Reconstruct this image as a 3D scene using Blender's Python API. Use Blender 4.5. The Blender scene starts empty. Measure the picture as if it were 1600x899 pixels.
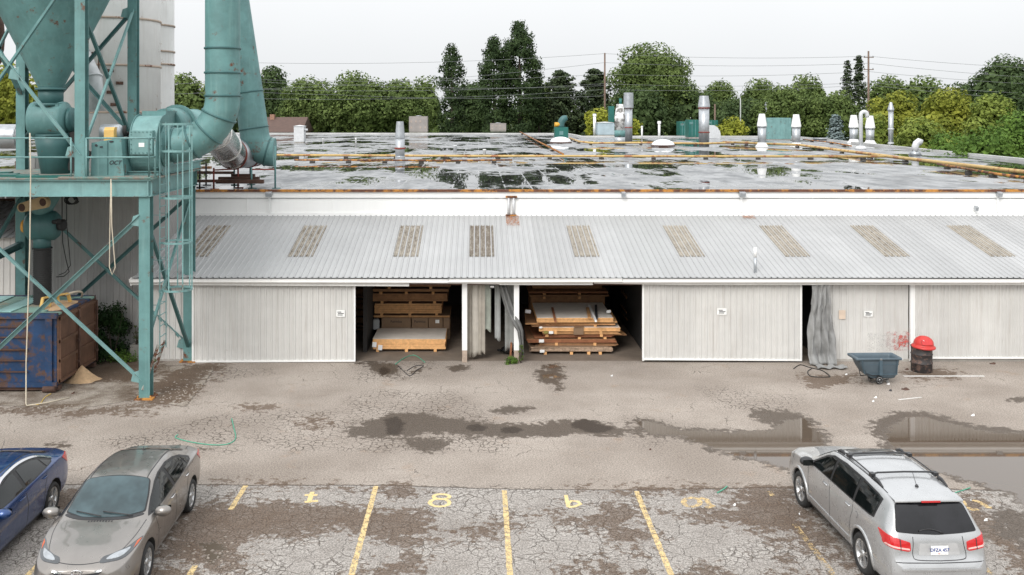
import bpy, bmesh, math, random
import numpy as np
from mathutils import Vector, Matrix, noise as mnoise
from mathutils.bvhtree import BVHTree
R = math.radians
C = bpy.context.scene.collection
sc = bpy.context.scene
# ---------------------------------------------------------------- camera
F, CX, HY, H = 1530.0, 748.0, 178.0, 7.5      # focal length, vanishing point (in 1600-pixel units), camera height
cam = bpy.data.objects.new('camera', bpy.data.cameras.new('camera')); C.objects.link(cam)
cam.location = (0, 0, H); cam.rotation_euler = (R(90), 0, 0)
cam.data.sensor_width = 36; cam.data.lens = 36*F/1600
cam.data.shift_x = (800-CX)/1600; cam.data.shift_y = -(449.5-HY)/1600
cam.data.clip_end = 3000; cam.data.clip_start = .1
sc.camera = cam
# ---------------------------------------------------------------- sky, sun, exposure
w = bpy.data.worlds.new('World'); sc.world = w; w.use_nodes = True
nt = w.node_tree; nt.nodes.clear()
sky = nt.nodes.new('ShaderNodeTexSky'); sky.sky_type = 'NISHITA'; sky.sun_disc = False
sky.sun_elevation = R(38); sky.sun_rotation = R(205); sky.dust_density = 6; sky.air_density = 1.5
hs = nt.nodes.new('ShaderNodeHueSaturation'); hs.inputs['Saturation'].default_value = .12; hs.inputs['Value'].default_value = 1.0
mx = nt.nodes.new('ShaderNodeMix'); mx.data_type = 'RGBA'; mx.inputs[0].default_value = .8
mx.inputs[7].default_value = (9.6, 9.8, 10.0, 1)
tc = nt.nodes.new('ShaderNodeTexCoord'); cn = nt.nodes.new('ShaderNodeTexNoise')
cn.inputs['Scale'].default_value = 2.2; cn.inputs['Detail'].default_value = 4
mr = nt.nodes.new('ShaderNodeMapRange'); mr.inputs[3].default_value = .92; mr.inputs[4].default_value = 1.08
mm = nt.nodes.new('ShaderNodeVectorMath'); mm.operation = 'SCALE'
bg = nt.nodes.new('ShaderNodeBackground'); bg.inputs[1].default_value = .1
ow = nt.nodes.new('ShaderNodeOutputWorld')
L = nt.links.new
L(sky.outputs[0], hs.inputs['Color']); L(hs.outputs[0], mx.inputs[6]); L(tc.outputs['Generated'], cn.inputs['Vector'])
# an overcast dome: about two and a half times brighter overhead than at the horizon
sp_ = nt.nodes.new('ShaderNodeSeparateXYZ'); L(tc.outputs['Generated'], sp_.inputs[0])
g1 = nt.nodes.new('ShaderNodeMapRange'); g1.inputs[1].default_value = 0; g1.inputs[2].default_value = .9; g1.inputs[3].default_value = .88; g1.inputs[4].default_value = 1.75
g2 = nt.nodes.new('ShaderNodeMath'); g2.operation = 'MULTIPLY'
L(sp_.outputs[2], g1.inputs[0]); L(cn.outputs[0], mr.inputs[0]); L(g1.outputs[0], g2.inputs[0]); L(mr.outputs[0], g2.inputs[1])
L(mx.outputs[2], mm.inputs[0]); L(g2.outputs[0], mm.inputs['Scale'])
L(mm.outputs[0], bg.inputs[0]); L(bg.outputs[0], ow.inputs[0])
sun = bpy.data.objects.new('sun', bpy.data.lights.new('sun', 'SUN')); C.objects.link(sun)
sun.data.energy = 1.5; sun.data.angle = R(28); sun.data.color = (1, .97, .93)
# from behind the camera, a little to its left, 38 degrees up
sun.rotation_euler = (R(52), 0, R(-25))
sc.view_settings.view_transform = 'Standard'; sc.view_settings.look = 'None'
sc.view_settings.exposure = .27; sc.view_settings.gamma = 1; sc.view_settings.use_curve_mapping = False
try:
    sc.cycles.max_bounces = 6; sc.cycles.transparent_max_bounces = 8
except Exception: pass

def PX(px, Y): return (px-CX)*Y/F
def PZ(py, Y): return H-(py-HY)*Y/F
def P(px, py, Y): return Vector((PX(px, Y), Y, PZ(py, Y)))
def GR(px, py):
    Y = F*H/(py-HY); return (PX(px, Y), Y)
RND = random.Random(7)

# ---------------------------------------------------------------- materials
def nodes(name):
    m = bpy.data.materials.new(name); m.use_nodes = True
    t = m.node_tree; b = t.nodes['Principled BSDF']
    return m, t, b
def mk(t, typ, **kw):
    n = t.nodes.new(typ)
    for k, v in kw.items():
        if k.startswith('i_'):
            key = k[2:]
            n.inputs[int(key) if key.isdigit() else key.replace('_', ' ')].default_value = v
        else: setattr(n, k, v)
    return n
def noise(t, co, scale, detail=3, rough=.6, vec=None):
    n = mk(t, 'ShaderNodeTexNoise'); n.inputs['Scale'].default_value = scale
    n.inputs['Detail'].default_value = detail; n.inputs['Roughness'].default_value = rough
    if vec:
        mp = mk(t, 'ShaderNodeMapping'); mp.inputs['Scale'].default_value = vec
        t.links.new(co, mp.inputs[0]); co = mp.outputs[0]
    t.links.new(co, n.inputs['Vector']); return n.outputs[0]
def ramp(t, val, a, b, lo=0., hi=1.):
    n = mk(t, 'ShaderNodeMapRange'); n.interpolation_type = 'SMOOTHSTEP'
    for i, v in ((1, a), (2, b), (3, lo), (4, hi)): n.inputs[i].default_value = v
    t.links.new(val, n.inputs[0]); return n.outputs[0]
def mth(t, op, a, b=None, c=None):
    n = mk(t, 'ShaderNodeMath', operation=op)
    for i, v in enumerate((a, b, c)):
        if v is None: continue
        if isinstance(v, (int, float)): n.inputs[i].default_value = v
        else: t.links.new(v, n.inputs[i])
    return n.outputs[0]
def mix(t, fac, a, b):
    n = mk(t, 'ShaderNodeMix', data_type='RGBA')
    if isinstance(fac, (int, float)): n.inputs[0].default_value = fac
    else: t.links.new(fac, n.inputs[0])
    for i, v in ((6, a), (7, b)):
        if isinstance(v, tuple): n.inputs[i].default_value = (*v[:3], 1)
        else: t.links.new(v, n.inputs[i])
    return n.outputs[2]
def objco(t): return mk(t, 'ShaderNodeTexCoord').outputs['Object']
def bump(t, b, val, strength=.3, dist=.01):
    n = mk(t, 'ShaderNodeBump'); n.inputs['Strength'].default_value = strength; n.inputs['Distance'].default_value = dist
    t.links.new(val, n.inputs['Height']); t.links.new(n.outputs[0], b.inputs['Normal']); return n
def M(name, col, rough=.6, metal=0, var=.12, scale=2.5, rust=None, rcol=(.13, .05, .025), streak=0, scol=None, bmp=0, coat=0, spec=None, rscale=3., panel=0):
    m, t, b = nodes(name); co = objco(t)
    n = noise(t, co, scale, 5, .65)
    c = mix(t, ramp(t, n, .25, .75), tuple(x*(1-var) for x in col), tuple(min(1, x*(1+var)) for x in col))
    if panel:
        sx = mk(t, 'ShaderNodeSeparateXYZ'); t.links.new(co, sx.inputs[0])
        wn = mk(t, 'ShaderNodeTexWhiteNoise', noise_dimensions='1D')
        t.links.new(mth(t, 'FLOOR', mth(t, 'DIVIDE', sx.outputs[0], panel)), wn.inputs['W'])
        c = mix(t, mth(t, 'MULTIPLY', wn.outputs[0], .3), c, tuple(x*.62 for x in col))
    if streak:
        s = noise(t, co, 1, 4, .6, (9, 9, .5))
        c = mix(t, ramp(t, s, .5, .8, 0, streak), c, scol or tuple(x*.45 for x in col))
    if rust:
        r = noise(t, co, rscale, 6, .7)
        fac = ramp(t, r, 1-rust-.08, 1-rust+.04)
        c = mix(t, fac, c, mix(t, noise(t, co, 14, 3), tuple(x*.6 for x in rcol), tuple(x*1.5 for x in rcol)))
        t.links.new(mth(t, 'MULTIPLY_ADD', fac, .85-rough, rough), b.inputs['Roughness'])
        if metal: t.links.new(mth(t, 'MULTIPLY_ADD', fac, -metal, metal), b.inputs['Metallic'])
    else:
        t.links.new(ramp(t, n, .2, .8, max(.02, rough-.07), min(1, rough+.07)), b.inputs['Roughness'])
        b.inputs['Metallic'].default_value = metal
    t.links.new(c, b.inputs['Base Color'])
    if coat: b.inputs['Coat Weight'].default_value = coat; b.inputs['Coat Roughness'].default_value = .04
    if spec is not None: b.inputs['Specular IOR Level'].default_value = spec
    if bmp: bump(t, b, noise(t, co, 30, 3), bmp, .004)
    return m
def foliage(name, dark, light, tr=.25):
    m, t, b = nodes(name); co = objco(t)
    a = noise(t, co, .45, 3, .6); f = noise(t, co, 5, 2, .7)
    fac = mth(t, 'ADD', mth(t, 'MULTIPLY', ramp(t, a, .35, .65), .55), mth(t, 'MULTIPLY', ramp(t, f, .3, .7), .45))
    c = mix(t, fac, dark, light)
    t.links.new(c, b.inputs['Base Color']); b.inputs['Roughness'].default_value = .7
    b.inputs['Specular IOR Level'].default_value = .15
    tl = mk(t, 'ShaderNodeBsdfTranslucent'); t.links.new(c, tl.inputs[0])
    ms = mk(t, 'ShaderNodeMixShader'); ms.inputs[0].default_value = tr
    t.links.new(b.outputs[0], ms.inputs[1]); t.links.new(tl.outputs[0], ms.inputs[2])
    t.links.new(ms.outputs[0], t.nodes['Material Output'].inputs[0]); return m

teal = M('teal_paint', (.108, .232, .228), .55, 0, .2, 1.6, rust=.34, streak=.5, scol=(.19, .33, .315), rscale=2.6)
teal_l = M('teal_paint_pale', (.16, .30, .295), .55, 0, .18, 2, rust=.33, streak=.45, scol=(.28, .45, .43), rscale=3)
teal_d = M('teal_paint_dark', (.045, .125, .125), .5, 0, .15, 1.2, rust=.28, streak=.25, rscale=3)
green_d = M('dark_green_paint', (.012, .12, .10), .45, 0, .15, 1, rust=.2)
white_p = M('white_paint', (.80, .795, .775), .6, 0, .05, .8, streak=.22, scol=(.5, .47, .42), rust=.2, rcol=(.3, .16, .08), rscale=1.7)
white_c = M('white_clean', (.80, .80, .79), .5, 0, .04, 1)
silo_m = M('silo_white', (.66, .655, .64), .55, 0, .08, .7, streak=.35, scol=(.40, .35, .30), rust=.3, rcol=(.22, .09, .04), rscale=2.6)
siding = M('siding_grey_white', (.60, .59, .565), .55, .0, .07, .9, streak=.6, scol=(.40, .365, .33), panel=.93, rust=.22, rcol=(.33, .27, .22), rscale=2.2)
siding_d = M('siding_weathered', (.36, .35, .34), .6, 0, .08, .9, streak=.55, scol=(.20, .19, .18), panel=.8)
roofm = M('roof_sheet', (.385, .387, .387), .55, .0, .08, .5, streak=.45, scol=(.36, .355, .35), panel=.93)
galv = M('galvanised', (.42, .44, .46), .38, .6, .15, 4)
galv_s = M('galvanised_shiny', (.60, .61, .62), .28, .85, .25, 6)
galv_w = M('whitewashed_metal', (.58, .59, .60), .5, .1, .1, 5)
rusty = M('rusty_steel', (.12, .05, .03), .85, 0, .4, 6, rust=.46, rcol=(.45, .20, .04), rscale=2.5)
rust_d = M('brown_rust', (.085, .045, .032), .85, 0, .35, 4)
rust_r = M('red_oxide', (.22, .045, .03), .7, 0, .25, 4)
yellow_pipe = M('yellow_gas_pipe', (.50, .345, .13), .55, 0, .15, 1.2, rust=.42, rcol=(.30, .13, .06), rscale=1.4)
black_m = M('black_rubber', (.018, .018, .018), .75, 0, .2, 6)
black_g = M('black_gloss', (.012, .012, .013), .22, 0, .1, 3)
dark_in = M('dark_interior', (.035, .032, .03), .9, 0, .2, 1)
wood = M('particle_board', (.52, .28, .12), .8, 0, .22, 9)
wood_l = M('pale_board_edge', (.72, .40, .17), .8, 0, .2, 9)
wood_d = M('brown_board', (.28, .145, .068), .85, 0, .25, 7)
wood_r = M('reddish_wood', (.30, .12, .055), .8, 0, .25, 8)
board_w = M('grey_white_board', (.74, .68, .61), .7, 0, .08, 3)
card = M('cardboard', (.24, .155, .095), .85, 0, .1, 5)
kraft = M('kraft_edge', (.30, .17, .085), .85, 0, .2, 11)
blue_s = M('blue_steel', (.008, .038, .105), .55, 0, .3, 1.5, rust=.45, rcol=(.09, .05, .035), rscale=1.6, streak=.3, scol=(.03, .06, .12))
brown_s = M('brown_steel_doors', (.115, .058, .034), .75, 0, .35, 2, rust=.3, rcol=(.20, .10, .06), streak=.4, scol=(.05, .03, .02))
lid_m = M('pale_green_lid', (.20, .33, .28), .7, 0, .2, 1.5, rust=.4, rcol=(.28, .24, .18), rscale=1.3)
sawdust = M('sawdust', (.50, .34, .20), .95, 0, .15, 12, bmp=.3)
tarp = M('grey_tarp', (.25, .25, .245), .7, 0, .12, 3, streak=.3)
strip_m = M('strip_curtain_plastic', (.33, .30, .255), .45, 0, .15, 2.5, streak=.4, scol=(.20, .175, .14))
navy_pl = M('slate_plastic', (.075, .105, .128), .5, 0, .12, 5)
red_pl = M('red_plastic', (.50, .035, .028), .4, 0, .1, 4)
drum_m = M('black_drum', (.03, .026, .026), .6, 0, .3, 5, rust=.42, rcol=(.12, .075, .06), rscale=7)
yel_m = M('yellow_guard', (.65, .42, .13), .5, 0, .1, 4)
tan_m = M('tan_guard', (.42, .30, .16), .6, 0, .15, 5)
rope_m = M('rope', (.52, .46, .36), .9)
green_r = M('green_strap', (.08, .33, .22), .6)
steel = M('plain_steel', (.35, .36, .37), .35, .8, .1, 8)
skyl = M('fibreglass', (.43, .39, .33), .55, 0, .16, 2, streak=.8, scol=(.16, .125, .09))
skyl_w = M('skylight_dome', (.74, .76, .78), .35, 0, .05, 2)
bark = M('bark', (.07, .055, .042), .9, 0, .3, 3)
pole_m = M('pole_wood', (.16, .11, .085), .9, 0, .25, 2)
cable_m = M('cable', (.16, .17, .17), .6)
conc = M('concrete', (.36, .34, .31), .85, 0, .15, 2, bmp=.2)
notice_w = M('notice_paper', (.82, .82, .80), .6)
ink = M('ink', (.03, .03, .035), .7)
ceramic_r = M('house_roof', (.10, .062, .05), .85, 0, .2, 2)
brick = M('house_wall', (.30, .17, .12), .85, 0, .2, 3)
plate_b = M('plate_blue', (.02, .05, .25), .5)
# skylight: thin fibreglass lets some light through
t = skyl.node_tree
tl = mk(t, 'ShaderNodeBsdfTranslucent'); tl.inputs[0].default_value = (.5, .42, .3, 1)
oi = mk(t, 'ShaderNodeObjectInfo'); lk = t.nodes['Principled BSDF'].inputs['Base Color'].links[0].from_socket
t.links.new(mix(t, ramp(t, mth(t, 'ADD', mth(t, 'MULTIPLY', oi.outputs['Random'], .35), noise(t, objco(t), 1, 3, .6, (14, 5, .4))), .62, .92, 0, .85), lk, (.13, .10, .075)), t.nodes['Principled BSDF'].inputs['Base Color'])
ms = mk(t, 'ShaderNodeMixShader'); ms.inputs[0].default_value = .25
t.links.new(t.nodes['Principled BSDF'].outputs[0], ms.inputs[1]); t.links.new(tl.outputs[0], ms.inputs[2])
t.links.new(ms.outputs[0], t.nodes['Material Output'].inputs[0])

# ---------------------------------------------------------------- mesh helpers
WL = {}
def worg(o): return WL.get(o.name, Vector((0, 0, 0))) if o else Vector((0, 0, 0))
def tag(o, label=None, cat=None, group=None, kind=None):
    for k, v in (('label', label), ('category', cat), ('group', group), ('kind', kind)):
        if v: o[k] = v
    return o
def thing(name, label, cat, loc=(0, 0, 0), group=None, rz=0, local=False):
    o = bpy.data.objects.new(name, None); C.objects.link(o); o.location = loc; o.rotation_euler = (0, 0, rz)
    o.empty_display_size = .3
    WL[o.name] = Vector((0, 0, 0)) if local else Vector(loc)
    return tag(o, label, cat, group)
def kids(o): return [c for c in bpy.data.objects if c.parent == o]
def copy_tree(o, loc=None, label=None, parent=None, rz=None, scale=None):
    c = o.copy(); C.objects.link(c)
    if parent: c.parent = parent
    if loc is not None: c.location = loc
    if label: c['label'] = label
    if rz is not None: c.rotation_euler = (0, 0, rz)
    if scale is not None: c.scale = scale
    for ch in kids(o): copy_tree(ch, parent=c)
    return c
class MB:
    def __init__(s): s.v = []; s.f = []; s.sm = []
    def add(s, vs, fs, smooth=False):
        n = len(s.v); s.v += [tuple(p) for p in vs]
        s.f += [tuple(i+n for i in f) for f in fs]; s.sm += [smooth]*len(fs); return s
    def box(s, x0, x1, y0, y1, z0, z1):
        return s.add([(x0, y0, z0), (x1, y0, z0), (x1, y1, z0), (x0, y1, z0), (x0, y0, z1), (x1, y0, z1), (x1, y1, z1), (x0, y1, z1)],
                     [(0, 3, 2, 1), (4, 5, 6, 7), (0, 1, 5, 4), (1, 2, 6, 5), (2, 3, 7, 6), (3, 0, 4, 7)])
    def obox(s, c, size, rot=(0, 0, 0)):
        from mathutils import Euler
        m = Euler([R(a) for a in rot]).to_matrix(); c = Vector(c); q = []
        for z in (-.5, .5):
            for x, y in ((-.5, -.5), (.5, -.5), (.5, .5), (-.5, .5)):
                q.append(c+m @ Vector((x*size[0], y*size[1], z*size[2])))
        return s.add(q, [(0, 3, 2, 1), (4, 5, 6, 7), (0, 1, 5, 4), (1, 2, 6, 5), (2, 3, 7, 6), (3, 0, 4, 7)])
    def basis(s, p0, p1, up=(0, 0, 1)):
        d = (Vector(p1)-Vector(p0)).normalized(); up = Vector(up)
        if abs(d.dot(up)) > .98: up = Vector((0, 1, 0)) if abs(d.y) < .9 else Vector((1, 0, 0))
        a = d.cross(up).normalized(); b = a.cross(d).normalized(); return d, a, b
    def bar(s, p0, p1, w_, h_, up=(0, 0, 1), oa=0, ob=0):
        d, a, b = s.basis(p0, p1, up); p0 = Vector(p0)+a*oa+b*ob; p1 = Vector(p1)+a*oa+b*ob; q = []
        for p in (p0, p1):
            for i, j in ((-1, -1), (1, -1), (1, 1), (-1, 1)): q.append(p+a*(i*w_/2)+b*(j*h_/2))
        return s.add(q, [(0, 1, 2, 3), (7, 6, 5, 4), (0, 4, 5, 1), (1, 5, 6, 2), (2, 6, 7, 3), (3, 7, 4, 0)])
    def ibeam(s, p0, p1, w_, h_, up=(0, 0, 1), t_=.02):
        s.bar(p0, p1, w_, t_, up, 0, h_/2-t_/2); s.bar(p0, p1, w_, t_, up, 0, -h_/2+t_/2)
        return s.bar(p0, p1, t_, h_-2*t_, up)
    def angle(s, p0, p1, w_, up=(0, 0, 1), t_=.012):
        s.bar(p0, p1, w_, t_, up, 0, w_/2); return s.bar(p0, p1, t_, w_, up, w_/2-.006, -.006)
    def tube(s, pts, r, seg=16, caps=True, smooth=True):
        pts = [Vector(p) for p in pts]; n = len(pts)
        rs = r if isinstance(r, (list, tuple)) else [r]*n
        vs = []; prev = None
        for i, p in enumerate(pts):
            d = (pts[min(i+1, n-1)]-pts[max(i-1, 0)]).normalized()
            if prev is None:
                a = d.orthogonal().normalized()
                if abs(d.z) < .9: a = d.cross(Vector((0, 0, 1))).normalized()
            else:
                a = (prev-d*prev.dot(d)).normalized()
            prev = a; b = d.cross(a)
            for k in range(seg):
                th = 2*math.pi*k/seg; vs.append(p+(a*math.cos(th)+b*math.sin(th))*rs[i])
        fs = [(i*seg+k, i*seg+(k+1) % seg, (i+1)*seg+(k+1) % seg, (i+1)*seg+k) for i in range(n-1) for k in range(seg)]
        s.add(vs, fs, smooth)
        if caps:
            m_ = len(s.v)-len(vs)
            s.f += [tuple(m_+k for k in reversed(range(seg))), tuple(m_+(n-1)*seg+k for k in range(seg))]; s.sm += [False, False]
        return s
    def lathe(s, prof, c=(0, 0, 0), seg=24, ax=(0, 0, 1), smooth=True, caps=True, flat=False):
        c = Vector(c); d = Vector(ax).normalized(); a = d.orthogonal().normalized(); b = d.cross(a)
        if flat:   # hard corners: one strip per profile segment
            for i in range(len(prof)-1): s.lathe(prof[i:i+2], c, seg, ax, smooth, False)
            if caps:
                for (r_, z_), rev in ((prof[0], True), (prof[-1], False)):
                    if r_ > .001:
                        ring = [c+d*z_+(a*math.cos(2*math.pi*k/seg)+b*math.sin(2*math.pi*k/seg))*r_ for k in range(seg)]
                        s.add(ring, [tuple(reversed(range(seg))) if rev else tuple(range(seg))])
            return s
        vs = []
        for r_, z_ in prof:
            for k in range(seg):
                th = 2*math.pi*k/seg; vs.append(c+d*z_+(a*math.cos(th)+b*math.sin(th))*r_)
        n = len(prof); m_ = len(s.v)
        s.add(vs, [(i*seg+k, i*seg+(k+1) % seg, (i+1)*seg+(k+1) % seg, (i+1)*seg+k) for i in range(n-1) for k in range(seg)], smooth)
        if caps:
            s.f += [tuple(m_+k for k in reversed(range(seg))), tuple(m_+(n-1)*seg+k for k in range(seg))]; s.sm += [False, False]
        return s
    def prism(s, poly, f0, f1):
        """poly: 2-D outline; f0/f1 map (u, v) to a 3-D point on the two faces"""
        n = len(poly); s.add([f0(*p) for p in poly]+[f1(*p) for p in poly],
                             [tuple(range(n)), tuple(reversed(range(n, 2*n)))]+[(i, i+n, (i+1) % n+n, (i+1) % n) for i in range(n)]); return s
    def grid(s, nu, nv, fn, smooth=True):
        vs = [fn(i/nu, j/nv) for i in range(nu+1) for j in range(nv+1)]
        fs = [(i*(nv+1)+j, (i+1)*(nv+1)+j, (i+1)*(nv+1)+j+1, i*(nv+1)+j+1) for i in range(nu) for j in range(nv)]
        return s.add(vs, fs, smooth)
    def ribs(s, u0, u1, fn, pitch=.19, h=.025, top=.035, sl=.02, phase=0.):
        """corrugated sheet: fn(u, t, off) -> point, t in 0..1 along the rib, off = height of the rib"""
        us = []; k = math.floor((u0-phase)/pitch)
        while phase+k*pitch < u1+pitch:
            b_ = phase+k*pitch
            us += [(b_, 0), (b_+sl, h), (b_+sl+top, h), (b_+2*sl+top, 0)]; k += 1
        us = [(u, o) for u, o in us if u0 < u < u1]; us = [(u0, 0)]+us+[(u1, 0)]
        vs = []
        for u, o in us: vs += [fn(u, 0, o), fn(u, 1, o)]
        return s.add(vs, [(2*i, 2*i+2, 2*i+3, 2*i+1) for i in range(len(us)-1)])
    def build(s, name, mat, parent=None, org=None, bevel=0, fixn=True):
        o_ = worg(parent) if parent else Vector(org or (0, 0, 0))
        me = bpy.data.meshes.new(name)
        me.from_pydata([(x-o_.x, y-o_.y, z-o_.z) for x, y, z in s.v], [], s.f)
        me.polygons.foreach_set('use_smooth', s.sm)
        mats = mat if isinstance(mat, (list, tuple)) else [mat]
        for m_ in mats: me.materials.append(m_)
        if fixn and len(s.f) < 4000:
            bm = bmesh.new(); bm.from_mesh(me)
            bmesh.ops.recalc_face_normals(bm, faces=bm.faces)
            if bevel: bmesh.ops.bevel(bm, geom=bm.edges[:], offset=bevel, segments=2, affect='EDGES', clamp_overlap=True)
            bm.to_mesh(me); bm.free()
        ob = bpy.data.objects.new(name, me); C.objects.link(ob)
        if parent: ob.parent = parent; WL[ob.name] = worg(parent)
        else: ob.location = o_; WL[ob.name] = o_
        return ob
def bez(p0, p1, p2, n=10):
    p0, p1, p2 = Vector(p0), Vector(p1), Vector(p2)
    return [p0*(1-t)**2+p1*2*t*(1-t)+p2*t*t for t in [i/n for i in range(n+1)]]
def textmesh(s_, size, mat, mtx, parent, name='lettering', depth=.002, shear=0, ws=None):
    cu = bpy.data.curves.new(name, 'FONT'); cu.body = s_; cu.size = size; cu.extrude = depth; cu.align_x = 'CENTER'; cu.align_y = 'CENTER'
    cu.shear = shear; cu.offset = size*.01
    tmp = bpy.data.objects.new('tmp', cu); C.objects.link(tmp)
    dg = bpy.context.evaluated_depsgraph_get(); me = bpy.data.meshes.new_from_object(tmp.evaluated_get(dg))
    bpy.data.objects.remove(tmp); me.transform(mtx)
    me.materials.clear(); me.materials.append(mat)
    ob = bpy.data.objects.new(name, me); C.objects.link(ob)
    if parent:
        ob.parent = parent
        me.transform(Matrix.Translation(-worg(parent)))
    return ob
# ================================================================ GROUND
g = MB()
g.add([(-600, -80, -.04), (600, -80, -.04), (600, 1500, -.04), (-600, 1500, -.04)], [(0, 1, 2, 3)])
grassm = M('far_grass', (.06, .09, .03), .95, 0, .3, .2)
tag(g.build('ground', grassm), kind='structure')

def sdf(poly, Xs, Ys):
    px = np.array([p[0] for p in poly]); py = np.array([p[1] for p in poly])
    d = np.full(Xs.shape, 1e9); ins = np.zeros(Xs.shape, bool); n = len(poly)
    for i in range(n):
        x0, y0, x1, y1 = px[i], py[i], px[(i+1) % n], py[(i+1) % n]
        ex, ey = x1-x0, y1-y0; wx, wy = Xs-x0, Ys-y0
        t_ = np.clip((wx*ex+wy*ey)/(ex*ex+ey*ey+1e-12), 0, 1)
        d = np.minimum(d, (wx-ex*t_)**2+(wy-ey*t_)**2)
        c = ((y0 > Ys) != (y1 > Ys)) & (Xs < (x1-x0)*(Ys-y0)/((y1-y0) if y1 != y0 else 1e-9)+x0)
        ins ^= c
    d = np.sqrt(d); return np.where(ins, -d, d)
def ell(x, y, rx, ry): return [(x+rx*math.cos(a), y+ry*math.sin(a)) for a in [k*math.pi/6 for k in range(12)]]
# outlines of stains and puddles, measured in the photograph and laid on the ground in metres
DARK = [ [(565,568),(575,566),(618,567),(622,574),(612,592),(598,588),(580,578)], ell(654,579,13,4), ell(716,574,12,4),
  [(836,580),(860,578),(879,581),(877,600),(880,608),(868,611),(864,600),(850,600),(846,597),(838,594)], ell(862,572,12,4),
  ell(669,694,32,11), [(750,641),(775,637),(800,635),(828,637),(815,644),(790,648),(765,646)],
  [(536,674),(556,666),(587,656),(613,645),(639,645),(677,650),(730,658),(775,662),(840,662),(890,658),(913,656),(966,667),(985,669),(996,656),(1026,659),(1064,669),(1139,673),(1203,669),(1200,662),(1177,652),(1181,643),(1226,641),(1256,650),(1275,662),(1290,678),(1305,700),(1305,745),(1241,739),(1222,733),(1177,722),(1151,715),(1128,705),(1109,705),(1094,698),(1064,684),(1026,683),(989,679),(951,680),(894,680),(857,684),(800,684),(745,683),(700,678),(639,683),(587,683),(545,683)],
  [(1365,666),(1360,655),(1379,650),(1402,646),(1419,646),(1439,641),(1448,641),(1488,655),(1523,664),(1557,670),(1640,678),(1700,700),(1700,860),(1620,830),(1606,812),(1575,776),(1535,760),(1492,750),(1450,740),(1405,720),(1372,695)],
  ell(1590,625,14,4), ell(318,703,10,4), ell(90,696,22,5), [(1540,800),(1580,790),(1640,830),(1700,900),(1600,860)]]
DEEP = [ [(600,655),(618,652),(632,662),(630,678),(612,682),(602,676)], ell(745,669,18,6), ell(800,672,18,5), ell(914,664,24,8), ell(930,670,28,6), ell(600,580,8,7) ]
PUD = [ [(996,658),(1026,661),(1064,671),(1139,675),(1203,671),(1226,655),(1256,655),(1282,672),(1292,690),(1300,720),(1290,742),(1241,737),(1222,731),(1177,720),(1151,713),(1120,703),(1094,696),(1064,682),(1026,681),(996,676)],
  [(1390,664),(1420,652),(1448,650),(1488,661),(1523,670),(1557,675),(1640,682),(1700,700),(1700,850),(1620,820),(1606,805),(1575,772),(1535,757),(1492,747),(1450,737),(1405,715),(1385,690)],
  [(303,850),(330,842),(352,848),(348,870),(325,882),(305,872)], ell(861,572,8,2.5), ell(858,588,12,4)]
BROWN = [ [(300,790),(360,783),(430,783),(500,790),(560,790),(620,788),(650,800),(690,815),(760,815),(800,820),(780,840),(700,842),(640,845),(600,850),(560,838),(520,832),(430,835),(390,850),(378,880),(330,892),(270,892),(240,870),(255,820),(275,800)],
  [(1100,762),(1135,765),(1240,762),(1300,830),(1350,885),(1330,899),(1310,880),(1290,862),(1240,845),(1200,838),(1150,826),(1100,812),(1050,805),(990,800),(960,796),(1000,800),(1090,802),(1135,795),(1142,785),(1130,775)],
  [(828,802),(862,790),(880,800),(930,805),(950,790),(985,795),(1010,805),(990,830),(940,820),(870,812)],
  [(955,822),(1000,815),(1020,840),(990,862),(960,850)], [(910,762),(1000,760),(1100,763),(1100,770),(1000,771),(960,778),(930,772)],
  [(330,757),(460,757),(520,762),(640,757),(660,766),(652,776),(620,774),(600,762),(480,765),(440,762)],
  [(560,905),(590,878),(640,873),(680,888),(700,905)], [(850,905),(870,885),(960,880),(1030,905)], [(1075,905),(1105,885),(1150,905)], [(1200,905),(1235,880),(1290,905)],
  [(1480,785),(1530,775),(1560,800),(1610,840),(1640,905),(1600,905),(1570,875),(1530,850),(1490,830)],
  ell(398,637,28,4), ell(492,661,24,8), [(80,652),(100,645),(150,636),(160,640),(120,655)],
  [(215,640),(228,600),(250,585),(300,568),(345,566),(352,572),(335,590),(310,605),(292,628),(262,638)], [(0,636),(100,640),(215,632),(240,645),(120,650),(0,645)],
  [(100,560),(240,560),(235,590),(130,600)], [(1240,590),(1340,585),(1345,600),(1280,606)], ell(1460,585,50,8), [(0,800),(60,760),(180,760),(110,800)], ell(255,900,60,25)]
CRACK = [ [(380,640),(520,640),(560,610),(700,610),(760,640),(820,700),(760,712),(600,708),(420,705),(370,680)], [(970,650),(1080,660),(1130,690),(1000,700)], [(1080,600),(1250,620),(1250,650),(1120,640)],
  [(120,690),(250,670),(380,640),(380,710),(250,712)], [(545,565),(680,565),(670,590),(560,598)], [(300,572),(420,575),(430,585),(300,600)],
  [(-400,758),(300,757),(800,760),(1240,768),(2100,775),(2100,1100),(-400,1100)] ]
LOW = [ [(-900,757),(300,757),(420,758),(600,758),(800,765),(1000,765),(1240,762),(2200,775),(2600,1100),(-1200,1100)] ]
SLAB = [ [(-700,560),(340,572),(322,598),(290,636),(210,625),(120,640),(0,634),(-700,640)] ]
nx, ny = 460, 216
Xa = np.linspace(-18, 19, nx); Ya = np.linspace(14, 29.72, ny)
GX, GY = np.meshgrid(Xa, Ya, indexing='ij')
def field(polys, soft):
    f_ = np.zeros(GX.shape)
    for p_ in polys:
        q = [GR(max(min(a, 2600), -1200), b) for a, b in p_]
        f_ = np.maximum(f_, np.clip(.5-sdf(q, GX, GY)/(2*soft), 0, 1))
    return f_
me = bpy.data.meshes.new('asphalt_yard')
vs = np.zeros((nx*ny, 3)); vs[:, 0] = GX.ravel(); vs[:, 1] = GY.ravel()
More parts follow.
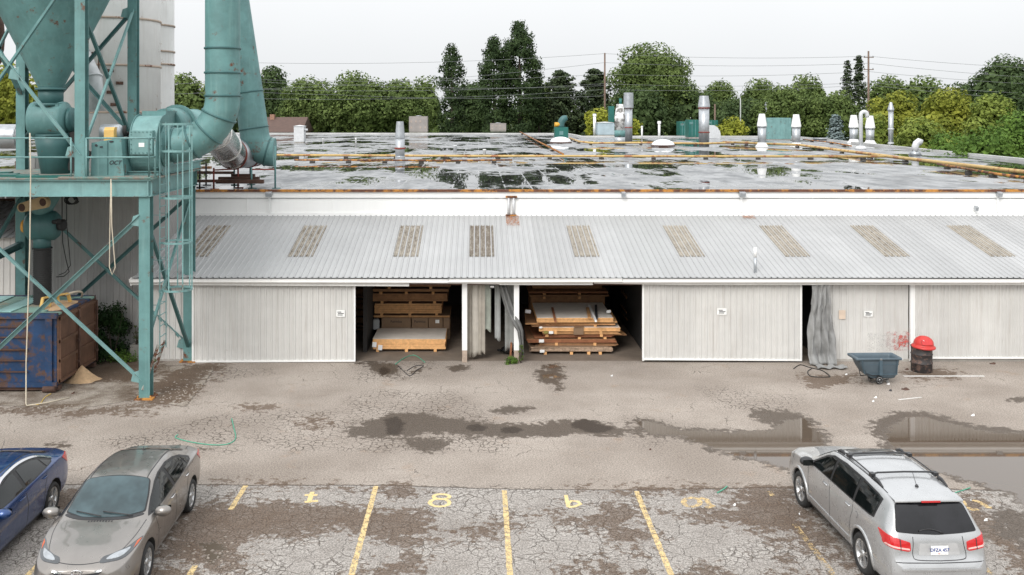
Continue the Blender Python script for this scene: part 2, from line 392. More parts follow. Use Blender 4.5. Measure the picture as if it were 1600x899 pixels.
idx = np.arange(nx*ny).reshape(nx, ny)
fc = np.stack([idx[:-1, :-1], idx[1:, :-1], idx[1:, 1:], idx[:-1, 1:]], -1).reshape(-1, 4)
me.vertices.add(nx*ny); me.vertices.foreach_set('co', vs.ravel())
me.loops.add(fc.size); me.loops.foreach_set('vertex_index', fc.ravel().astype(np.int32))
me.polygons.add(len(fc)); me.polygons.foreach_set('loop_start', np.arange(0, fc.size, 4, dtype=np.int32))
me.update(calc_edges=True)
def attr(nm, chans):
    a = me.color_attributes.new(nm, 'FLOAT_COLOR', 'POINT'); d = np.ones((nx*ny, 4), np.float32)
    for i, ch in enumerate(chans): d[:, i] = ch.ravel()
    a.data.foreach_set('color', d.ravel())
attr('stain', [field(BROWN, .6), field(DARK, .36), field(PUD, .36)])
attr('wear', [field(CRACK, .6), field(LOW, .12), field(SLAB, .15)])
attr('deep', [field(DEEP, .15), field(DEEP, .15), field(DEEP, .15)])
m, t, b = nodes('yard_asphalt'); co = objco(t)
def at3(nm):
    a = mk(t, 'ShaderNodeAttribute', attribute_name=nm); s_ = mk(t, 'ShaderNodeSeparateColor'); t.links.new(a.outputs['Color'], s_.inputs[0]); return s_.outputs
st, we, dp = at3('stain'), at3('wear'), at3('deep')
nb = noise(t, co, 1.1, 8, .68); nf = noise(t, co, 6, 5, .7); gv = ramp(t, noise(t, co, 26, 4, .9), .36, .64); gr2 = ramp(t, noise(t, co, 60, 2, .8), .3, .7); mid = noise(t, co, .35, 5, .6)
edge = ramp(t, mth(t, 'ADD', mth(t, 'MULTIPLY', nb, .5), mth(t, 'MULTIPLY', nf, .5)), .36, .64)
def thr(fld, amp, lo, hi, nn=nb):
    return ramp(t, mth(t, 'ADD', fld, mth(t, 'MULTIPLY', mth(t, 'SUBTRACT', nn, .5), amp)), lo, hi)
brown = thr(st[0], .95, .36, .64, edge); dark = thr(st[1], .75, .38, .58, edge); pud = thr(st[2], .5, .5, .62, edge)
low = thr(we[1], .35, .47, .53, edge); crk = thr(we[0], .7, .3, .75); slab = thr(we[2], .35, .45, .55, edge)
deep = thr(dp[0], .5, .35, .7, edge)
# base colours
up = mix(t, ramp(t, mid, .3, .7), (.255, .217, .185), (.355, .31, .27))
tint = noise(t, co, .9, 6, .7)
up = mix(t, ramp(t, tint, .58, .72, 0, .35), up, (.27, .17, .10))
lo_ = mix(t, ramp(t, nb, .3, .7), (.26, .236, .214), (.40, .372, .343))
base = mix(t, low, up, lo_)
base = mix(t, slab, base, mix(t, ramp(t, nb, .35, .62), (.35, .31, .265), (.17, .135, .105)))
# gravel speckle
sp = mth(t, 'ADD', mth(t, 'MULTIPLY', gv, .55), mth(t, 'MULTIPLY', gr2, .45))
amp = mth(t, 'ADD', .58, mth(t, 'MULTIPLY', low, .18))
spk = mth(t, 'ADD', 1.0, mth(t, 'MULTIPLY', mth(t, 'SUBTRACT', sp, .5), mth(t, 'MULTIPLY', amp, 2.2)))
vm = mk(t, 'ShaderNodeVectorMath', operation='SCALE'); t.links.new(base, vm.inputs[0]); t.links.new(spk, vm.inputs['Scale']); base = vm.outputs[0]
# cracks: alligator cells inside the mask, a few long ones everywhere
wob = mk(t, 'ShaderNodeTexNoise'); wob.inputs['Scale'].default_value = 3.5; wob.inputs['Detail'].default_value = 3; t.links.new(co, wob.inputs['Vector'])
va = mk(t, 'ShaderNodeVectorMath', operation='MULTIPLY_ADD'); va.inputs[1].default_value = (.28, .28, 0)
t.links.new(wob.outputs['Color'], va.inputs[0]); t.links.new(co, va.inputs[2])
def vor(scale, wid, rnd=1.):
    v = mk(t, 'ShaderNodeTexVoronoi', feature='DISTANCE_TO_EDGE', voronoi_dimensions='2D'); v.inputs['Scale'].default_value = scale; v.inputs['Randomness'].default_value = rnd
    t.links.new(va.outputs[0], v.inputs['Vector']); dd = mth(t, 'SUBTRACT', v.outputs['Distance'], mth(t, 'MULTIPLY', mth(t, 'SUBTRACT', nb, .52), wid*3.5))
    return ramp(t, dd, wid*.3, wid, 1, 0)
c1 = mth(t, 'MULTIPLY', vor(5.6, .075), mth(t, 'MULTIPLY', mth(t, 'MULTIPLY', crk, mth(t, 'SUBTRACT', 1, low)), ramp(t, nf, .38, .5)))
c1b = mth(t, 'MULTIPLY', vor(2.7, .028), mth(t, 'MULTIPLY', low, ramp(t, mid, .30, .44)))
c2 = mth(t, 'MULTIPLY', vor(1.25, .016), mth(t, 'MULTIPLY', ramp(t, mid, .52, .6), ramp(t, nf, .42, .55)))
c3 = mth(t, 'MULTIPLY', vor(7.0, .10), mth(t, 'MULTIPLY', low, ramp(t, nb, .47, .56)))
cr = mth(t, 'MAXIMUM', mth(t, 'MAXIMUM', mth(t, 'MAXIMUM', c1, c1b), c2), mth(t, 'MULTIPLY', c3, .7))
# seam between the two pavings and round the slab
def seam(fld, wdt): return ramp(t, mth(t, 'ABSOLUTE', mth(t, 'SUBTRACT', mth(t, 'ADD', fld, mth(t, 'MULTIPLY', mth(t, 'SUBTRACT', edge, .5), .3)), .5)), wdt*.4, wdt, 1, 0)
cr = mth(t, 'MAXIMUM', cr, mth(t, 'MAXIMUM', seam(we[1], .13), mth(t, 'MULTIPLY', seam(we[2], .1), .7)))
base = mix(t, mth(t, 'MULTIPLY', cr, .8), base, (.05, .038, .029))
t.links.new(mth(t, 'MULTIPLY_ADD', pud, .35, .18), b.inputs['Specular IOR Level'])
# stains
wetc = mk(t, 'ShaderNodeVectorMath', operation='SCALE'); t.links.new(mix(t, nf, (.068, .041, .026), (.135, .092, .062)), wetc.inputs[0]); t.links.new(spk, wetc.inputs['Scale'])
base = mix(t, mth(t, 'MULTIPLY', brown, ramp(t, nb, .2, .7, .95, .72)), base, wetc.outputs[0])
drv = mk(t, 'ShaderNodeVectorMath', operation='SCALE'); t.links.new(mix(t, nf, (.072, .054, .040), (.12, .097, .078)), drv.inputs[0]); t.links.new(spk, drv.inputs['Scale']); drk = drv.outputs[0]
base = mix(t, mth(t, 'MULTIPLY', dark, .97), base, drk)
base = mix(t, mth(t, 'MULTIPLY', deep, .8), base, (.035, .025, .018))
base = mix(t, pud, base, (.105, .080, .060))
t.links.new(base, b.inputs['Base Color'])
rg = mth(t, 'SUBTRACT', .9, mth(t, 'MULTIPLY', dark, .38)); rg = mth(t, 'SUBTRACT', rg, mth(t, 'MULTIPLY', brown, .1))
rg = mth(t, 'MAXIMUM', .02, mth(t, 'MULTIPLY', rg, mth(t, 'SUBTRACT', 1, pud)))
t.links.new(rg, b.inputs['Roughness'])
hgt = mth(t, 'SUBTRACT', mth(t, 'ADD', mth(t, 'MULTIPLY', sp, .35), mth(t, 'MULTIPLY', nf, .25)), mth(t, 'MULTIPLY', cr, 1.0))
bn = bump(t, b, hgt, .6, .02)
t.links.new(mth(t, 'MULTIPLY', .6, mth(t, 'SUBTRACT', 1, pud)), bn.inputs['Strength'])
me.materials.append(m)
yard = bpy.data.objects.new('asphalt_yard', me); C.objects.link(yard); yard['kind'] = 'structure'
# the yard beyond the detailed sheet
m2 = M('yard_asphalt_far', (.30, .265, .235), .9, 0, .12, .8, bmp=.3)
o = MB()
for x0, x1, y0, y1 in ((-60, -18, -20, 29.72), (19, 60, -20, 29.72), (-18, 19, -20, 14)):
    o.add([(x0, y0, 0), (x1, y0, 0), (x1, y1, 0), (x0, y1, 0)], [(0, 1, 2, 3)])
tag(o.build('asphalt_road', m2), kind='structure')
fl = M('shed_floor_dirt', (.17, .135, .105), .9, 0, .25, 1.3, bmp=.3)
o = MB(); o.add([(-60, 29.72, 0), (60, 29.72, 0), (60, 60, 0), (-60, 60, 0)], [(0, 1, 2, 3)])
tag(o.build('floor', fl), kind='structure')

# painted bay lines and numbers: thin worn paint 4 mm up
def paintmat(name, col, wear=.5):
    m, t, b = nodes(name); co = objco(t)
    t.links.new(mix(t, noise(t, co, 5, 4), tuple(x*.75 for x in col), col), b.inputs['Base Color']); b.inputs['Roughness'].default_value = .8
    tr = mk(t, 'ShaderNodeBsdfTransparent'); ms = mk(t, 'ShaderNodeMixShader')
    n = mth(t, 'ADD', mth(t, 'MULTIPLY', noise(t, co, 9, 6, .75), .6), mth(t, 'MULTIPLY', noise(t, co, 45, 2, .8), .4))
    t.links.new(ramp(t, n, wear-.07, wear+.07), ms.inputs[0])
    t.links.new(tr.outputs[0], ms.inputs[1]); t.links.new(b.outputs[0], ms.inputs[2])
    t.links.new(ms.outputs[0], t.nodes['Material Output'].inputs[0]); return m
ypaint = paintmat('yellow_road_paint', (.74, .55, .27), .47); ypaint3 = paintmat('fading_yellow_paint', (.72, .52, .25), .54); ypaint2 = paintmat('worn_yellow_paint', (.72, .52, .25), .49); wpaint = paintmat('white_road_paint', (.78, .76, .73), .42)
def ribbon(mb, pts, wd, z=.004, closed=False, wob=.006):
    pts = [Vector((*p, 0)) for p in pts]
    dense = []
    n = len(pts)
    for i in range(n if closed else n-1):
        a, c = pts[i], pts[(i+1) % n]; k = max(1, int((c-a).length/.12))
        dense += [a.lerp(c, j/k) for j in range(k)]
    if not closed: dense.append(pts[-1])
    vs_ = []; N = len(dense)
    for i, p in enumerate(dense):
        d = (dense[(i+1) % N if closed else min(i+1, N-1)]-dense[(i-1) % N if closed else max(i-1, 0)]).normalized()
        nrm = Vector((-d.y, d.x, 0)); w1 = wd/2+RND.uniform(-wob, wob); w2 = wd/2+RND.uniform(-wob, wob)
        vs_ += [(p+nrm*w1).to_tuple()[:2]+(z,), (p-nrm*w2).to_tuple()[:2]+(z,)]
    K = N if closed else N-1
    mb.add(vs_, [(2*i, 2*((i+1) % N), 2*((i+1) % N)+1, 2*i+1) for i in range(K)])
for k, (x, y1, mt) in enumerate(((-9.95, 19.7, ypaint), (-7.33, 19.6, ypaint), (-4.70, 19.75, ypaint), (-2.07, 19.72, ypaint), (.51, 19.5, ypaint), (3.13, 19.45, ypaint), (5.77, 18.2, ypaint3), (8.36, 18.2, ypaint3))):
    o = MB(); segs = [(14.05, y1)]
    if x == -4.70: segs = [(14.05, 16.25), (18.55, y1)]
    if x == 5.77: segs = [(14.05, 17.9), (19.2, 19.45)]
    for a, c in segs: ribbon(o, [(x, a), (x, c)], .10)
    tag(o.build('bay_line', mt), kind='structure')
npaint = paintmat('number_paint', (.76, .58, .28), .40)
def strokes(lst, wd=.075, mt=npaint):
    o = MB()
    for i, (pts, cl) in enumerate(lst):
        ribbon(o, [GR(*p) for p in pts], wd, .004+.0004*i, cl)
    return tag(o.build('bay_number', mt), kind='structure')
strokes([([(476,774),(496,774)], False), ([(488,769),(482,786)], False), ([(476,785),(497,783)], False)], .09)
strokes([(ell(690,776.5,12.5,4), True), (ell(687,786,15.5,6.2), True)], .08)
strokes([([(884,774),(888,793)], False), ([(888,793),(898,792),(907,788),(902,784),(893,783),(888,786)], False)], .08)
strokes([(ell(1081,785,13,7), True), ([(1094,778),(1104,781),(1108,788),(1112,792)], False), ([(1104,794),(1116,790)], False)], .1, ypaint2)
strokes([([(1496,784),(1505,784),(1508,792),(1520,797),(1528,796)], False), ([(1520,782),(1531,785),(1543,793),(1550,794)], False)], .11, ypaint2)
o = MB(); ribbon(o, [(GR(1412,588)), GR(1538,588)], .10); ribbon(o, [GR(1404, 625), GR(1440, 621)], .05)
tag(o.build('white_ground_line', wpaint), kind='structure')

# ================================================================ WAREHOUSE
YF = 29.6; YE = 29.35; YT = 35.2; ZE = 2.58; ZT = 3.84; ZR = 4.76
XL, XR = -10.34, 24.0
def fx(px): return PX(px, YF)
SL = (ZT-ZE)/(YT-YE)
wh = thing('warehouse', 'long white factory with a wet flat roof and a ribbed lean-to along its front', 'building', (0, 32, 0))
# lean-to roof sheets
o = MB(); o.ribs(XL, XR, lambda u, tt, off: (u, YE+(YT-YE)*tt, ZE+(ZT-ZE)*tt+off), .186, .028, .03, .018)
o.add([(XL, YE, ZE-.012), (XR, YE, ZE-.012), (XR, YT, ZT-.012), (XL, YT, ZT-.012)], [(0, 3, 2, 1)])
o.build('lean_to_roof', roofm, wh, fixn=False)
# skylight panels, with the same ribs
Ya_, Yb_ = 31.1, 34.05
for k, px in enumerate((339, 490, 640.5, 751.5, 899.5, 1052, 1203, 1349, 1498)):
    xc = PX(px, Yb_)   # photograph x of the panel's upper edge
    o = MB()
    x0 = XL+round((xc-.39-XL)/.186)*.186+.002
    o.ribs(x0, x0+.79, lambda u, tt, off: (u, Ya_+(Yb_-Ya_)*tt, ZE+SL*(Ya_+(Yb_-Ya_)*tt-YE)+off+.008), .186/2, .03, .02, .014, phase=XL)
    p = o.build('skylight', skyl, wh, fixn=False)
# gutter and fascia
o = MB()
prof = [(-.0, 0), (-.13, .005), (-.155, .03), (-.15, .1), (-.17, .12), (-.165, .13), (-.14, .115), (-.14, .04), (0, .03)]
def gut(x0, x1, z, tilt=0):
    o.prism(prof, lambda a, c: (x0, YE+.04+a, z+c), lambda a, c: (x1, YE+.04+a, z+c+tilt))
for a, c, tl_ in ((XL-.1, -6.2, .0), (-6.2, -.9, -.012), (-.9, 4.3, .012), (4.3, 10.1, .0), (10.1, 16.2, -.008), (16.2, XR, .0)): gut(a, c-.01, ZE-.14, tl_)
o.build('gutter', white_p, wh)
o = MB()
for a, c, d0, d1 in ((XL-.06, fx(640), -.0, -.04), (fx(642), fx(780), .06, .02), (fx(780), fx(925), .0, .0), (fx(927), fx(1060), .045, .0), (fx(1060), XR, .0, .0)):
    o.add([(a, YE+.02, ZE-.2+d0-.015), (c, YE+.02, ZE-.2+d1-.015), (c, YE+.02, ZE-.10), (a, YE+.02, ZE-.10), (a, YE+.06, ZE-.2+d0-.015), (c, YE+.06, ZE-.2+d1-.015), (c, YE+.06, ZE-.10), (a, YE+.06, ZE-.10)],
          [(0, 1, 2, 3), (7, 6, 5, 4), (0, 4, 5, 1), (1, 5, 6, 2), (2, 6, 7, 3), (3, 7, 4, 0)])
o.box(XL-.1, XL-.06, YE-.02, YT, ZE-.23, ZE-.0)
o.build('fascia', white_p, wh)
# upper wall above the lean-to, with cap
o = MB(); o.box(XL, 30, YT, YT+.12, 0, ZR-.42) if False else None
o.box(XL, 31, YT+.01, YT+.13, ZT-.35, ZR-.25)
o.box(XL, 31, YT-.04, YT+.01, ZR-.28, ZR-.045)
o.box(XL, 31, YT-.03, YT+.012, ZT-.03, ZT+.11)
for i, x in enumerate(np.arange(XL+2, 30, 3.05)): o.box(x, x+.035, YT-.012, YT+.01, ZT+.11, ZR-.28)
pw = M('parapet_white', (.84, .838, .825), .55, 0, .04, .5, streak=.16, scol=(.62, .60, .57))
o.build('upper_wall', pw, wh)
o = MB(); o.bar((-10.2, YT-.06, ZR-.02), (31, YT-.06, ZR-.02), .11, .09)
o.build('roof_edge_flashing', rusty, wh)
# main roof membrane
RP = [(-34, YT-.02), (30.4, YT-.02), (32.2, 58), (35.6, 95), (37.4, 117), (12.3, 117.5), (12.0, 134), (-60, 138), (-60, YT-.02)]
m, t, b = nodes('roof_membrane'); co = objco(t)
# long patches running with the roof, in rows of rolled felt
n1 = noise(t, co, .16, 5, .62, (1.6, .9, 1)); n2 = noise(t, co, 1.2, 6, .7, (.8, .35, 1)); n3 = noise(t, co, .5, 4, .6)
br = mk(t, 'ShaderNodeTexBrick'); br.inputs['Scale'].default_value = 1.0; br.inputs['Mortar Size'].default_value = .035; br.inputs['Brick Width'].default_value = 2.6; br.inputs['Row Height'].default_value = 1.0
br.inputs['Color1'].default_value = (.35, .35, .35, 1); br.inputs['Color2'].default_value = (.65, .65, .65, 1); br.inputs['Mortar'].default_value = (1, 1, 1, 1); br.inputs['Mortar Smooth'].default_value = .3
mp = mk(t, 'ShaderNodeMapping'); mp.inputs['Rotation'].default_value = (0, 0, R(90)); t.links.new(co, mp.inputs[0]); t.links.new(mp.outputs[0], br.inputs['Vector'])
bw = mk(t, 'ShaderNodeRGBToBW'); t.links.new(br.outputs['Color'], bw.inputs[0])
wet = mth(t, 'ADD', mth(t, 'ADD', n1, mth(t, 'MULTIPLY', mth(t, 'SUBTRACT', n2, .5), .45)), mth(t, 'MULTIPLY', mth(t, 'SUBTRACT', .5, bw.outputs[0]), .10))
pudr = ramp(t, wet, .49, .54)
colr = mix(t, ramp(t, n2, .35, .65), (.15, .155, .16), (.30, .305, .31))
colr = mix(t, mth(t, 'MULTIPLY', ramp(t, bw.outputs[0], .7, .95, 0, .45), ramp(t, n3, .4, .6)), colr, (.40, .40, .40))
colr = mix(t, ramp(t, n3, .6, .75, 0, .6), colr, (.14, .13, .12))
colr = mix(t, pudr, colr, (.035, .037, .035))
t.links.new(colr, b.inputs['Base Color'])
damp = ramp(t, wet, .34, .5, .75, .38)
t.links.new(mth(t, 'MAXIMUM', .015, mth(t, 'MULTIPLY', damp, mth(t, 'SUBTRACT', 1, pudr))), b.inputs['Roughness'])
bn = bump(t, b, mth(t, 'ADD', n2, mth(t, 'MULTIPLY', bw.outputs[0], .4)), .15, .03); t.links.new(mth(t, 'MULTIPLY', .12, mth(t, 'SUBTRACT', 1, pudr)), bn.inputs['Strength'])
o = MB(); o.prism(RP, lambda a, c: (a, c, ZR-.06), lambda a, c: (a, c, ZR-.3))
o.build('main_roof', m, wh)
# parapet curb along the far and side edges
o = MB()
for (a, c), (d_, e) in zip(RP[1:7], RP[2:8]): o.bar((a, c, ZR+.02), (d_, e, ZR+.02), .3, .16)
curb = M('parapet_cap', (.50, .50, .49), .6, 0, .2, .3, rust=.3, rcol=(.25, .13, .08), rscale=.4)
o.build('roof_curb', curb, wh)
o = MB()
for (a, c), (d_, e) in zip(RP[1:7], RP[2:8]): o.bar((a-.1, c-.1, 2.2), (d_-.1, e-.1, 2.2), .3, 4.4)
o.build('outer_wall', siding, wh)
# shed interior: back wall, side walls, ceiling
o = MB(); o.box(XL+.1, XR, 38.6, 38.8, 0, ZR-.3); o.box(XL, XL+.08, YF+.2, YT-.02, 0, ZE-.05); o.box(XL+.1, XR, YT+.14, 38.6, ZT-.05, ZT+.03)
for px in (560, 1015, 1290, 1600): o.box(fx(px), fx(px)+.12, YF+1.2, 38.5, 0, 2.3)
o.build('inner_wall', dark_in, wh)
# corrugated front: fixed panels, sliding doors, posts
def panel(name, x0, x1, z0, z1, y, mt=siding, frame=True, tilt=0, parent=wh, rp=.175):
    o = MB()
    n0 = len(o.v); nv = 10
    for k in range(nv):   # stacked strips so that the sheet can carry shallow dents
        ta, tb_ = k/nv, (k+1)/nv
        def pt(u, tt, off, ta=ta, tb_=tb_):
            q = ta+(tb_-ta)*tt; z = z0+tilt*(x1-u)/(x1-x0)*(1-q)+(z1-z0)*q
            d = mnoise.noise((u*.9, z*1.1, y))*.016+mnoise.noise((u*2.7, z*2.3, y+9))*.012
            return (u+mnoise.noise((u*1.3, z*.8, 4))*.008, y-off+d*(q > 0)*(1-q*.6), z)
        o.ribs(x0, x1, pt, rp, .022, .045, .018)
    o.box(x0+.01, x1-.01, y+.004, y+.04, z0+.03, z1)
    p = o.build(name, mt, parent, fixn=False)
    if frame:
        q = MB(); q.box(x0-.02, x0+.035, y-.035, y+.045, z0, z1); q.box(x1-.04, x1+.015, y-.036, y+.045, z0, z1)
        q.bar((x0-.01, y-.012, z0+.02+tilt), (x1+.01, y-.012, z0+.02), .06, .05); q.build('door_frame', white_p, p)
    return p
panel('wall_panel', XL+.02, fx(301), .05, ZE-.2, YF+.12, frame=False)
panel('sliding_door', fx(302), fx(555), .03, ZE-.17, YF-.05, tilt=-.02)
panel('sliding_door', fx(1004), fx(1251), .05, ZE-.17, YF-.05, tilt=.03)
panel('wall_panel', fx(1290), fx(1421), .06, ZE-.2, YF+.08, frame=False, rp=.21)
panel('sliding_door', fx(1428), fx(1640), .10, ZE-.2, YF+.02, rp=.11)
panel('wall_panel', fx(1640)+.05, XR, .05, ZE-.2, YF+.08, frame=False)
for px0, px1 in ((722, 730), (803, 811)):
    o = MB(); o.box(fx(px0), fx(px1), YF-.06, YF+.08, .36, ZE-.2); p = o.build('post', white_c, wh)
    o = MB(); o.box(fx(px0)+.005, fx(px1)-.005, YF-.054, YF+.074, 0, .36); o.build('post_foot', M('stained_post_foot', (.38, .30, .24), .8, 0, .3, 5), p)
o = MB(); o.box(fx(1422), fx(1426.5), YF-.03, YF+.06, .02, ZE-.19); o.build('post', white_c, wh)
o = MB(); o.box(XL+.04, XR, YF-.02, YF+.05, ZE-.2, ZE-.12); o.box(XL+.04, XR, YF+.02, YF+.05, ZE-.26, ZE-.18); o.build('door_track', rust_d, wh)
o = MB(); o.box(fx(1290), XR, YF+.05, YF+.2, 0, .07); o.box(XL, fx(300), YF+.1, YF+.25, 0, .06); o.build('sill', conc, wh)
# rust stain below the drain pipes, dents on doors
def decal_box(name, mt, x0, x1, z0, z1, y, parent): o = MB(); o.box(x0, x1, y-.003, y, z0, z1); return o.build(name, mt, parent)

# small fixtures on the upper wall
def lampbox(px, py, lab, arm=True, w_=.22):
    X, Z = PX(px, YT), PZ(py, YT)
    th = thing('wall_fixture', lab, 'light fixture', (X, YT-.05, Z), 'fixtures on the upper wall')
    o = MB(); o.obox((X, YT-.16, Z), (w_, .16, .14), (20, 0, 0)); o.build('housing', galv, th)
    o = MB(); o.bar((X, YT-.04, Z-.02), (X, YT-.12, Z), .05, .05); o.build('bracket', galv, th)
    if arm:
        o = MB(); o.box(X-.04, X+.04, YT-.06, YT-.03, PZ(332, YT), Z-.08); o.build('conduit', white_c, th)
lampbox(421.5, 303, 'grey box light on the upper wall nearest the teal tower')
lampbox(1158, 303, 'grey wall light on the upper wall over the long closed sliding door')
lampbox(973, 303, 'small grey light without conduit in the middle of the upper wall', False, .14)
lampbox(1558, 303, 'grey wall light on the upper wall above the red-topped drum side', True, .16)
lampbox(1522, 325, 'tiny grey box low on the upper wall', False, .1)
X = PX(799, YT-.1); th = thing('drain_pipe', 'pair of short white drain pipes with rust below on the upper wall', 'pipe', (X, YT-.1, ZT))
for dx in (-.1, .08):
    o = MB(); o.tube([(X+dx, YT-.08, PZ(308, YT)), (X+dx, YT-.08, ZT+.02)], .045, 10); o.build('pipe', galv_w, th)
o = MB(); o.box(X-.2, X+.2, YT-.13, YT-.04, PZ(309, YT), PZ(306, YT)); o.box(X-.2, X+.18, YT-.14, YT-.03, ZT+.0, ZT+.05); o.build('bracket', rusty, th)
x1 = fx(792)
# vent pipe rising from the lean-to roof
Yp = 29.75; X = PX(1180, Yp)
th = thing('vent_pipe', 'thin upright pipe with a white top at the lean-to gutter', 'pipe', (X, Yp, ZE))
o = MB(); o.tube([(X, Yp, ZE-.0), (X, Yp, PZ(402, Yp))], .045, 10); o.build('pipe', galv, th)
o = MB(); o.tube([(X, Yp, PZ(402, Yp)), (X, Yp, PZ(387, Yp))], .05, 10); o.build('cap', white_c, th)

# notices on the doors
def notice(px, py, w_, h_, lab, mt=notice_w, y=YF-.09, marks=True):
    X, Z = PX(px, y), PZ(py, y)
    th = thing('notice', lab, 'notice', (X, y, Z), 'notices on the front')
    o = MB(); o.box(X-w_/2, X+w_/2, y, y+.012, Z-h_/2, Z+h_/2); o.build('sheet', mt, th)
    if marks:
        o = MB()
        for a, c, d_ in ((-.35, .1, .2), (-.3, .38, -.02), (-.35, .25, -.24)): o.box(X+a*w_, X+c*w_, y-.002, y, Z+d_*h_-.012, Z+d_*h_+.012)
        o.build('print', ink, th)
notice(532, 490, .26, .2, 'small white notice on the sliding door left of the board stacks')
notice(1128, 487, .28, .19, 'white notice on the closed sliding door right of the messy board pile')
notice(1357, 490.5, .26, .17, 'wide white notice on the wall above the slate cart', y=YF+.04)
notice(1316, 492, .2, .27, 'blank cream notice with a rusty top edge beside the grey tarp', M('cream_sheet', (.62, .50, .40), .7), YF+.04, False)
# red spray mark on the wall
def spray(name, px0, px1, py0, py1, col, y, wear):
    m = paintmat(name, col, wear); o = MB()
    X0, X1, Z0, Z1 = PX(px0, y), PX(px1, y), PZ(py1, y), PZ(py0, y)
    o.grid(6, 3, lambda a, c: (X0+(X1-X0)*a, y, Z0+(Z1-Z0)*c), False); return o.build('spray_mark', m, wh)
spray('red_spray', 1404, 1419, 524, 543, (.62, .12, .10), YF+.052, .52); spray('red_spray_faint', 1385, 1421, 518, 548, (.6, .2, .18), YF+.054, .56)
spray('white_scuffs', 1355, 1392, 520, 548, (.75, .74, .72), YF+.053, .56)

rs = paintmat('rust_wash', (.42, .17, .07), .52)
o = MB()
for a0, a1, t0, t1 in ((PX(790, YT), PX(810, YT), .80, .985), (PX(1157, YT), PX(1176, YT), .93, .985)):
    o.grid(6, 3, lambda a, c: (a0+(a1-a0)*a, YE+(YT-YE)*(t0+(t1-t0)*c), ZE+(ZT-ZE)*(t0+(t1-t0)*c)+.034), False)
o.build('rust_stain', rs, wh)
# ================================================================ DUST COLLECTOR TOWER AND LEFT SIDE
YA, YB = 25.85, 29.72; XA, XD, XF = -8.78, -10.48, -13.85; ZD = 5.78
# buildings behind it
th = thing('equipment_house', 'tall weathered ribbed metal enclosure behind the teal tower', 'building', (-12.1, 32, 0))
panel('wall', -13.95, XL-.0, .0, 6.15, 30.35, siding_d, False, 0, th, rp=.2)
o = MB(); o.ribs(30.35, YT, lambda u, tt, off: (XL+off+.01, u, 6.15*tt), .2, .02, .04, .02); o.ribs(30.35, YT, lambda u, tt, off: (-13.96-off, u, 6.15*tt), .2, .02, .04, .02)
o.box(-13.9, XL-.02, 30.42, 36.5, 6.05, 6.17); o.build('side_wall', siding_d, th, fixn=False)
o = MB(); o.box(XL-.07, XL+.06, 30.22, 30.34, 0, 6.1); o.build('corner_trim', white_p, th)
th = thing('neighbour_shed', 'low white ribbed shed with a rust-brown eave at the far edge of the yard', 'building', (-21, 38, 0))
panel('wall', -27, -17.6, 0, 2.7, 38, siding, False, 0, th, rp=.25)
o = MB(); o.ribs(-27, -17.5, lambda u, tt, off: (u, 37.7+4.5*tt, 2.72+1.0*tt+off), .3, .03, .04, .03); o.build('roof', galv_w, th, fixn=False)
o = MB(); o.obox((-20, 42.3, 4.0), (14, .12, .55), (0, 3, 0)); o.build('eave_band', rust_d, th)
o = MB(); o.tube([(PX(27, 31), 31, 0), (PX(27, 31), 31, 6)], .07, 8)
tag(o.build('standpipe', rust_d, org=(PX(27, 31), 31, 0)), 'dark brown upright pipe beside the grey enclosure', 'pipe')

# white silos
def silo(name, cx, cy, r, z0, z1, lab, seams, flare=0):
    th = thing(name, lab, 'silo', (cx, cy, 0))
    o = MB(); prof = [(r, z0), (r, z1)]
    if flare: prof = [(r+flare, z0), (r+flare, z0+.8), (r+flare*.6, z0+1.5), (r, z0+2.2), (r, z1)]
    o.lathe(prof, (cx, cy, 0), 56); o.build('shell', silo_m, th)
    o = MB()
    for z in seams: o.lathe([(r+.002, z-.035), (r+.035, z-.03), (r+.035, z+.03), (r+.002, z+.035)], (cx, cy, 0), 56, caps=False)
    o.build('seam_ring', M('silo_seam', (.45, .36, .29), .7, 0, .2, 3, rust=.4), th)
    return th
s1 = silo('silo', -12.55, 33.4, 1.62, 5.9, 15, 'broad white silo with rusty seams behind the teal tower', [7.55, 9.1, 10.65, 12.2])
o = MB()
for a, z in ((-92, 9.45), (-92, 8.95), (-92, 8.5), (-70, 8.9), (-70, 8.2), (-86, 7.95), (-66, 7.8), (-60, 8.5)):
    x, y = -12.55+1.63*math.cos(R(a)), 33.4+1.63*math.sin(R(a)); o.obox((x, y, z), (.22, .12, .1), (0, 0, a+90)); o.tube([(x, y, z), (x, y-.16, z)], .05, 8)
o.bar((-12.3, 33.4-1.7, 7.7), (-12.3, 33.4-1.7, 9.7), .03, .05); o.build('fittings', rust_d, s1)
silo('silo', -12.98, 38.0, 1.12, 4.7, 15.5, 'narrow white rust-streaked stack with a flared foot behind the broad silo', [6.9, 9.4, 10.9, 12.4, 9.9], .16)

# support frame
fr = thing('support_tower', 'teal steel tower with platform, cross bracing and caged ladder carrying the dust collector', 'tower', (XA, YA, 0))
def column(x, y, z0, z1, wd=.29):
    o = MB(); t_ = .022
    o.box(x-wd/2, x+wd/2, y-wd/2, y-wd/2+t_, z0, z1); o.box(x-wd/2, x+wd/2, y+wd/2-t_, y+wd/2, z0, z1)
    o.box(x-.012, x+.012, y-wd/2+t_, y+wd/2-t_, z0, z1)
    c = o.build('column', teal, fr)
    if z0 < 1:
        q = MB(); q.box(x-.24, x+.24, y-.24, y+.24, 0, .04)
        for i in (-1, 1):
            for j in (-1, 1): q.lathe([(.02, 0), (.02, .1)], (x+.17*i, y+.17*j, 0), 8)
        q.build('base_plate', rusty, c)
    return c
for x, y in ((XA, YA), (XA, YB), (XF, YA), (XF, YB)): column(x, y, 0, ZD-.45)
for x, y in ((XD, YA), (XD, YB), (XF, YA), (XF, YB)): column(x, y, ZD-.03, 14, .27)
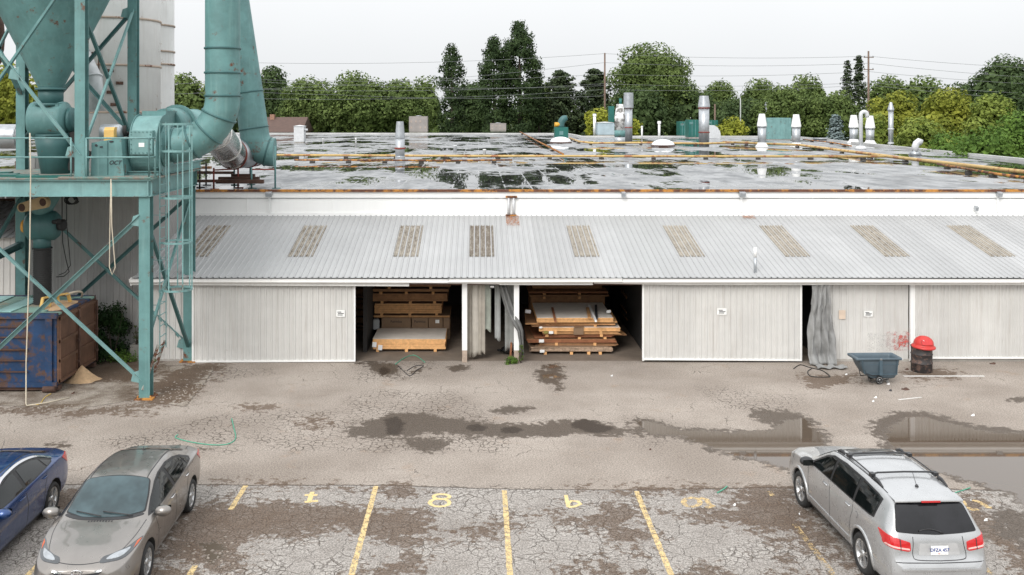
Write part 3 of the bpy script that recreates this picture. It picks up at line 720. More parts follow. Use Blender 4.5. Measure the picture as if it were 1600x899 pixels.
def beam(p0, p1, w_=.2, h_=.44, mt=teal, nm='beam'):
    o = MB(); o.ibeam(p0, p1, w_, h_); return o.build(nm, mt, fr)
zb = ZD-.23
beam((XF-3.5, YA-.12, zb), (XA+.2, YA-.12, zb), mt=teal_l)
beam((XF-.2, YB+.1, zb), (XA+.2, YB+.1, zb)); beam((XA+.1, YA-.02, zb), (XA+.1, YB+.35, zb)); beam((XF, YA, zb), (XF, YB, zb)); beam((XD, YA, zb), (XD, YB, zb), h_=.3)
o = MB(); o.box(XA+.11, XA+.13, YA-.22, YA-.02, ZD-.45, ZD-.01); o.build('end_plate', teal_l, fr)
# deck plates, weathered
dk = M('deck_plate', (.22, .20, .17), .8, 0, .25, 2, rust=.45, rcol=(.12, .22, .20))
o = MB(); o.box(XF-3, XA+.24, YA-.24, YB+.4, ZD, ZD+.03); o.box(-11.0, XA+.2, YA-.26, YA+.3, ZD+.03, ZD+.07); o.build('deck', dk, fr)
o = MB()
for x0, x1, y0, y1, a in ((-13.9, -12.6, 26.4, 26.9, 4), (-13.4, -11.9, 26.2, 26.5, -3), (-12.2, -10.8, 25.8, 26.1, 2), (-14, -13.2, 27.4, 27.8, 8)): o.obox(((x0+x1)/2, (y0+y1)/2, ZD+.06), (x1-x0, y1-y0, .05), (0, 0, a))
o.build('loose_plate', green_d, fr)
def brace(p0, p1, mt=teal_l, w_=.1):
    o = MB(); o.angle(p0, p1, w_, (0, 1, 0) if abs(p0[1]-p1[1]) < .5 else (1, 0, 0)); return o.build('brace', mt, fr)
yf = YA-.1
brace((XF, yf, PZ(322, yf)), (XA-.1, yf, PZ(596, yf))); brace((XF, yf-.02, PZ(612, yf)), (XA-.1, yf-.02, PZ(338, yf)))
yb = YB-.05
brace((XF, yb, PZ(300, yb)), (XA, yb, PZ(541, yb)), teal); brace((XF, yb+.05, PZ(542, yb)), (XA, yb+.05, PZ(306, yb)), teal_d)
brace((XA, YA+.1, PZ(350, YA)), (XA, YB-.1, PZ(541, YB)), teal_d, .08); brace((XA+.02, YA+.1, PZ(530, YA)), (XA+.02, YB-.1, PZ(312, YB)), teal, .08)
brace((XF, YA, 2.2), (XF, YB, 5.1), teal, .12); beam((XF, YA, 3.2), (XF, YB, 3.55), .15, .2, teal_d)
# upper braces
brace((XF+2.95, yf, PZ(-25, yf)), (XF+.0, yf, PZ(230, yf)), teal); brace((XF, yf-.02, PZ(-12, yf)), (XD+.0, yf-.02, PZ(243, yf)), teal_l)
brace((XD, yb, PZ(15, yb)), (XF, yb, PZ(214, yb)), teal_d, .13); brace((XD, yb, PZ(213, yb)), (XF, yb, PZ(15, yb)), teal, .1)
brace((XD, YA+.1, PZ(20, YA)), (XD, YB-.1, PZ(221, YB)), teal_d, .08); brace((XD+.02, YA+.1, PZ(226, YA)), (XD+.02, YB-.1, PZ(16, YB)), teal_l, .08)
brace((XF, YA+.1, 7), (XF, YB, 11), teal, .1); brace((XF, YA+.1, 11.5), (XF, YB, 8), teal, .1)
for x, z, y_ in ((XD-.22, PZ(236, yf), yf), (XD-.2, PZ(20, yb), yb), (XA-.2, PZ(344, yf), yf), (XA-.2, PZ(588, yf), yf), (-12.2, PZ(115, yf), yf), (XA-.2, PZ(536, yb), yb)):
    o = MB(); o.prism([(-.16, -.13), (.12, -.18), (.12, .18), (-.1, .1)], lambda u, v_: (x+u, y_-.03, z+v_), lambda u, v_: (x+u, y_-.018, z+v_)); o.build('gusset', teal_l, fr)
# handrail round the deck
def rail(pts, nm='railing'):
    o = MB()
    for hh in (.58, 1.08): o.tube([(x, y, ZD+hh) for x, y in pts], .024, 8)
    for (x0, y0), (x1_, y1_) in zip(pts, pts[1:]):
        n = max(1, int(math.dist((x0, y0), (x1_, y1_))/1.5))
        for i in range(n+1): o.tube([(x0+(x1_-x0)*i/n, y0+(y1_-y0)*i/n, ZD), (x0+(x1_-x0)*i/n, y0+(y1_-y0)*i/n, ZD+1.09)], .024, 8)
    o.build(nm, teal_l, fr)
rail([(XD+.2, YA-.2), (XA+.14, YA-.2), (XA+.18, 26.02)]); rail([(XF-2.5, YA-.2), (XD-.2, YA-.2)])
# ladder with cage
lx = XA+.28
o = MB()
zl0 = 1.15
for y in (26.1, 26.62): o.bar((lx, y, zl0), (lx, y, ZD+1.5), .012, .065, (0, 1, 0))
z = zl0+.1
while z < ZD+.1: o.tube([(lx, 26.1, z), (lx, 26.62, z)], .013, 6); z += .29
for z in (2.4, 3.6, 4.8):
    for y in (26.1, 26.62): o.bar((lx, y, z), (XA+.1, y, z), .05, .012)
ld = o.build('ladder', teal_l, fr)
o = MB()
for z in (2.78, 4.05, 5.25, 6.5, 7.22):
    pts = [(lx+.0, 26.02, z)]+[(lx+.38-.40*math.cos(a), 26.36-.40*math.sin(a)*1.0, z) for a in [R(35)+k*R(290)/16 for k in range(17)]]+[(lx+.0, 26.70, z)]
    for a, c in zip(pts, pts[1:]): o.bar(a, c, .01, .055)
for a in (75, 128, 180, 232, 285): o.bar((lx+.38-.40*math.cos(R(a)), 26.36-.40*math.sin(R(a)), 2.78), (lx+.38-.40*math.cos(R(a)), 26.36-.40*math.sin(R(a)), 7.22), .035, .008, (0, 1, 0))
o.build('cage', teal_l, ld)
o = MB()
for y in (26.05, 26.6): o.bar((lx-.02, y+.0, 1.35), (lx-.32, y-.35, .25), .03, .07)
for k in range(5): f_ = k/4.6; o.tube([(lx-.02-.3*f_, 26.05-.35*f_, 1.3-1.05*f_), (lx-.02-.3*f_, 26.6-.35*f_, 1.3-1.05*f_)], .014, 6)
o.build('fold_down_section', M('rusted_pale_steel', (.36, .37, .33), .7, 0, .25, 5, rust=.5), ld)

# hopper above the platform, valve and chute
hx, hy = -12.17, 27.85
hp = thing('hopper', 'teal dust collector with a conical hopper above the platform', 'dust collector', (hx, hy, ZD))
o = MB()
def sq(h_, z): return [(hx-h_, hy-h_, z), (hx+h_, hy-h_, z), (hx+h_, hy+h_, z), (hx-h_, hy+h_, z)]
zt_, zn = 10.98, 8.15
o.lathe([(.29, zn), (1.46, 10.56), (1.66, zt_)], (hx, hy, 0), 48, caps=False); o.build('cone', teal, hp)
o = MB(); o.lathe([(1.66, zt_), (1.74, zt_), (1.74, zt_+.08), (1.66, zt_+.08), (1.66, 15.5)], (hx, hy, 0), 48)
o.build('housing', teal, hp)
o = MB(); o.lathe([(.34, 7.75), (.34, 8.25)], (hx, hy, 0), 24); o.lathe([(.42, 8.17), (.42, 8.23)], (hx, hy, 0), 24); o.lathe([(.46, 7.72), (.46, 7.8)], (hx, hy, 0), 24); o.build('neck', teal_d, hp)
o = MB(); zc_ = 7.33
o.lathe([(.30, -.56), (.5, -.5), (.52, -.44), (.52, .36), (.5, .44), (.28, .52)], (hx, hy, zc_), 28, (1, 0, 0)); o.box(hx-.36, hx+.36, hy-.36, hy+.36, zc_+.25, 7.76)
o.build('rotary_valve', teal, hp)
o = MB(); o.lathe([(.2, .5), (.36, .56), (.34, .64), (.12, .68)], (hx, hy, zc_), 20, (1, 0, 0)); o.build('valve_end', teal_d, hp)
o = MB(); o.lathe([(.50, 6.86), (.50, 6.92)], (hx+.08, hy, 0), 24); o.tube([(hx+.06, hy, 6.9), (hx+.1, hy, 6.55), (hx+.18, hy, ZD)], [.5, .47, .42], 24)
o.build('chute', teal_d, hp)
o = MB(); o.bar((hx+.72, hy, 7.0), (hx+.95, hy, 6.2), .3, .3); o.bar((hx+.95, hy-.1, 6.5), (hx+.75, hy-.1, 5.85), .12, .5); o.build('drive_motor', dark_in, hp)
# below the deck: elbow, valve, sleeve
o = MB(); o.tube([(hx+.18, hy, ZD), (hx-.02, hy, 5.3), (hx-.22, hy, 4.9), (hx-.25, hy, 4.65)], [.42, .34, .30, .27], 24); o.build('lower_chute', teal, hp)
o = MB(); o.lathe([(.1, -.5), (.3, -.46), (.4, -.36), (.42, .3), (.32, .42), (.12, .46)], (hx-.2, hy-.02, 4.32), 24, (1, .12, 0)); o.tube([(hx-.25, hy, 4.05), (hx-.25, hy, 3.65)], .24, 20); o.build('ball_valve', teal_d, hp)
o = MB(); o.lathe([(.16, .0), (.17, .12), (.1, .16)], (hx+.3, hy-.1, 4.35), 14, (1, -.3, 0)); o.lathe([(.06, 0), (.07, .25)], (hx+.2, hy-.3, 4.45), 10, (1, -.5, .2)); o.build('valve_drive', black_m, hp)
o = MB(); o.tube([(hx-.72, hy-.15, 4.32), (hx-.62, hy-.15, 4.32)], .18, 16); o.build('yellow_cap', M('orange_yellow', (.62, .30, .05), .5), hp)
# belt guard
o = MB(); cxg, czg = PX(53, 27.2), PZ(320, 27.2)
gd = [(math.cos(a)*.13+.3*(1 if math.cos(a) > 0 else -1), math.sin(a)*(.17 if math.cos(a) > 0 else .13)) for a in [R(k*15+7.5) for k in range(24)]]
ca, sa = math.cos(R(14)), math.sin(R(14))
o.prism(gd, lambda u, v_: (cxg+u*ca-v_*sa, 27.1, czg+u*sa+v_*ca), lambda u, v_: (cxg+u*ca-v_*sa, 27.3, czg+u*sa+v_*ca)); bg_ = o.build('belt_guard', tan_m, hp)
for k in (-.3, .3):
    o = MB(); dd = [(math.cos(a)*.09+k, math.sin(a)*.11) for a in [R(q*30) for q in range(12)]]
    o.prism(dd, lambda u, v_: (cxg+u*ca-v_*sa, 27.085, czg+u*sa+v_*ca), lambda u, v_: (cxg+u*ca-v_*sa, 27.1, czg+u*sa+v_*ca)); o.build('guard_mesh', rust_d, bg_)
# corrugated sleeve into the skip
o = MB(); prof = []
z = 3.68
while z > 2.1: prof += [(.235, z), (.255, z-.02), (.235, z-.04)]; z -= .055
o.lathe(prof, (hx-.24, hy, 0), 22, caps=False); o.lathe([(.27, 3.66), (.27, 3.7)], (hx-.24, hy, 0), 20)
tag(o.build('flexible_hose', black_m, org=(hx-.24, hy, 2.0)), 'black ribbed flexible hose hanging from the valve into the blue skip', 'hose')
# cables under the deck
def cable(name, pts, r, mt, lab, cat='cable', grp=None):
    o = MB(); o.tube(pts, r, 6); return tag(o.build(name, mt, org=pts[0]), lab, cat, grp)
def hang(x0, y0, z0, x1, y1, z1, sag, n=14): return [(x0+(x1-x0)*t_, y0+(y1-y0)*t_, z0+(z1-z0)*t_-sag*4*t_*(1-t_)) for t_ in [i/n for i in range(n+1)]]
cable('power_cable', [P(97, 306, 28.5), P(97, 350, 28.5), P(98, 380, 28.5)]+[P(104, 410, 28.5), P(108, 425, 28.5), P(100, 432, 28.5), P(88, 433, 28.2)], .014, black_m, 'black cable looping down beside the ribbed hose', grp='cables hanging under the deck')
cable('power_cable', [P(104, 306, 28.6), P(104, 350, 28.6), P(108, 390, 28.6), P(110, 415, 28.6), P(102, 426, 28.6), P(92, 430, 28.2)], .012, black_m, 'longer black cable hanging nearer the grey wall', grp='cables hanging under the deck')
cable('coiled_cable', [Vector(P(108, 312, 28.4))+Vector((.16*math.cos(a)+.03*a/6, .03*a/6, .12*math.sin(a)-.02)) for a in [k*.5 for k in range(38)]], .02, black_m, 'black coil of cable tucked under the deck', 'cable')
xr = PX(44, 25.4)
cable('rope', [(xr, 25.5, 7.0), (xr+.02, 25.5, 5.9), (xr+.02, 25.45, 4), (xr-.02, 25.4, 2), (xr-.03, 25.35, 1.0), (xr-.01, 25.3, .02), (xr+.1, 25.1, .02), (xr+.5, 25.35, .02), (xr+.9, 25.8, .02)], .017, rope_m, 'long pale rope hanging from the deck to the slab in front of the blue skip', 'rope', 'ropes on the tower')
xr = PX(170, 25.4)
cable('rope', [(xr, 25.55, 5.8), (xr-.01, 25.5, 4.4), (xr-.02, 25.5, 3.5), (xr+.05, 25.5, 3.3), (xr+.13, 25.5, 3.5), (xr+.04, 25.5, 4.6), (xr+.02, 25.52, 5.7)], .014, rope_m, 'short looped rope hanging from the middle of the teal beam', 'rope', 'ropes on the tower')

# fan blower
fan = thing('blower_fan', 'teal centrifugal blower with motor base and yellow belt guard on the platform', 'fan', (-9.6, 27.2, ZD))
fy, fz, fr_ = 27.15, 6.63, .86
x0f, x1f = -9.42, -8.68
o = MB(); scroll = []
for k in range(40):
    a = k*2*math.pi/40; r_ = fr_*(.9+.1*math.cos(a*.5)**2)
    scroll.append((r_*math.cos(a), r_*math.sin(a)))
o.prism(scroll, lambda u, v_: (x0f, fy+u, fz+v_), lambda u, v_: (x1f, fy+u, fz+v_)); o.build('scroll_housing', teal_l, fan)
o = MB()
for xx in (x0f-.004, x1f-.016):
    sc2 = [(u*1.05, v_*1.05) for u, v_ in scroll]
    o.prism(sc2, lambda u, v_: (xx, fy+u, fz+v_), lambda u, v_: (xx+.02, fy+u, fz+v_))
o.build('housing_flange', teal, fan)
o = MB(); o.box(x0f+.06, x1f-.08, fy-fr_-.02, fy-fr_+.25, fz-.22, fz+.42)
q = MB()
for i in range(6):
    for z in (fz-.18, fz+.38): q.lathe([(.014, 0), (.014, .025)], (x0f+.1+i*.105, fy-fr_-.02, z), 6, (0, -1, 0))
for j in range(4):
    for x in (x0f+.1, x1f-.13): q.lathe([(.014, 0), (.014, .025)], (x, fy-fr_-.02, fz-.08+j*.13), 6, (0, -1, 0))
acc = o.build('access_panel', teal_l, fan); q.build('bolt', teal_d, acc)
o = MB(); o.box(-9.12, -8.97, fy-fr_-.03, fy-fr_-.021, fz-.02, fz+.09); o.build('rating_plate', notice_w, fan)
o = MB(); o.lathe([(.56, 0), (.6, .02), (.6, .06), (.5, .08), (.47, .2)], (x1f, fy, fz), 30, (1, 0, 0)); o.build('inlet_ring', teal, fan)
o = MB()
for a in range(0, 360, 20): o.lathe([(.014, 0), (.014, .02)], (x1f+.06, fy+.56*math.cos(R(a)), fz+.56*math.sin(R(a))), 6, (1, 0, 0))
o.build('inlet_bolts', teal_d, fan)
# outlet transition at the back, with a big flange
o = MB(); o.lathe([(.62, 0), (.62, .06)], (-8.92, 28.9, 7.15), 30, (.12, 1, 0)); o.lathe([(.5, -.8), (.53, 0)], (-8.92, 28.9, 7.15), 30, (.12, 1, 0)); o.build('outlet_ring', teal, fan)
o = MB(); o.box(x0f+.05, x1f-.02, fy+.1, 28.2, fz+.35, fz+.95); o.build('outlet_box', teal, fan)
# motor base
o = MB(); o.add([(-10.3, 26.0, ZD+.07), (-9.42, 26.0, ZD+.07), (-9.42, 27.6, ZD+.07), (-10.3, 27.6, ZD+.07), (-10.28, 26.0, ZD+.95), (-9.5, 26.0, ZD+1.08), (-9.5, 27.6, ZD+1.08), (-10.28, 27.6, ZD+.95)], [(0, 3, 2, 1), (4, 5, 6, 7), (0, 1, 5, 4), (1, 2, 6, 5), (2, 3, 7, 6), (3, 0, 4, 7)])
mb_ = o.build('motor_base', teal, fan)
o = MB(); o.box(-9.86, -9.84, 25.985, 26.0, ZD+.1, ZD+1.0); o.build('seam', teal_d, mb_)
o = MB(); o.lathe([(.035, 0), (.035, .012)], (-10.15, 25.99, ZD+.88), 10, (0, -1, 0)); o.obox((-9.75, 25.99, ZD+.98), (.1, .02, .04)); o.obox((-10.02, 25.99, ZD+.84), (.07, .02, .035)); o.build('slot', ink, mb_)
textmesh('OCT', .15, ink, Matrix.Translation((-9.66, 25.985, ZD+.42)) @ Matrix.Rotation(R(90), 4, 'X'), mb_, shear=.35)
o = MB(); o.lathe([(.05, 0), (.2, .04), (.22, .1), (.22, .52), (.17, .6), (.1, .62)], (-10.5+.25, 26.5, ZD+1.22), 18, (1, 0, 0))
o.box(-10.2, -9.75, 26.35, 26.65, ZD+.95, ZD+1.05); o.build('motor', galv, fan)
o = MB(); gp = [(-.22, 0), (-.22, .42), (-.17, .5), (.17, .5), (.22, .42), (.22, 0)]
o.prism([(u, v_) for u, v_ in gp], lambda u, v_: (-9.98, 26.4+u*1.5, ZD+.86+v_), lambda u, v_: (-9.72, 26.4+u*1.5, ZD+.86+v_)); o.build('belt_guard', yel_m, fan)
o = MB(); o.tube([(-9.8, 26.75, ZD+1.2), (-9.42, 27.1, ZD+1.1)], .07, 12); o.lathe([(.15, 0), (.15, .12)], (-9.7, 26.6, ZD+1.25), 16, (1, .3, 0)); o.build('shaft', dark_in, fan)
o = MB(); o.ibeam((XA, 26.6, ZD+.15), (XA+.28, 29.9, ZD+.2), .14, .22); o.ibeam((-9.42, 26.3, ZD+.12), (-8.6, 26.3, ZD+.12), .12, .12); o.build('skid', teal, fan)

# big elbow and riser into the fan
def duct(name, pts, rs, mt, lab, seams=(), seam_mt=None, seg=36, cat='duct', parent_extra=None):
    th = thing(name, lab, cat, tuple(pts[0])); o = MB(); o.tube(pts, rs, seg); o.build('duct_wall', mt, th)
    for i in seams:
        pts_ = [Vector(p) for p in pts]; d = (pts_[min(i+1, len(pts_)-1)]-pts_[max(i-1, 0)]).normalized(); r_ = rs if not isinstance(rs, list) else rs[i]
        o = MB(); o.lathe([(r_-.002, -.03), (r_+.03, -.025), (r_+.03, .025), (r_-.002, .03)], pts_[i], seg, d, caps=False); o.build('seam_ring', seam_mt or mt, th)
    return th
ex, er = -7.10, .475
arc = [(x1f+.2, fy, fz), (x1f+.26, fy, fz)]
bR = ex-(x1f+.26)
for k in range(1, 13): a = R(90*k/12); arc.append((x1f+.26+bR*math.sin(a), fy, fz+bR*(1-math.cos(a))))
zz = arc[-1][2]; arc += [(ex, fy, zz+.05), (ex, fy, PZ(114, fy)), (ex, fy, PZ(76, fy)), (ex, fy, 12), (ex, fy, 14)]
duct('fan_duct', arc, er, teal, 'fat teal pipe curving out of the blower and rising upright', (1, 4, 7, 10, 14, 15, 16), teal_d)
# outlet pipe leading back over the roof and the galvanised elbow
duct('outlet_duct', [(-8.92, 28.96, 7.15), (-8.8, 30.2, 7.12), (-8.75, 31.6, 7.05)]+[(-8.8, 32.2, 7.0)], [.5]*4, teal_l, 'horizontal teal pipe behind the blower leading back towards the roof', (1, 2))
q = duct('roof_duct', bez((-8.8, 32.3, 7.0), (-9.0, 34.9, 6.3), (-9.26, 36.8, 5.98), 9), .54, M('crinkled_foil', (.62, .61, .59), .25, .9, .2, 7, bmp=.35), 'shiny crinkled metal elbow on the roof edge beside the teal riser', (1, 5, 9))
duct('roof_duct', [(-9.24, 36.85, 5.98), (-9.14, 37.2, 5.98), (-8.95, 37.9, 5.98), (-8.8, 38.4, 5.98), (-8.55, 39.3, 5.98)], [.56, .56, .56, .52, .45], galv, 'dull grey duct section with a rust collar on red legs', (0, 2, 3), rust_r)
# second leaning riser
pts = [(-9.75, 37.5, 14.2), (-9.36, 37.5, 11.9), (-8.82, 37.5, 8.32), (-8.62, 37.5, 6.95)]+bez((-8.60, 37.5, 6.85), (-8.55, 37.5, 6.0), (-7.82, 37.55, 6.02), 10)
duct('leaning_riser', pts, [.55]*len(pts), teal, 'long leaning teal pipe rising from the roof edge behind the upright one', (2, 3, 12), teal_d)
th = thing('duct_stand', 'thin red-brown and teal pipe legs holding the ducts on the roof edge', 'stand', (-9, 36.6, ZR))
for px, y, z1_, mt in ((334, 36.2, 5.5, rust_r), (372, 36.9, 5.6, rust_r), (393, 36.6, 5.5, teal), (430, 36.6, 6.3, teal), (312, 37.0, 5.6, dark_in), (322, 38.2, 5.6, dark_in), (366, 38.4, 5.5, teal_d), (391, 38.6, 5.5, teal_d)):
    o = MB(); o.tube([(PX(px, y), y, ZR-.06), (PX(px, y), y, z1_)], .035, 8); o.tube([(PX(px, y)-.12, y, ZR-.05), (PX(px, y)+.2, y, ZR-.05)], .03, 6); o.build('leg', mt, th)
o = MB(); o.bar((PX(393, 36.6), 36.6, 5.42), (PX(431, 36.6), 36.6, 5.42), .05, .05); o.bar((PX(334, 36.2), 36.2, 5.42), (PX(372, 36.9), 36.9, 5.42), .05, .05); o.build('crossbar', rust_r, th)
# timber and steel sections lying on the roof edge
k = 0
for px0, px1, py, y, rz, mt, lab in ((338, 412, 284, 36.5, 0, rust_d, 'lowest brown steel section on the roof edge, longest of the pile'), (342, 405, 279.5, 36.8, 1.5, rust_d, 'brown steel section second from the bottom of the roof-edge pile'), (362, 398, 275, 37.1, -2, rust_d, 'short brown section lying on top of the roof-edge pile'),
        (304, 365, 270, 38.4, -3, rust_d, 'slim brown plank lying across the roof behind the pile'), (300, 330, 262, 39.8, -6, wood_d, 'farthest brown plank on the roof under the duct'), (304, 348, 283, 36.4, 6, rust_d, 'tilted brown steel section next to the tower on the roof edge')):
    xa, xb = PX(px0, y), PX(px1, y); z = PZ(py, y)
    o = MB(); o.obox(((xa+xb)/2, y, max(z, ZR+.03)), (xb-xa, .22, .14 if k < 3 else .1), (0, 0, rz)); tag(o.build('steel_section', mt, org=((xa+xb)/2, y, max(z, ZR))), lab, 'scrap section', 'brown sections piled on the roof edge'); k += 1
# left galvanised duct and big brown duct mouth behind the tower
duct('side_duct', [(-20, 33.5, 6.72), (-17.5, 33.5, 6.72), (PX(30, 33.5)+.0, 33.5, 6.72), (PX(36, 33.5), 33.5, 6.72)], .42, galv, 'plain grey duct running out of the frame behind the tower', (2,))
duct('brown_duct', bez((-15.3, 30.4, 10.6), (-14.9, 30.4, 9.0), (-16.5, 31.2, 8.6), 8), .45, rust_d, 'rust-brown bent duct behind the hopper', (4,))
duct('cross_duct', [(-13.2, 31.0, 9.55), (-12.4, 30.6, 9.3), (-11.9, 30.2, 8.6), (-11.8, 30.1, 7.6)], .28, galv_w, 'slim white bent pipe between hopper and silo', (1, 2))

# ---- roll-off skip
DX, DY0, DY1 = -11.36, 26.42, 29.0
sk = thing('roll_off_skip', 'open-top blue steel roll-off container with rusty brown end doors under the tower', 'skip', (-14.5, 27.7, 0))
o = MB(); o.box(-19.5, DX-.03, DY0, DY1, .16, 2.08); o.build('body', blue_s, sk)
o = MB()
for x in (-18.9, -17.9, -16.9, -15.9, -14.9, -13.55, -11.58): o.box(x-.09, x+.09, DY0-.07, DY0, .2, 2.0)
o.box(-19.5, DX, DY0-.085, DY0+.0, .14, .27); o.box(-19.5, DX, DY0-.08, DY0+.06, 1.98, 2.12); o.box(-19.5, DX, DY1-.06, DY1+.06, 1.98, 2.12)
o.build('side_ribs', blue_s, sk)
o = MB()
for z in (.55, .85, 1.15, 1.48, 1.76):
    o.box(-13.42, -12.0, DY0-.055, DY0-.03, z, z+.025) if False else o.bar((-13.45, DY0-.05, z), (-12.15, DY0-.05, z), .03, .03)
o.bar((-14.8, DY0-.03, 1.12), (-12.15, DY0-.03, 1.12), .03, .03); o.build('rung', rust_d, sk)
o = MB(); o.box(-19.5, DX+.05, DY0-.02, DY0+.14, .05, .16); o.box(-19.5, DX+.05, DY1-.2, DY1-.05, .05, .16); o.tube([(DX-.35, DY0-.09, .09), (DX-.02, DY0-.09, .09)], .085, 14); o.build('skid_rail', rust_d, sk)
mid_ = (DY0+DY1)/2
for a, c in ((DY0+.02, mid_-.02), (mid_+.02, DY1-.02)):
    o = MB(); o.box(DX-.03, DX+.02, a, c, .2, 2.02)
    for z in (.24, .78, 1.3, 1.92): o.box(DX+.02, DX+.07, a+.02, c-.02, z, z+.08)
    for y in (a+.02, c-.1): o.box(DX+.02, DX+.062, y, y+.08, .24, 2.0)
    dr = o.build('end_door', brown_s, sk)
    o = MB(); o.tube([(DX+.09, c-.06, .2), (DX+.09, c-.06, 2.0)], .025, 8)
    for z in (.5, 1.1, 1.7): o.box(DX+.06, DX+.11, c-.14, c, z, z+.06)
    o.build('lock_bar', rust_d, dr)
o = MB(); o.box(-19.5, DX-.5, DY0+.02, DY1-.02, 2.05, 2.1); o.box(DX-.5, DX, DY0+.03, DY0+.25, 2.05, 2.11); o.box(DX-.5, DX, DY1-.25, DY1-.03, 2.05, 2.11)
for x in (-17.8, -16, -14.4, -13.2): o.obox((x, mid_, 2.115), (.07, DY1-DY0-.1, .04), (0, 0, 0))
o.build('lid', lid_m, sk)
o = MB(); o.obox((-14.1, mid_+.1, 2.12), (.9, 2.1, .02), (0, 0, 2)); o.obox((-12.95, mid_-.1, 2.12), (.55, 2.0, .02), (0, 0, -2)); o.build('lid_patch', M('pale_turquoise_sheet', (.28, .48, .46), .6, 0, .2, 2, rust=.3), sk)
o = MB(); o.grid(14, 8, lambda a, c: (DX-.95+.85*a, DY0+.4+1.7*c, 2.06+.12*math.sin(math.pi*a)*math.sin(math.pi*c)+.02*mnoise.noise((a*5, c*5, 1)))); o.build('sawdust_load', sawdust, sk, fixn=False)
# yellow handle frame lying on the lid
th = thing('yellow_bracket', 'yellow metal bracket lying on the lid of the blue skip', 'bracket', (-11.75, 27.3, 2.12))
o = MB(); bx_ = [(-12.05, 26.95, 2.14), (-12.02, 27.0, 2.42), (-11.62, 27.7, 2.42), (-11.6, 27.8, 2.16)]
for a, c in zip(bx_, bx_[1:]): o.bar(a, c, .1, .035)
for t_ in (.3, .6): o.bar(Vector(bx_[1]).lerp(Vector(bx_[2]), t_), Vector(bx_[0]).lerp(Vector(bx_[3]), t_), .06, .03)
o.build('frame', yel_m, th); o = MB(); o.tube(bez((-11.65, 27.6, 2.4), (-11.3, 28.2, 2.5), (-11.6, 28.6, 2.15), 8), .03, 8); o.build('strap', rope_m, th)
# sawdust cone
o = MB(); gx, gy = GR(128, 594)
o.grid(24, 12, lambda a, c: (gx+(.50*c)*math.cos(2*math.pi*a)*(1+.12*math.sin(5*a*6.28)), gy+.42*c*math.sin(2*math.pi*a), .002+.42*(1-c)**1.25+.012*mnoise.noise((a*9, c*7, 3)))); tag(o.build('sawdust_pile', sawdust, org=(gx, gy, 0), fixn=False), 'small tan cone of sawdust at the foot of the skip doors', 'sawdust pile')
# ================================================================ ROOF EQUIPMENT
def RY(py, z=ZR): return F*(H-z)/(py-HY)
def rp(px, py): Y = RY(py, ZR-.06); return PX(px, Y), Y
zr = ZR-.065
def stack(px, pb, pt, wpx, lab, mt=galv, cone=None, conemt=None, flare=0, rings=(), group=None, name='exhaust_stack', ringmt=None, conew=1.25, topw=.9):
    """round roof stack; cone: photo row where the tapered cap starts"""
    X, Y = rp(px, pb); r_ = wpx/2*Y/F; zt = PZ(pt, Y)
    th = thing(name, lab, 'roof stack', (X, Y, zr), group)
    zc = PZ(cone, Y) if cone else zt
    o = MB(); o.lathe([(r_, zr), (r_, zc)], (X, Y, 0), 24); o.build('pipe', mt, th)
    if cone:
        o = MB(); o.lathe([(r_*conew, zc-.05), (r_*conew, zc+.05), (r_*topw, zt), (r_*topw*.9, zt), (r_*conew*.9, zc)], (X, Y, 0), 24, flat=True, caps=False); o.build('cap', conemt or mt, th)
    if flare:
        o = MB(); o.lathe([(r_*flare, zr), (r_*flare, zr+.05), (r_*1.04, zr+.34), (r_*1.04, zr+.38)], (X, Y, 0), 24); o.build('flashing', conemt or galv_w, th)
    for q in rings:
        o = MB(); z = PZ(q, Y); o.lathe([(r_, z-.05), (r_+.05, z-.04), (r_+.05, z+.04), (r_, z+.05)], (X, Y, 0), 24, caps=False); o.build('ring', ringmt or rust_r, th)
    return th
stack(625, 254, 190, 14.5, 'lone grey tapered vent standing in the open middle of the roof', galv, 215, galv, 1.15, (232,), conew=1.05, topw=.75)
stack(982, 222, 145, 12, 'tall grey stack with a wide top beside the ragged white one', galv, 168, galv, 0, (168.5, 199.5), conew=1.3, topw=1.25)
stack(1100, 227, 150, 16, 'thick grey stack with cone cap and two rusty rings on its own', galv, 167, galv, 0, (169, 207), conew=1.15, topw=.86)
for px, pb, pt, lab in ((1190.5, 230, 178, 'white-capped vent left of the teal box'), (1244, 230, 179, 'white-capped vent right of the teal box'), (1334, 224, 180, 'white-capped vent left of the gooseneck pipe'), (1359.5, 226, 181, 'white-capped vent right of the gooseneck pipe')):
    stack(px, pb, pt, 12.5, lab, galv, pt+18.5, white_c, 1.6, (pt+20,), 'white-capped roof vents', ringmt=galv, conew=1.2, topw=.72)
stack(1392, 230, 160, 7.5, 'tall slim grey pipe with a small cone cap at the shrub side of the roof', galv, 172, galv, 0, (202, 224), ringmt=galv_w, conew=1.3, topw=.5)
stack(1198, 205, 158, 4.6, 'thin pipe rising behind the teal box', galv, 165, galv, 0, (), conew=1.5, topw=.6)
stack(929, 212, 178, 4.4, 'slim white vent pipe left of the pale blue box', white_c, 181, white_c, 0, (), 'small white vent pipes', 'vent_pipe', conew=1.3, topw=1.2)
stack(1030, 218, 189.5, 3.6, 'slim white vent pipe with a flat cap behind the far dome', white_c, 193, white_c, 0, (), 'small white vent pipes', 'vent_pipe', conew=1.6, topw=1.5)
stack(1003, 219, 197, 2.6, 'shortest thin white vent pipe between grey stack and dome', white_c, 199, white_c, 0, (), 'small white vent pipes', 'vent_pipe', conew=1.3, topw=1.2)
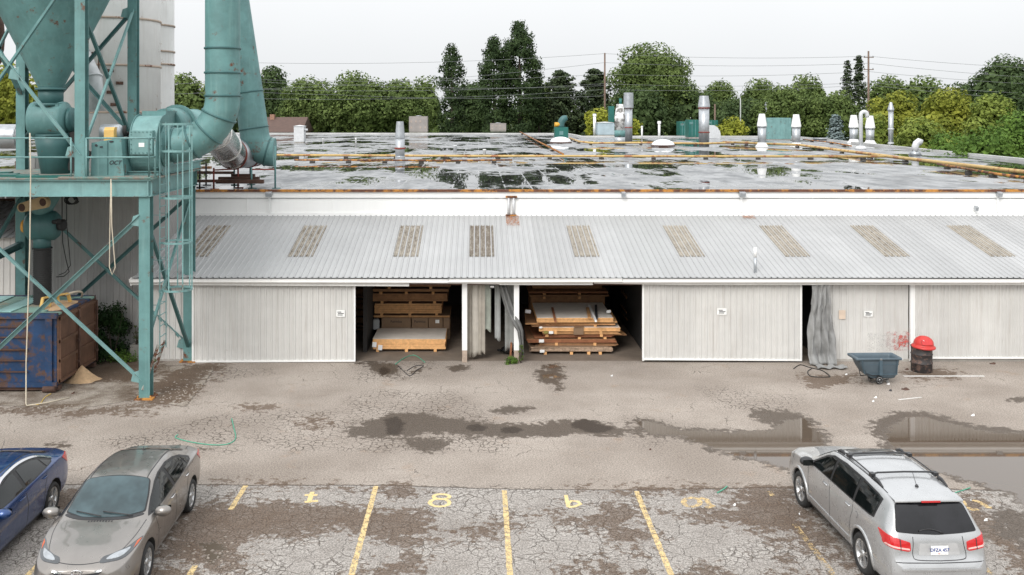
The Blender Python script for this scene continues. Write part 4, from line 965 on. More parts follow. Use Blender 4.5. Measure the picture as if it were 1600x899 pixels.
# ragged white stack on a teal drum
X, Y = rp(968.5, 226); s_ = Y/F
th = thing('ragged_stack', 'peeling white stack on a teal drum next to the tall grey stack', 'roof stack', (X, Y, zr))
o = MB(); o.lathe([(8.2*s_, zr), (8.2*s_, PZ(214, Y))], (X, Y, 0), 24); o.build('drum_base', galv, th)
o = MB(); o.lathe([(8.4*s_, PZ(214, Y)), (8.4*s_, PZ(204, Y))], (X, Y, 0), 24); o.build('teal_band', teal, th)
pm = M('peeling_white', (.78, .78, .77), .6, 0, .05, 1, rust=.46, rcol=(.16, .15, .14), rscale=1.1)
o = MB(); o.lathe([(7.5*s_, PZ(204, Y)), (8.0*s_, PZ(186, Y)), (8.6*s_, PZ(185, Y)), (8.2*s_, PZ(183, Y)), (5.2*s_, PZ(163, Y))], (X, Y, 0), 24); o.build('shell', pm, th)
o = MB(); o.box(X-15*s_, X-7.5*s_, Y+.5, Y+1.5, PZ(191, Y), PZ(166, Y)); o.tube([(X+1*s_, Y, PZ(165, Y)), (X+1*s_, Y, PZ(154, Y))], 2.3*s_, 10); o.build('fan_box', green_d, th)
def rbox(px0, px1, pb, pt, dep, name, lab, mt, cat='roof unit', grp=None, legs=.12, extra=None):
    X0, Y = rp(px0, pb); X1 = PX(px1, Y); z1_ = PZ(pt, Y)
    th = thing(name, lab, cat, ((X0+X1)/2, Y+dep/2, zr), grp)
    o = MB(); o.box(X0, X1, Y, Y+dep, zr+legs, z1_); o.build('casing', mt, th, bevel=.03)
    o = MB(); o.box(X0+.05, X1-.05, Y+.05, Y+dep-.05, zr, zr+legs+.01); o.build('curb', conc, th)
    if extra: extra(th, X0, X1, Y, z1_, dep)
    return th
def ac(th, X0, X1, Y, z1_, dep):
    n = 4; mt_ = M('ac_access', (.40, .33, .29), .6, 0, .3, 3)
    for i in range(n):
        x = X0+(X1-X0)*(i+.5)/n
        for zz in (.25, .62):
            if (i, zz) in ((1, .25), (3, .62)): continue
            o = MB(); o.box(x-.12, x+.12, Y-.03, Y, zr+(z1_-zr)*zz, zr+(z1_-zr)*(zz+.13)); o.build('access_panel', mt_, th)
    o = MB(); o.lathe([(.4, z1_), (.45, z1_+.1), (.1, z1_+.12)], ((X0+X1)/2, Y+dep/2, 0), 20); o.build('fan_top', galv, th)
acm = M('ac_grey', (.30, .27, .26), .6, 0, .15, 1)
rbox(639, 668, 207.5, 182, 2, 'rooftop_air_conditioner', 'mauve-grey air conditioner at the far roof edge left of the tall poplars', acm, grp='rooftop air conditioners', extra=ac)
rbox(766, 791, 205.6, 193, 2, 'rooftop_air_conditioner', 'low air conditioner at the far roof edge in front of the tall poplars', acm, grp='rooftop air conditioners', extra=ac)
def cap1(th, X0, X1, Y, z1_, dep):
    o = MB(); o.add([(X0-.08, Y-.08, z1_), (X1+.08, Y-.08, z1_), (X1+.08, Y+dep+.08, z1_), (X0-.08, Y+dep+.08, z1_), ((X0+X1)/2, Y+dep/2, z1_+.12)], [(0, 1, 4), (1, 2, 4), (2, 3, 4), (3, 0, 4), (3, 2, 1, 0)]); o.build('lid', galv_w, th)
    o = MB(); o.tube([(X1, Y+.3, z1_-.35), (X1+.3, Y+.3, z1_-.35)], .12, 10); o.build('spout', galv_w, th)
rbox(459, 475, 224, 197.5, 1, 'metal_vent_box', 'plain galvanised box vent nearest the leaning teal pipe', galv_w, 'roof vent', extra=cap1)
rbox(934, 960, 212.5, 192, 2.4, 'pale_blue_unit', 'pale blue-grey box unit between the white vent pipe and ragged stack', M('pale_blue_box', (.38, .47, .52), .5, 0, .12, 1.5, rust=.2), extra=cap1)
# green blower with yellow motor
X, Y = rp(877, 217); s_ = Y/F
th = thing('roof_blower', 'small dark green blower with a yellow motor and up-curved snout', 'roof unit', (X, Y, zr))
o = MB(); o.box(X-10*s_, X+11*s_, Y, Y+1.4, zr+.05, PZ(199, Y)); o.build('casing', green_d, th, bevel=.05)
o = MB(); o.tube(bez((X, Y+.6, PZ(200, Y)), (X-1*s_, Y+.6, PZ(186, Y)), (X+10*s_, Y+.6, PZ(184, Y)), 8), [5.5*s_]*7+[4.5*s_, 3.5*s_], 14); o.build('snout', teal_d, th)
o = MB(); o.lathe([(3.4*s_, -4*s_), (3.6*s_, 4*s_)], (X-6*s_, Y+.5, PZ(195, Y)), 14, (1, 0, 0)); o.build('motor', M('yellow_motor', (.7, .36, .04), .5), th)
o = MB(); o.box(X-3*s_, X+3*s_, Y-.03, Y, PZ(211, Y), PZ(205, Y)); o.build('hatch', teal, th)
# domes
for px, py, wpx, lab in ((876, 224, 33, 'white plastic dome skylight behind the small green blower'), (1036, 229, 36, 'white plastic dome skylight right of the tall grey stack')):
    X, Y = rp(px, py); r_ = wpx/2*Y/F
    th = thing('dome_skylight', lab, 'skylight', (X, Y, zr), 'dome skylights')
    o = MB(); o.lathe([(r_*math.cos(a), zr+.1+r_*.52*math.sin(a)) for a in [R(k*11.25) for k in range(9)]], (X, Y, 0), 28); o.build('dome', skyl_w, th)
    o = MB(); o.lathe([(r_*1.05, zr), (r_*1.05, zr+.12)], (X, Y, 0), 28); o.build('rim', rust_d, th)
# dark green units with silver hood
def greens(px0, px1, pb, pt, lab, dep=2):
    def ex(th, X0, X1, Y, z1_, dep):
        o = MB(); n = 3
        for i in range(1, n): x = X0+(X1-X0)*i/n; o.box(x-.03, x+.03, Y-.02, Y, zr+.15, z1_-.05)
        o.box(X0+.1, X0+.5, Y-.03, Y, z1_-.5, z1_-.25); o.build('panel', teal, th)
    return rbox(px0, px1, pb, pt, dep, 'green_roof_unit', lab, green_d, grp='dark green roof units', extra=ex)
greens(1062, 1074, 214, 190, 'dark green roof unit, outermost of the pair away from the street lamp'); greens(1076, 1092, 216, 187.5, 'dark green roof unit against the thick stack')
greens(1107, 1122, 207, 188, 'dark green box behind the silver hood', 1.2)
X, Y = rp(1118, 216); s_ = Y/F
th = thing('silver_hood', 'silver sheet-metal hood with a rounded shoulder beside the thick stack', 'roof unit', (X, Y, zr))
o = MB(); hp_ = [(-11, 0), (-11, 20), (-2, 20), (3, 17), (7, 11), (8, 6), (8, 0)]
o.prism([(u*s_, v_*s_) for u, v_ in hp_], lambda u, v_: (X+u, Y, zr+v_), lambda u, v_: (X+u, Y+1.6, zr+v_)); o.build('hood', galv_w, th)
# teal box with ribbed sides
def tb(th, X0, X1, Y, z1_, dep):
    o = MB(); n = 9
    for i in range(n+1): x = X0+(X1-X0)*i/n; o.box(x-.025, x+.025, Y-.04, Y, zr+.15, z1_-.02)
    o.build('rib', teal_l, th)
rbox(1199.5, 1236, 219.5, 184.5, 3.2, 'teal_box', 'large teal ribbed metal box between two white-capped vents', teal_l, extra=tb)
# goosenecks
X, Y = rp(1346, 234); s_ = Y/F
th = thing('gooseneck_pipe', 'tall white gooseneck pipe between two white-capped vents', 'pipe', (X, Y, zr))
o = MB(); rr = 5*s_
pts = [(X-1*s_, Y, zr), (X-1*s_, Y, PZ(180, Y))]+[(X-1*s_+rr*(1-math.cos(a)), Y, PZ(180, Y)+rr*math.sin(a)) for a in [R(k*22.5) for k in range(1, 9)]]+[(X-1*s_+2*rr, Y, PZ(184, Y))]
o.tube(pts, 3.1*s_, 14); o.build('pipe', galv_w, th)
o = MB(); o.lathe([(8.5*s_, zr), (8.5*s_, zr+3*s_), (6*s_, zr+5.5*s_), (2*s_, zr+6.5*s_)], (X-1*s_, Y, 0), 22); o.lathe([(6.5*s_, zr-.0), (6.5*s_, zr+2*s_)], (X-1*s_, Y, 0), 22); o.build('flashing', galv_w, th)
X, Y = rp(1431, 243); s_ = Y/F
th = thing('short_gooseneck', 'short bent galvanised vent near the shrubs', 'roof vent', (X, Y, zr))
o = MB(); o.tube([(X-1*s_, Y, zr+6*s_), (X-1*s_, Y, zr+14*s_), (X+1*s_, Y, zr+19*s_), (X+4*s_, Y, zr+22*s_), (X+8.5*s_, Y, zr+20*s_)], [5.2*s_]*5, 16); o.build('pipe', galv_w, th)
o = MB(); o.lathe([(11*s_, zr), (5.5*s_, zr+8*s_)], (X-1*s_, Y, 0), 4); o.build('base', galv, th)
# small stubs and pads scattered on the roof
for k, (px, py, w_, h_, mt, lab) in enumerate(((556, 229, 3, 12, white_c, 'small white stub vent behind the lone grey vent'), (757, 243, 5, 8, white_c, 'white stub vent on the front pipe line'), (711, 238, 6, 9, galv_w, 'grey stub vent right of the lone grey vent'), (505, 224, 3, 6, white_c, 'tiny white stub on the far roof'), (1283, 220, 26, 3, galv, 'low flat grey pad left of the blue spruce'))):
    X, Y = rp(px, py); s_ = Y/F
    o = MB(); o.lathe([(w_/2*s_, zr), (w_/2*s_*.9, zr+h_*s_), (w_/2*s_*1.1, zr+h_*s_+.02), (w_/2*s_*1.1, zr+h_*s_+.08)], (X, Y, 0), 12); tag(o.build('roof_stub', mt, org=(X, Y, zr)), lab, 'roof vent', 'small roof stubs')
# gas lines
def gasline(pts, r_, lab, blocks, mt=yellow_pipe):
    th = thing('gas_pipe', lab, 'pipe', (pts[0][0], pts[0][1], zr), 'gas lines on the roof')
    pts = [(x, y, zr+.13+r_) for x, y in pts]; o = MB(); o.tube(pts, r_, 10); o.build('pipe', mt, th)
    P_ = [Vector(p) for p in pts]; tot = sum((b_-a_).length for a_, b_ in zip(P_, P_[1:])); k = .5
    for i in range(blocks):
        d = tot*(i+.5)/blocks
        for a_, b_ in zip(P_, P_[1:]):
            l = (b_-a_).length
            if d <= l: q = a_.lerp(b_, d/l); break
            d -= l
        o = MB(); o.obox((q.x, q.y, zr+.06), (.26, .26, .12), (0, 0, RND.uniform(-12, 12))); o.build('support_block', M('block_dark', (.05, .045, .04), .9) if i == 0 else bpy.data.materials['block_dark'], th)
gasline([rp(425, 247.5), rp(700, 249), rp(1000, 249.5), rp(1390, 250)], .075, 'long yellow gas pipe running straight across the roof', 12)
gasline([rp(1740, 300), rp(1600, 277), rp(1400, 252), rp(1248, 231), rp(1130, 226)], .10, 'thick yellow gas pipe running at a slant towards the near roof edge', 9)
gasline([rp(460, 255), rp(700, 256), rp(800, 255)], .05, 'thin rusty pipe in front of the long gas pipe', 6, rusty)
gasline([rp(890, 219), rp(905, 225), rp(925, 227.5), rp(1010, 227), rp(1100, 228.5), rp(1170, 226)], .09, 'yellow gas pipe linking the dome, ragged stack and thick stack', 7)
gasline([rp(812, 208), rp(840, 224), rp(880, 246)], .07, 'rusty pipe running back towards the far roof edge', 4, rusty)
gasline([rp(1255, 221), rp(1300, 226), rp(1330, 232)], .06, 'short rusty pipe near the gooseneck', 3, rusty)
gasline([rp(1465, 262), rp(1560, 279), rp(1640, 290)], .06, 'thin rusty pipe just below the slanting gas pipe', 4, rusty)
for px, py, lab in ((1070, 212, 'upright orange-yellow gas riser in front of the dark green units'),):
    X, Y = rp(px, py); o = MB(); o.tube([(X, Y, zr), (X, Y, zr+1.3), (X+.5, Y, zr+1.3), (X+.5, Y, zr)], .1, 8); tag(o.build('gas_riser', yellow_pipe, org=(X, Y, zr)), lab, 'pipe', 'gas lines on the roof')

# ================================================================ TREES, POLES, HOUSE
fol = dict(
 mid=foliage('leaves_mid', (.045, .075, .02), (.185, .245, .075)),
 dark=foliage('leaves_dark', (.028, .05, .02), (.11, .16, .06)),
 pop=foliage('leaves_poplar', (.018, .034, .014), (.065, .10, .036)),
 con=foliage('needles', (.022, .036, .018), (.078, .105, .048), .1),
 yel=foliage('leaves_yellow', (.09, .12, .018), (.34, .35, .055)),
 brt=foliage('leaves_bright', (.075, .12, .02), (.29, .34, .075)),
 gold=foliage('leaves_golden', (.12, .15, .02), (.42, .43, .06)),
 blue=foliage('needles_blue', (.09, .13, .12), (.30, .36, .37), .1),
 lush=foliage('leaves_lush', (.045, .095, .018), (.16, .26, .05)))
rng = np.random.default_rng(5)
def leafmesh(name, pts, nrm, size, mat, parent, aspect=.6, droop=0):
    n = len(pts); 
    nr = nrm+rng.normal(0, .42, (n, 3)); nr /= np.linalg.norm(nr, axis=1)[:, None]+1e-9
    a = np.cross(nr, rng.normal(0, 1, (n, 3))); a /= np.linalg.norm(a, axis=1)[:, None]+1e-9; b_ = np.cross(nr, a)
    s_ = size*rng.uniform(.6, 1.35, (n, 1))
    v = np.stack([pts-a*s_*.5, pts-b_*s_*aspect*.5+nr*s_*.08, pts+a*s_*.5, pts+b_*s_*aspect*.5-nr*s_*.05], 1).reshape(-1, 3)
    me = bpy.data.meshes.new(name); me.vertices.add(4*n); me.vertices.foreach_set('co', v.astype(np.float32).ravel())
    me.loops.add(4*n); me.loops.foreach_set('vertex_index', np.arange(4*n, dtype=np.int32))
    me.polygons.add(n); me.polygons.foreach_set('loop_start', np.arange(0, 4*n, 4, dtype=np.int32)); me.update(calc_edges=True)
    me.materials.append(mat); ob = bpy.data.objects.new(name, me); C.objects.link(ob)
    if parent: ob.parent = parent
    return ob
def sph(n):
    d = rng.normal(0, 1, (n, 3)); return d/np.linalg.norm(d, axis=1)[:, None]
def trunk(parent, h_, r_, limbs, crown_z0):
    o = MB(); o.tube([(0, 0, 0), (.1, 0, h_*.35), (-.05, .1, h_*.8)], [r_, r_*.7, r_*.25], 8)
    for L_ in limbs: q = Vector(L_); o.tube([(0, 0, max(crown_z0*.7, q.z*.5)), q*.55+Vector((0, 0, q.z*.2)), q*.92], [r_*.4, r_*.25, r_*.06], 6)
    return o.build('trunk', bark, parent)
def tree(px, Y, ptop, wpx, kind, lab, name='tree', group='trees beyond the factory', shape='broad', n=5200, leaf=.5, pbase=None, z0=None, seed=None):
    X = PX(px, Y); h_ = PZ(ptop, Y); wd = wpx*Y/F
    th = thing(name, lab, 'tree', (X, Y, 0), group, local=True)
    rw = wd/2; pts = []; nrm = []; limbs = []; inner = 0
    if shape in ('broad', 'bush'):
        cz0 = (h_*.12 if z0 is None else z0); nl = 40 if shape == 'broad' else 26
        cz = (cz0+h_)/2; rh = (h_-cz0)/2
        lobes = []
        for i in range(nl):
            d = sph(1)[0]; d[2] = d[2]*.9+.12; rr_ = rng.uniform(.5, .80)
            lr = rng.uniform(.24, .40)*min(rw, rh*1.1)
            lobes.append((d*np.array([rw, rw*.8, rh])*rr_+np.array([0, 0, cz]), lr))
        lobes.append((np.array([rng.uniform(-.15, .15)*rw, 0, h_-rh*.36]), rh*.36))
        for x_ in (-1, 1): lobes.append((np.array([x_*rw*.72, -rw*.2, cz-rh*.25+rng.uniform(-.2, .3)*rh]), min(rw, rh)*.30))
        tot = sum(l[1]**2 for l in lobes)
        for c, lr in lobes:
            k = int(n*lr*lr/tot); d = sph(k)
            sc3 = np.array([1.05, 1.0, .78]); rad = lr*rng.uniform(.45, 1.08, k)**.5
            p_ = c+d*sc3*rad[:, None]; 
            # twiggy tufts poking out of the lobe
            tuft = rng.random(k) < .10; p_[tuft] += d[tuft]*lr*rng.uniform(.04, .22, tuft.sum())[:, None]
            pts.append(p_); nrm.append(d+np.array([0, 0, .35]))
        limbs = [tuple(l[0]) for l in lobes[::4]]
            # inner leaves close the crown's heart
        kk = int(n*.22); d = sph(kk)
        pts.append(np.array([0, 0, cz-rh*.08])+d*np.array([rw*.80, rw*.6, rh*.80])*rng.uniform(.2, 1, (kk, 1))**.5); nrm.append(d); inner = kk
    elif shape == 'column':
        nl = 46
        for i in range(nl):
            f_ = (i+.5)/nl; z = h_*(.03+.95*f_); env = .82+.18*math.sin(min(1, f_/.5)*1.57) if f_ < .55 else max(.16, (1-((f_-.55)/.47)**2.4))
            for q in range(4 if f_ < .9 else 2):
                a = rng.uniform(0, 6.28); rr_ = rw*env*rng.uniform(.35, .82)
                c = np.array([rr_*math.cos(a), rr_*math.sin(a), z]); k = int(n/nl/4); d = sph(k)
                p_ = c+d*np.array([rw*.26, rw*.26, h_*.045])*rng.uniform(.4, 1.1, k)[:, None]; pts.append(p_); nrm.append(d+np.array([math.cos(a), math.sin(a), .2])*.7)
        limbs = [(0, 0, h_*.9)]
    elif shape in ('spruce', 'pine'):
        nl = int(30 if shape == 'spruce' else 24)
        for i in range(nl):
            f_ = (i+.3)/nl; z = h_*(.08+.92*f_); rad = rw*(1-f_)**(.8 if shape == 'spruce' else .5)*rng.uniform(.8, 1.15)+.25
            if shape == 'pine' and f_ < .2: rad *= .85
            nb_ = 9 if shape == 'spruce' else 8
            for q in range(nb_):
                z = h_*(.06+.93*min(1, max(0, f_+rng.uniform(-.04, .035))))
                a = q*6.283/nb_+rng.uniform(-.3, .3)+i; L_ = rad*rng.uniform(.6, 1.2); k = max(6, int(n/nl/nb_))
                tt = rng.uniform(.1, 1, k)**.7
                up_ = .18 if shape == 'pine' else -.22
                ctr = np.stack([np.cos(a)*L_*tt, np.sin(a)*L_*tt, z+up_*L_*tt+.12*L_*tt*tt], 1)
                wv = L_*.30*(1.15-tt)[:, None]+.22
                p_ = ctr+rng.normal(0, 1, (k, 3))*wv*np.array([.6, .6, .35]); pts.append(p_); nrm.append(np.tile(np.array([math.cos(a)*.5, math.sin(a)*.5, .8]), (k, 1)))
        limbs = []
        o = MB()
    pts = np.concatenate(pts); nrm = np.concatenate(nrm); lf = np.full((len(pts), 1), leaf)
    if inner: lf[-inner:] *= 2.2
    leafmesh('crown', pts, nrm, lf, fol[kind], th, .6)
    trunk(th, h_, max(.18, h_*.022), limbs, h_*.3)
    return th
T = [ # px, Y, top, width, kind, label, shape, n, leaf
 (232, 168, 118, 90, 'mid', 'green round-topped tree behind the white silos', 'broad', 4500, .55),
 (292, 160, 112, 95, 'mid', 'sunny green tree between the white silos and the upright teal pipe', 'broad', 6500, .55),
 (20, 150, 92, 130, 'yel', 'yellow-green tree showing through the teal tower', 'broad', 6000, .5),
 (100, 165, 105, 110, 'mid', 'green tree behind the hopper of the tower', 'broad', 5000, .55),
 (425, 195, 99, 78, 'dark', 'dark loose tree behind the leaning teal pipe', 'broad', 6000, .6),
 (365, 185, 128, 90, 'dark', 'dark tree between the two teal pipes', 'broad', 4000, .6),
 (485, 172, 113, 105, 'mid', 'broad green tree over the brown-roofed house', 'broad', 8000, .5),
 (560, 168, 105, 130, 'mid', 'widest green locust tree left of the lone poplar', 'broad', 10000, .5),
 (625, 172, 118, 110, 'mid', 'green locust tree just before the lone poplar', 'broad', 8500, .5),
 (665, 205, 113, 60, 'mid', 'pale green tree peeping up behind the locusts', 'broad', 3500, .6),
 (706, 172, 69, 56, 'pop', 'lone narrow dark poplar with a thin spire', 'column', 9000, .42),
 (742, 190, 122, 62, 'dark', 'dark round tree between the poplars', 'broad', 4500, .55),
 (772, 170, 57, 64, 'pop', 'dark poplar on the near side of the tallest poplar pair', 'column', 15000, .42),
 (812, 171, 34, 84, 'pop', 'tallest dark poplar with a broad column', 'column', 22000, .42),
 (842, 172, 122, 34, 'pop', 'short dark poplar at the foot of the tallest one', 'column', 3500, .42),
 (850, 200, 122, 60, 'mid', 'green tree behind the short poplar', 'broad', 3500, .6),
 (876, 174, 112, 92, 'con', 'dark pine nearest the tall poplars', 'pine', 12000, .5),
 (930, 174, 110, 96, 'con', 'dark pine beside the big maple', 'pine', 12000, .5),
 (1020, 168, 60, 142, 'mid', 'big round maple, tallest broad tree', 'broad', 17000, .48),
 (995, 160, 128, 110, 'dark', 'low dark tree under the big maple', 'broad', 6000, .5),
 (1072, 166, 122, 95, 'dark', 'dark tree tucked against the big maple', 'broad', 5500, .5),
 (1120, 182, 121, 75, 'mid', 'rounded green tree right beside the big maple', 'broad', 5500, .5),
 (1188, 186, 118, 78, 'mid', 'rounded green tree behind the street lamp', 'broad', 5500, .55),
 (1150, 165, 150, 120, 'dark', 'low dark tree behind the golden shrub and street lamp', 'broad', 5500, .5),
 (1262, 186, 110, 86, 'mid', 'green tree over the teal box', 'broad', 5500, .55),
 (1225, 160, 132, 110, 'mid', 'low olive-green tree directly behind the teal box', 'broad', 7000, .5),
 (1300, 158, 138, 110, 'mid', 'low green tree behind the blue spruce', 'broad', 7000, .5),
 (1324, 178, 95, 40, 'con', 'dark spruce, shorter of the two spires near the pole', 'spruce', 3800, .42),
 (1342, 178, 87, 48, 'con', 'dark spruce, taller of the two spires near the pole', 'spruce', 4800, .42),
 (1390, 192, 113, 90, 'mid', 'green tree right of the utility pole', 'broad', 5000, .6),
 (1440, 190, 112, 95, 'mid', 'green tree with a ragged top above the yellowing shrubs', 'broad', 5000, .6),
 (1500, 192, 124, 80, 'dark', 'low dark tree before the big one at the edge', 'broad', 4000, .6),
 (1570, 150, 78, 135, 'dark', 'big dark green tree towering over the shrubs', 'broad', 13000, .48),
 (1660, 140, 90, 150, 'dark', 'dark green tree past the shrubs, mostly out of frame', 'broad', 5000, .5)]
for px, Y, top, wd, kind, lab, shp, n, lf in T: tree(px, Y, top, wd, kind, lab, shape=shp, n=n, leaf=lf)
B_ = [(936, 148, 164, 56, 'gold', 'golden shrub beside the pale blue roof unit', 3200, .4), (985, 148, 182, 40, 'gold', 'small golden shrub behind the tall grey stack', 1800, .4), (1142, 145, 178, 66, 'gold', 'golden shrub at the foot of the street lamp', 4200, .4),
      (1400, 128, 136, 105, 'yel', 'yellow-green bushy tree beside the tall slim pipe', 9000, .42), (1478, 112, 131, 125, 'yel', 'ochre-tinged bushy tree in the middle of the shrub bank', 11000, .40),
      (1545, 98, 140, 90, 'brt', 'bright green bush with a tall tip in the shrub bank', 8000, .38), (1440, 92, 176, 130, 'brt', 'bright green bush hanging over the roof curb', 10000, .34),
      (1545, 66, 190, 150, 'lush', 'lush green shrub, nearest to the roof edge', 12000, .24), (1600, 80, 165, 120, 'lush', 'tall lush green shrub at the end of the bank', 9000, .3), (1370, 122, 172, 70, 'brt', 'low green bush behind the white-capped vents', 4500, .36), (1480, 72, 198, 90, 'lush', 'low lush shrub beside the short gooseneck vent', 6500, .25)]
for px, Y, top, wd, kind, lab, n, lf in B_: tree(px, Y, top, wd, kind, lab, name='shrub', group='shrubs beside the factory', shape='bush', n=n, leaf=lf, z0=-1)
tree(1305, 138, 180, 44, 'blue', 'silvery blue spruce behind the roof', name='blue_spruce', shape='spruce', n=4200, leaf=.36)
# far wood behind everything, plus unseen trees added behind the camera to darken reflections
o = MB()
pts = []; nrm = []
for i in range(620):
    a = rng.uniform(-330, 330); Yv = rng.uniform(205, 260); r_ = rng.uniform(3.5, 6); zc_ = rng.uniform(0, 9.5)
    if i >= 470: a = rng.uniform(-160, 160); Yv = rng.uniform(-75, -55); zc_ = rng.uniform(1, 11)  # added rear belt, never in view: dims car glass and open bays
    d = sph(90); pts.append(np.array([a, Yv, zc_])+d*np.array([r_, r_, r_*.8])*rng.uniform(.6, 1.05, (90, 1))); nrm.append(d+np.array([0, 0, .3]))
fw = leafmesh('far_wood_and_added_belt', np.concatenate(pts), np.concatenate(nrm), 1.35, fol['mid'], None); tag(fw, 'dark mass of far trees behind the row of single trees, with an added unseen belt behind the camera', 'woodland', kind='stuff')

# house beyond the roof
th = thing('house', 'low house with a brown shingle roof between the leaning teal pipe and the trees', 'house', (PX(430, 160), 160, 0))
X = PX(432, 160)
o = MB(); o.box(X-3, X+4.4, 157, 167, 0, 4.6); o.build('wall', brick, th)
o = MB(); o.prism([(-5.6, 0), (0, 2.4), (5.6, 0)], lambda u, v_: (X-3.4, 162+u, 4.55+v_), lambda u, v_: (X+4.8, 162+u, 4.55+v_)); rf_ = o.build('roof', ceramic_r, th)
o = MB(); o.box(X-1.3, X-.6, 161, 162, 5.8, 7.4); o.build('chimney', brick, rf_)
for xx in (-2, .2, 2.4): 
    o = MB(); o.box(X+xx, X+xx+1.3, 156.95, 157, 2.6, 3.9); wnd = o.build('window', black_g, th)

# utility poles, lines, street lamp
def upole(px, Y, top, lab, arms=()):
    X = PX(px, Y); zt = PZ(top, Y); th = thing('utility_pole', lab, 'utility pole', (X, Y, 0), 'utility poles')
    o = MB(); o.tube([(X, Y, 0), (X, Y, zt)], [.2, .13], 10); o.build('pole', pole_m, th)
    for py in arms:
        z = PZ(py, Y); o = MB(); o.bar((X-.75, Y-.1, z), (X+.75, Y-.1, z), .1, .12); a_ = o.build('crossarm', pole_m, th)
        for dx in (-.65, .65): q = MB(); q.lathe([(.05, 0), (.09, .08), (.05, .2)], (X+dx, Y-.1, z+.05), 8); q.build('insulator', cable_m, a_)
    return X, Y
upole(1357, 150, 80, 'tall wooden utility pole beside the pair of spruces', (90, 109)); upole(945, 156, 83, 'plain wooden utility pole left of the big maple', ()); upole(1117, 158, 163, 'short bare pole beside the thick grey stack', ())
def wire(pts, lab):
    q = []
    for (a, ya, Ya1), (c, yc, Yc1) in zip(pts, pts[1:]):
        A, B2 = P(a, ya, Ya1), P(c, yc, Yc1); L_ = (B2-A).length
        q += [A.lerp(B2, t_)-Vector((0, 0, L_*.012*4*t_*(1-t_))) for t_ in [i/10 for i in range(10)]]
    q.append(P(*pts[-1])); o = MB(); o.tube(q, .024, 5, smooth=False); tag(o.build('power_line', cable_m, org=tuple(q[0])), lab, 'cable', 'overhead power lines')
Yl = 153
for yl, yp1, yp2, yr, lab in ((92, 84, 88, 104, 'topmost overhead line against the sky'), (134, 98, 99, 122, 'overhead line second from the top'), (118, 116, 112, 130, 'middle overhead line at crossarm height'), (133, 131, 129, 143, 'overhead line just above the tree tops behind the maple'), (148, 140, 133, 156, 'lowest overhead line in front of the trees')):
    wire([(380, yl+6, 150), (945, yp1, 156), (1357, yp2, 150), (1800, yr+8, 140)], lab)
for yy in (126, 142): wire([(-40, yy+6, 150), (380, yy, 150), (520, yy+6, 152), (945, yy+8, 156)], 'overhead line seen left of the locust trees, '+('upper' if yy == 126 else 'lower')+' of two')
X = PX(1157, 148); th = thing('street_lamp', 'pale grey street lamp with an arm reaching over, behind the golden shrub', 'street lamp', (X, 148, 0))
o = MB(); o.tube([(X, 148, 0), (X, 148, PZ(156, 148)), (X-.15, 148, PZ(151, 148)), (X-.75, 148, PZ(143, 148))], [.11, .08, .06, .05], 8); o.build('pole', galv_w, th)
o = MB(); o.obox((X-.85, 148, PZ(141.5, 148)), (.6, .3, .16), (0, 8, 0)); o.build('lamp_head', galv_w, th)
# ================================================================ STACKS OF BOARDS
def bundle(name, lab, px0, px1, y0, dep, z0, z1, mt_edge, mt_top, sheets=0, rz=0, bearers=(), grp=None, jag=0, bmt=wood_l, skew=0, shear=0):
    """a pack of boards: px0..px1 = photo extent of its front edge at depth y0"""
    X0, X1 = PX(px0, y0), PX(px1, y0); cx, cy = (X0+X1)/2, y0+dep/2
    th = thing(name, lab, 'board stack', (cx, cy, z0), grp, rz, local=True)
    w_ = X1-X0; h_ = z1-z0; n = max(1, sheets)
    o = MB()
    for i in range(n):
        a, c = h_*i/n, h_*(i+1)/n-.004
        dx = RND.uniform(-jag, jag); dy = RND.uniform(-jag, jag)*.6
        sag = RND.uniform(-.004, .004)
        o.grid(1, 1, lambda u, v_: (0, 0, 0)) if False else None
        o.obox((dx, dy, (a+c)/2+sag), (w_*(1-RND.uniform(0, jag*.4)), dep, c-a), (shear, 0, RND.uniform(-jag, jag)*22))
    o.build('board_edges', mt_edge, th)
    o = MB(); o.obox((0, 0, h_+.002), (w_-.02, dep-.02, .006), (shear, 0, 0)); o.build('top_sheet', mt_top, th)
    for px in bearers:
        x = PX(px, y0)-cx; q = MB(); q.box(x-.045, x+.045, -dep/2-.012, dep/2, -.085, -.001); q.build('bearer', bmt, th)
    return th
G1 = 'neat stack of boards in the open bay beside the sliding door'
G2 = 'messy pile of boards in the wider open bay'
def Z(py, y): return PZ(py, y)
y = 30.85
bundle('board_stack', 'bright pale-topped pack of boards at the foot of the neat stack', 582, 696, y, 1.55, .085, .40, wood_l, board_w, 4, 0, (590, 635, 680), G1, .012, wood_l)
y = 32.5
for px0, px1, zz0, zz1, me_, lab, bs in (
  (592, 703, .02, .34, card, 'cardboard-wrapped pack on the floor behind the pale-topped pack', ()),
  (584, 703, .74, .80, wood, 'thin board pack just above the marked cartons', ()),
  (585, 690, .87, 1.19, wood, 'thick brown board pack in the middle of the neat stack', (596, 640, 682)),
  (581, 699, 1.27, 1.52, wood_d, 'thick brown board pack second from the top of the neat stack', (597, 641, 679)),
  (583, 701, 1.60, 1.68, wood_d, 'thin brown pack near the top of the neat stack', (595, 635, 677)),
  (585, 704, 1.76, 1.84, wood_d, 'topmost brown pack of the neat stack, grey on top', (608, 673))):
    bundle('board_stack', lab, px0, px1, y+RND.uniform(-.05, .05), 1.6, zz0, zz1, me_, board_w if 'topmost' in lab else card, max(2, int((zz1-zz0)/.06)), RND.uniform(-.01, .01), bs, G1, .01, wood)
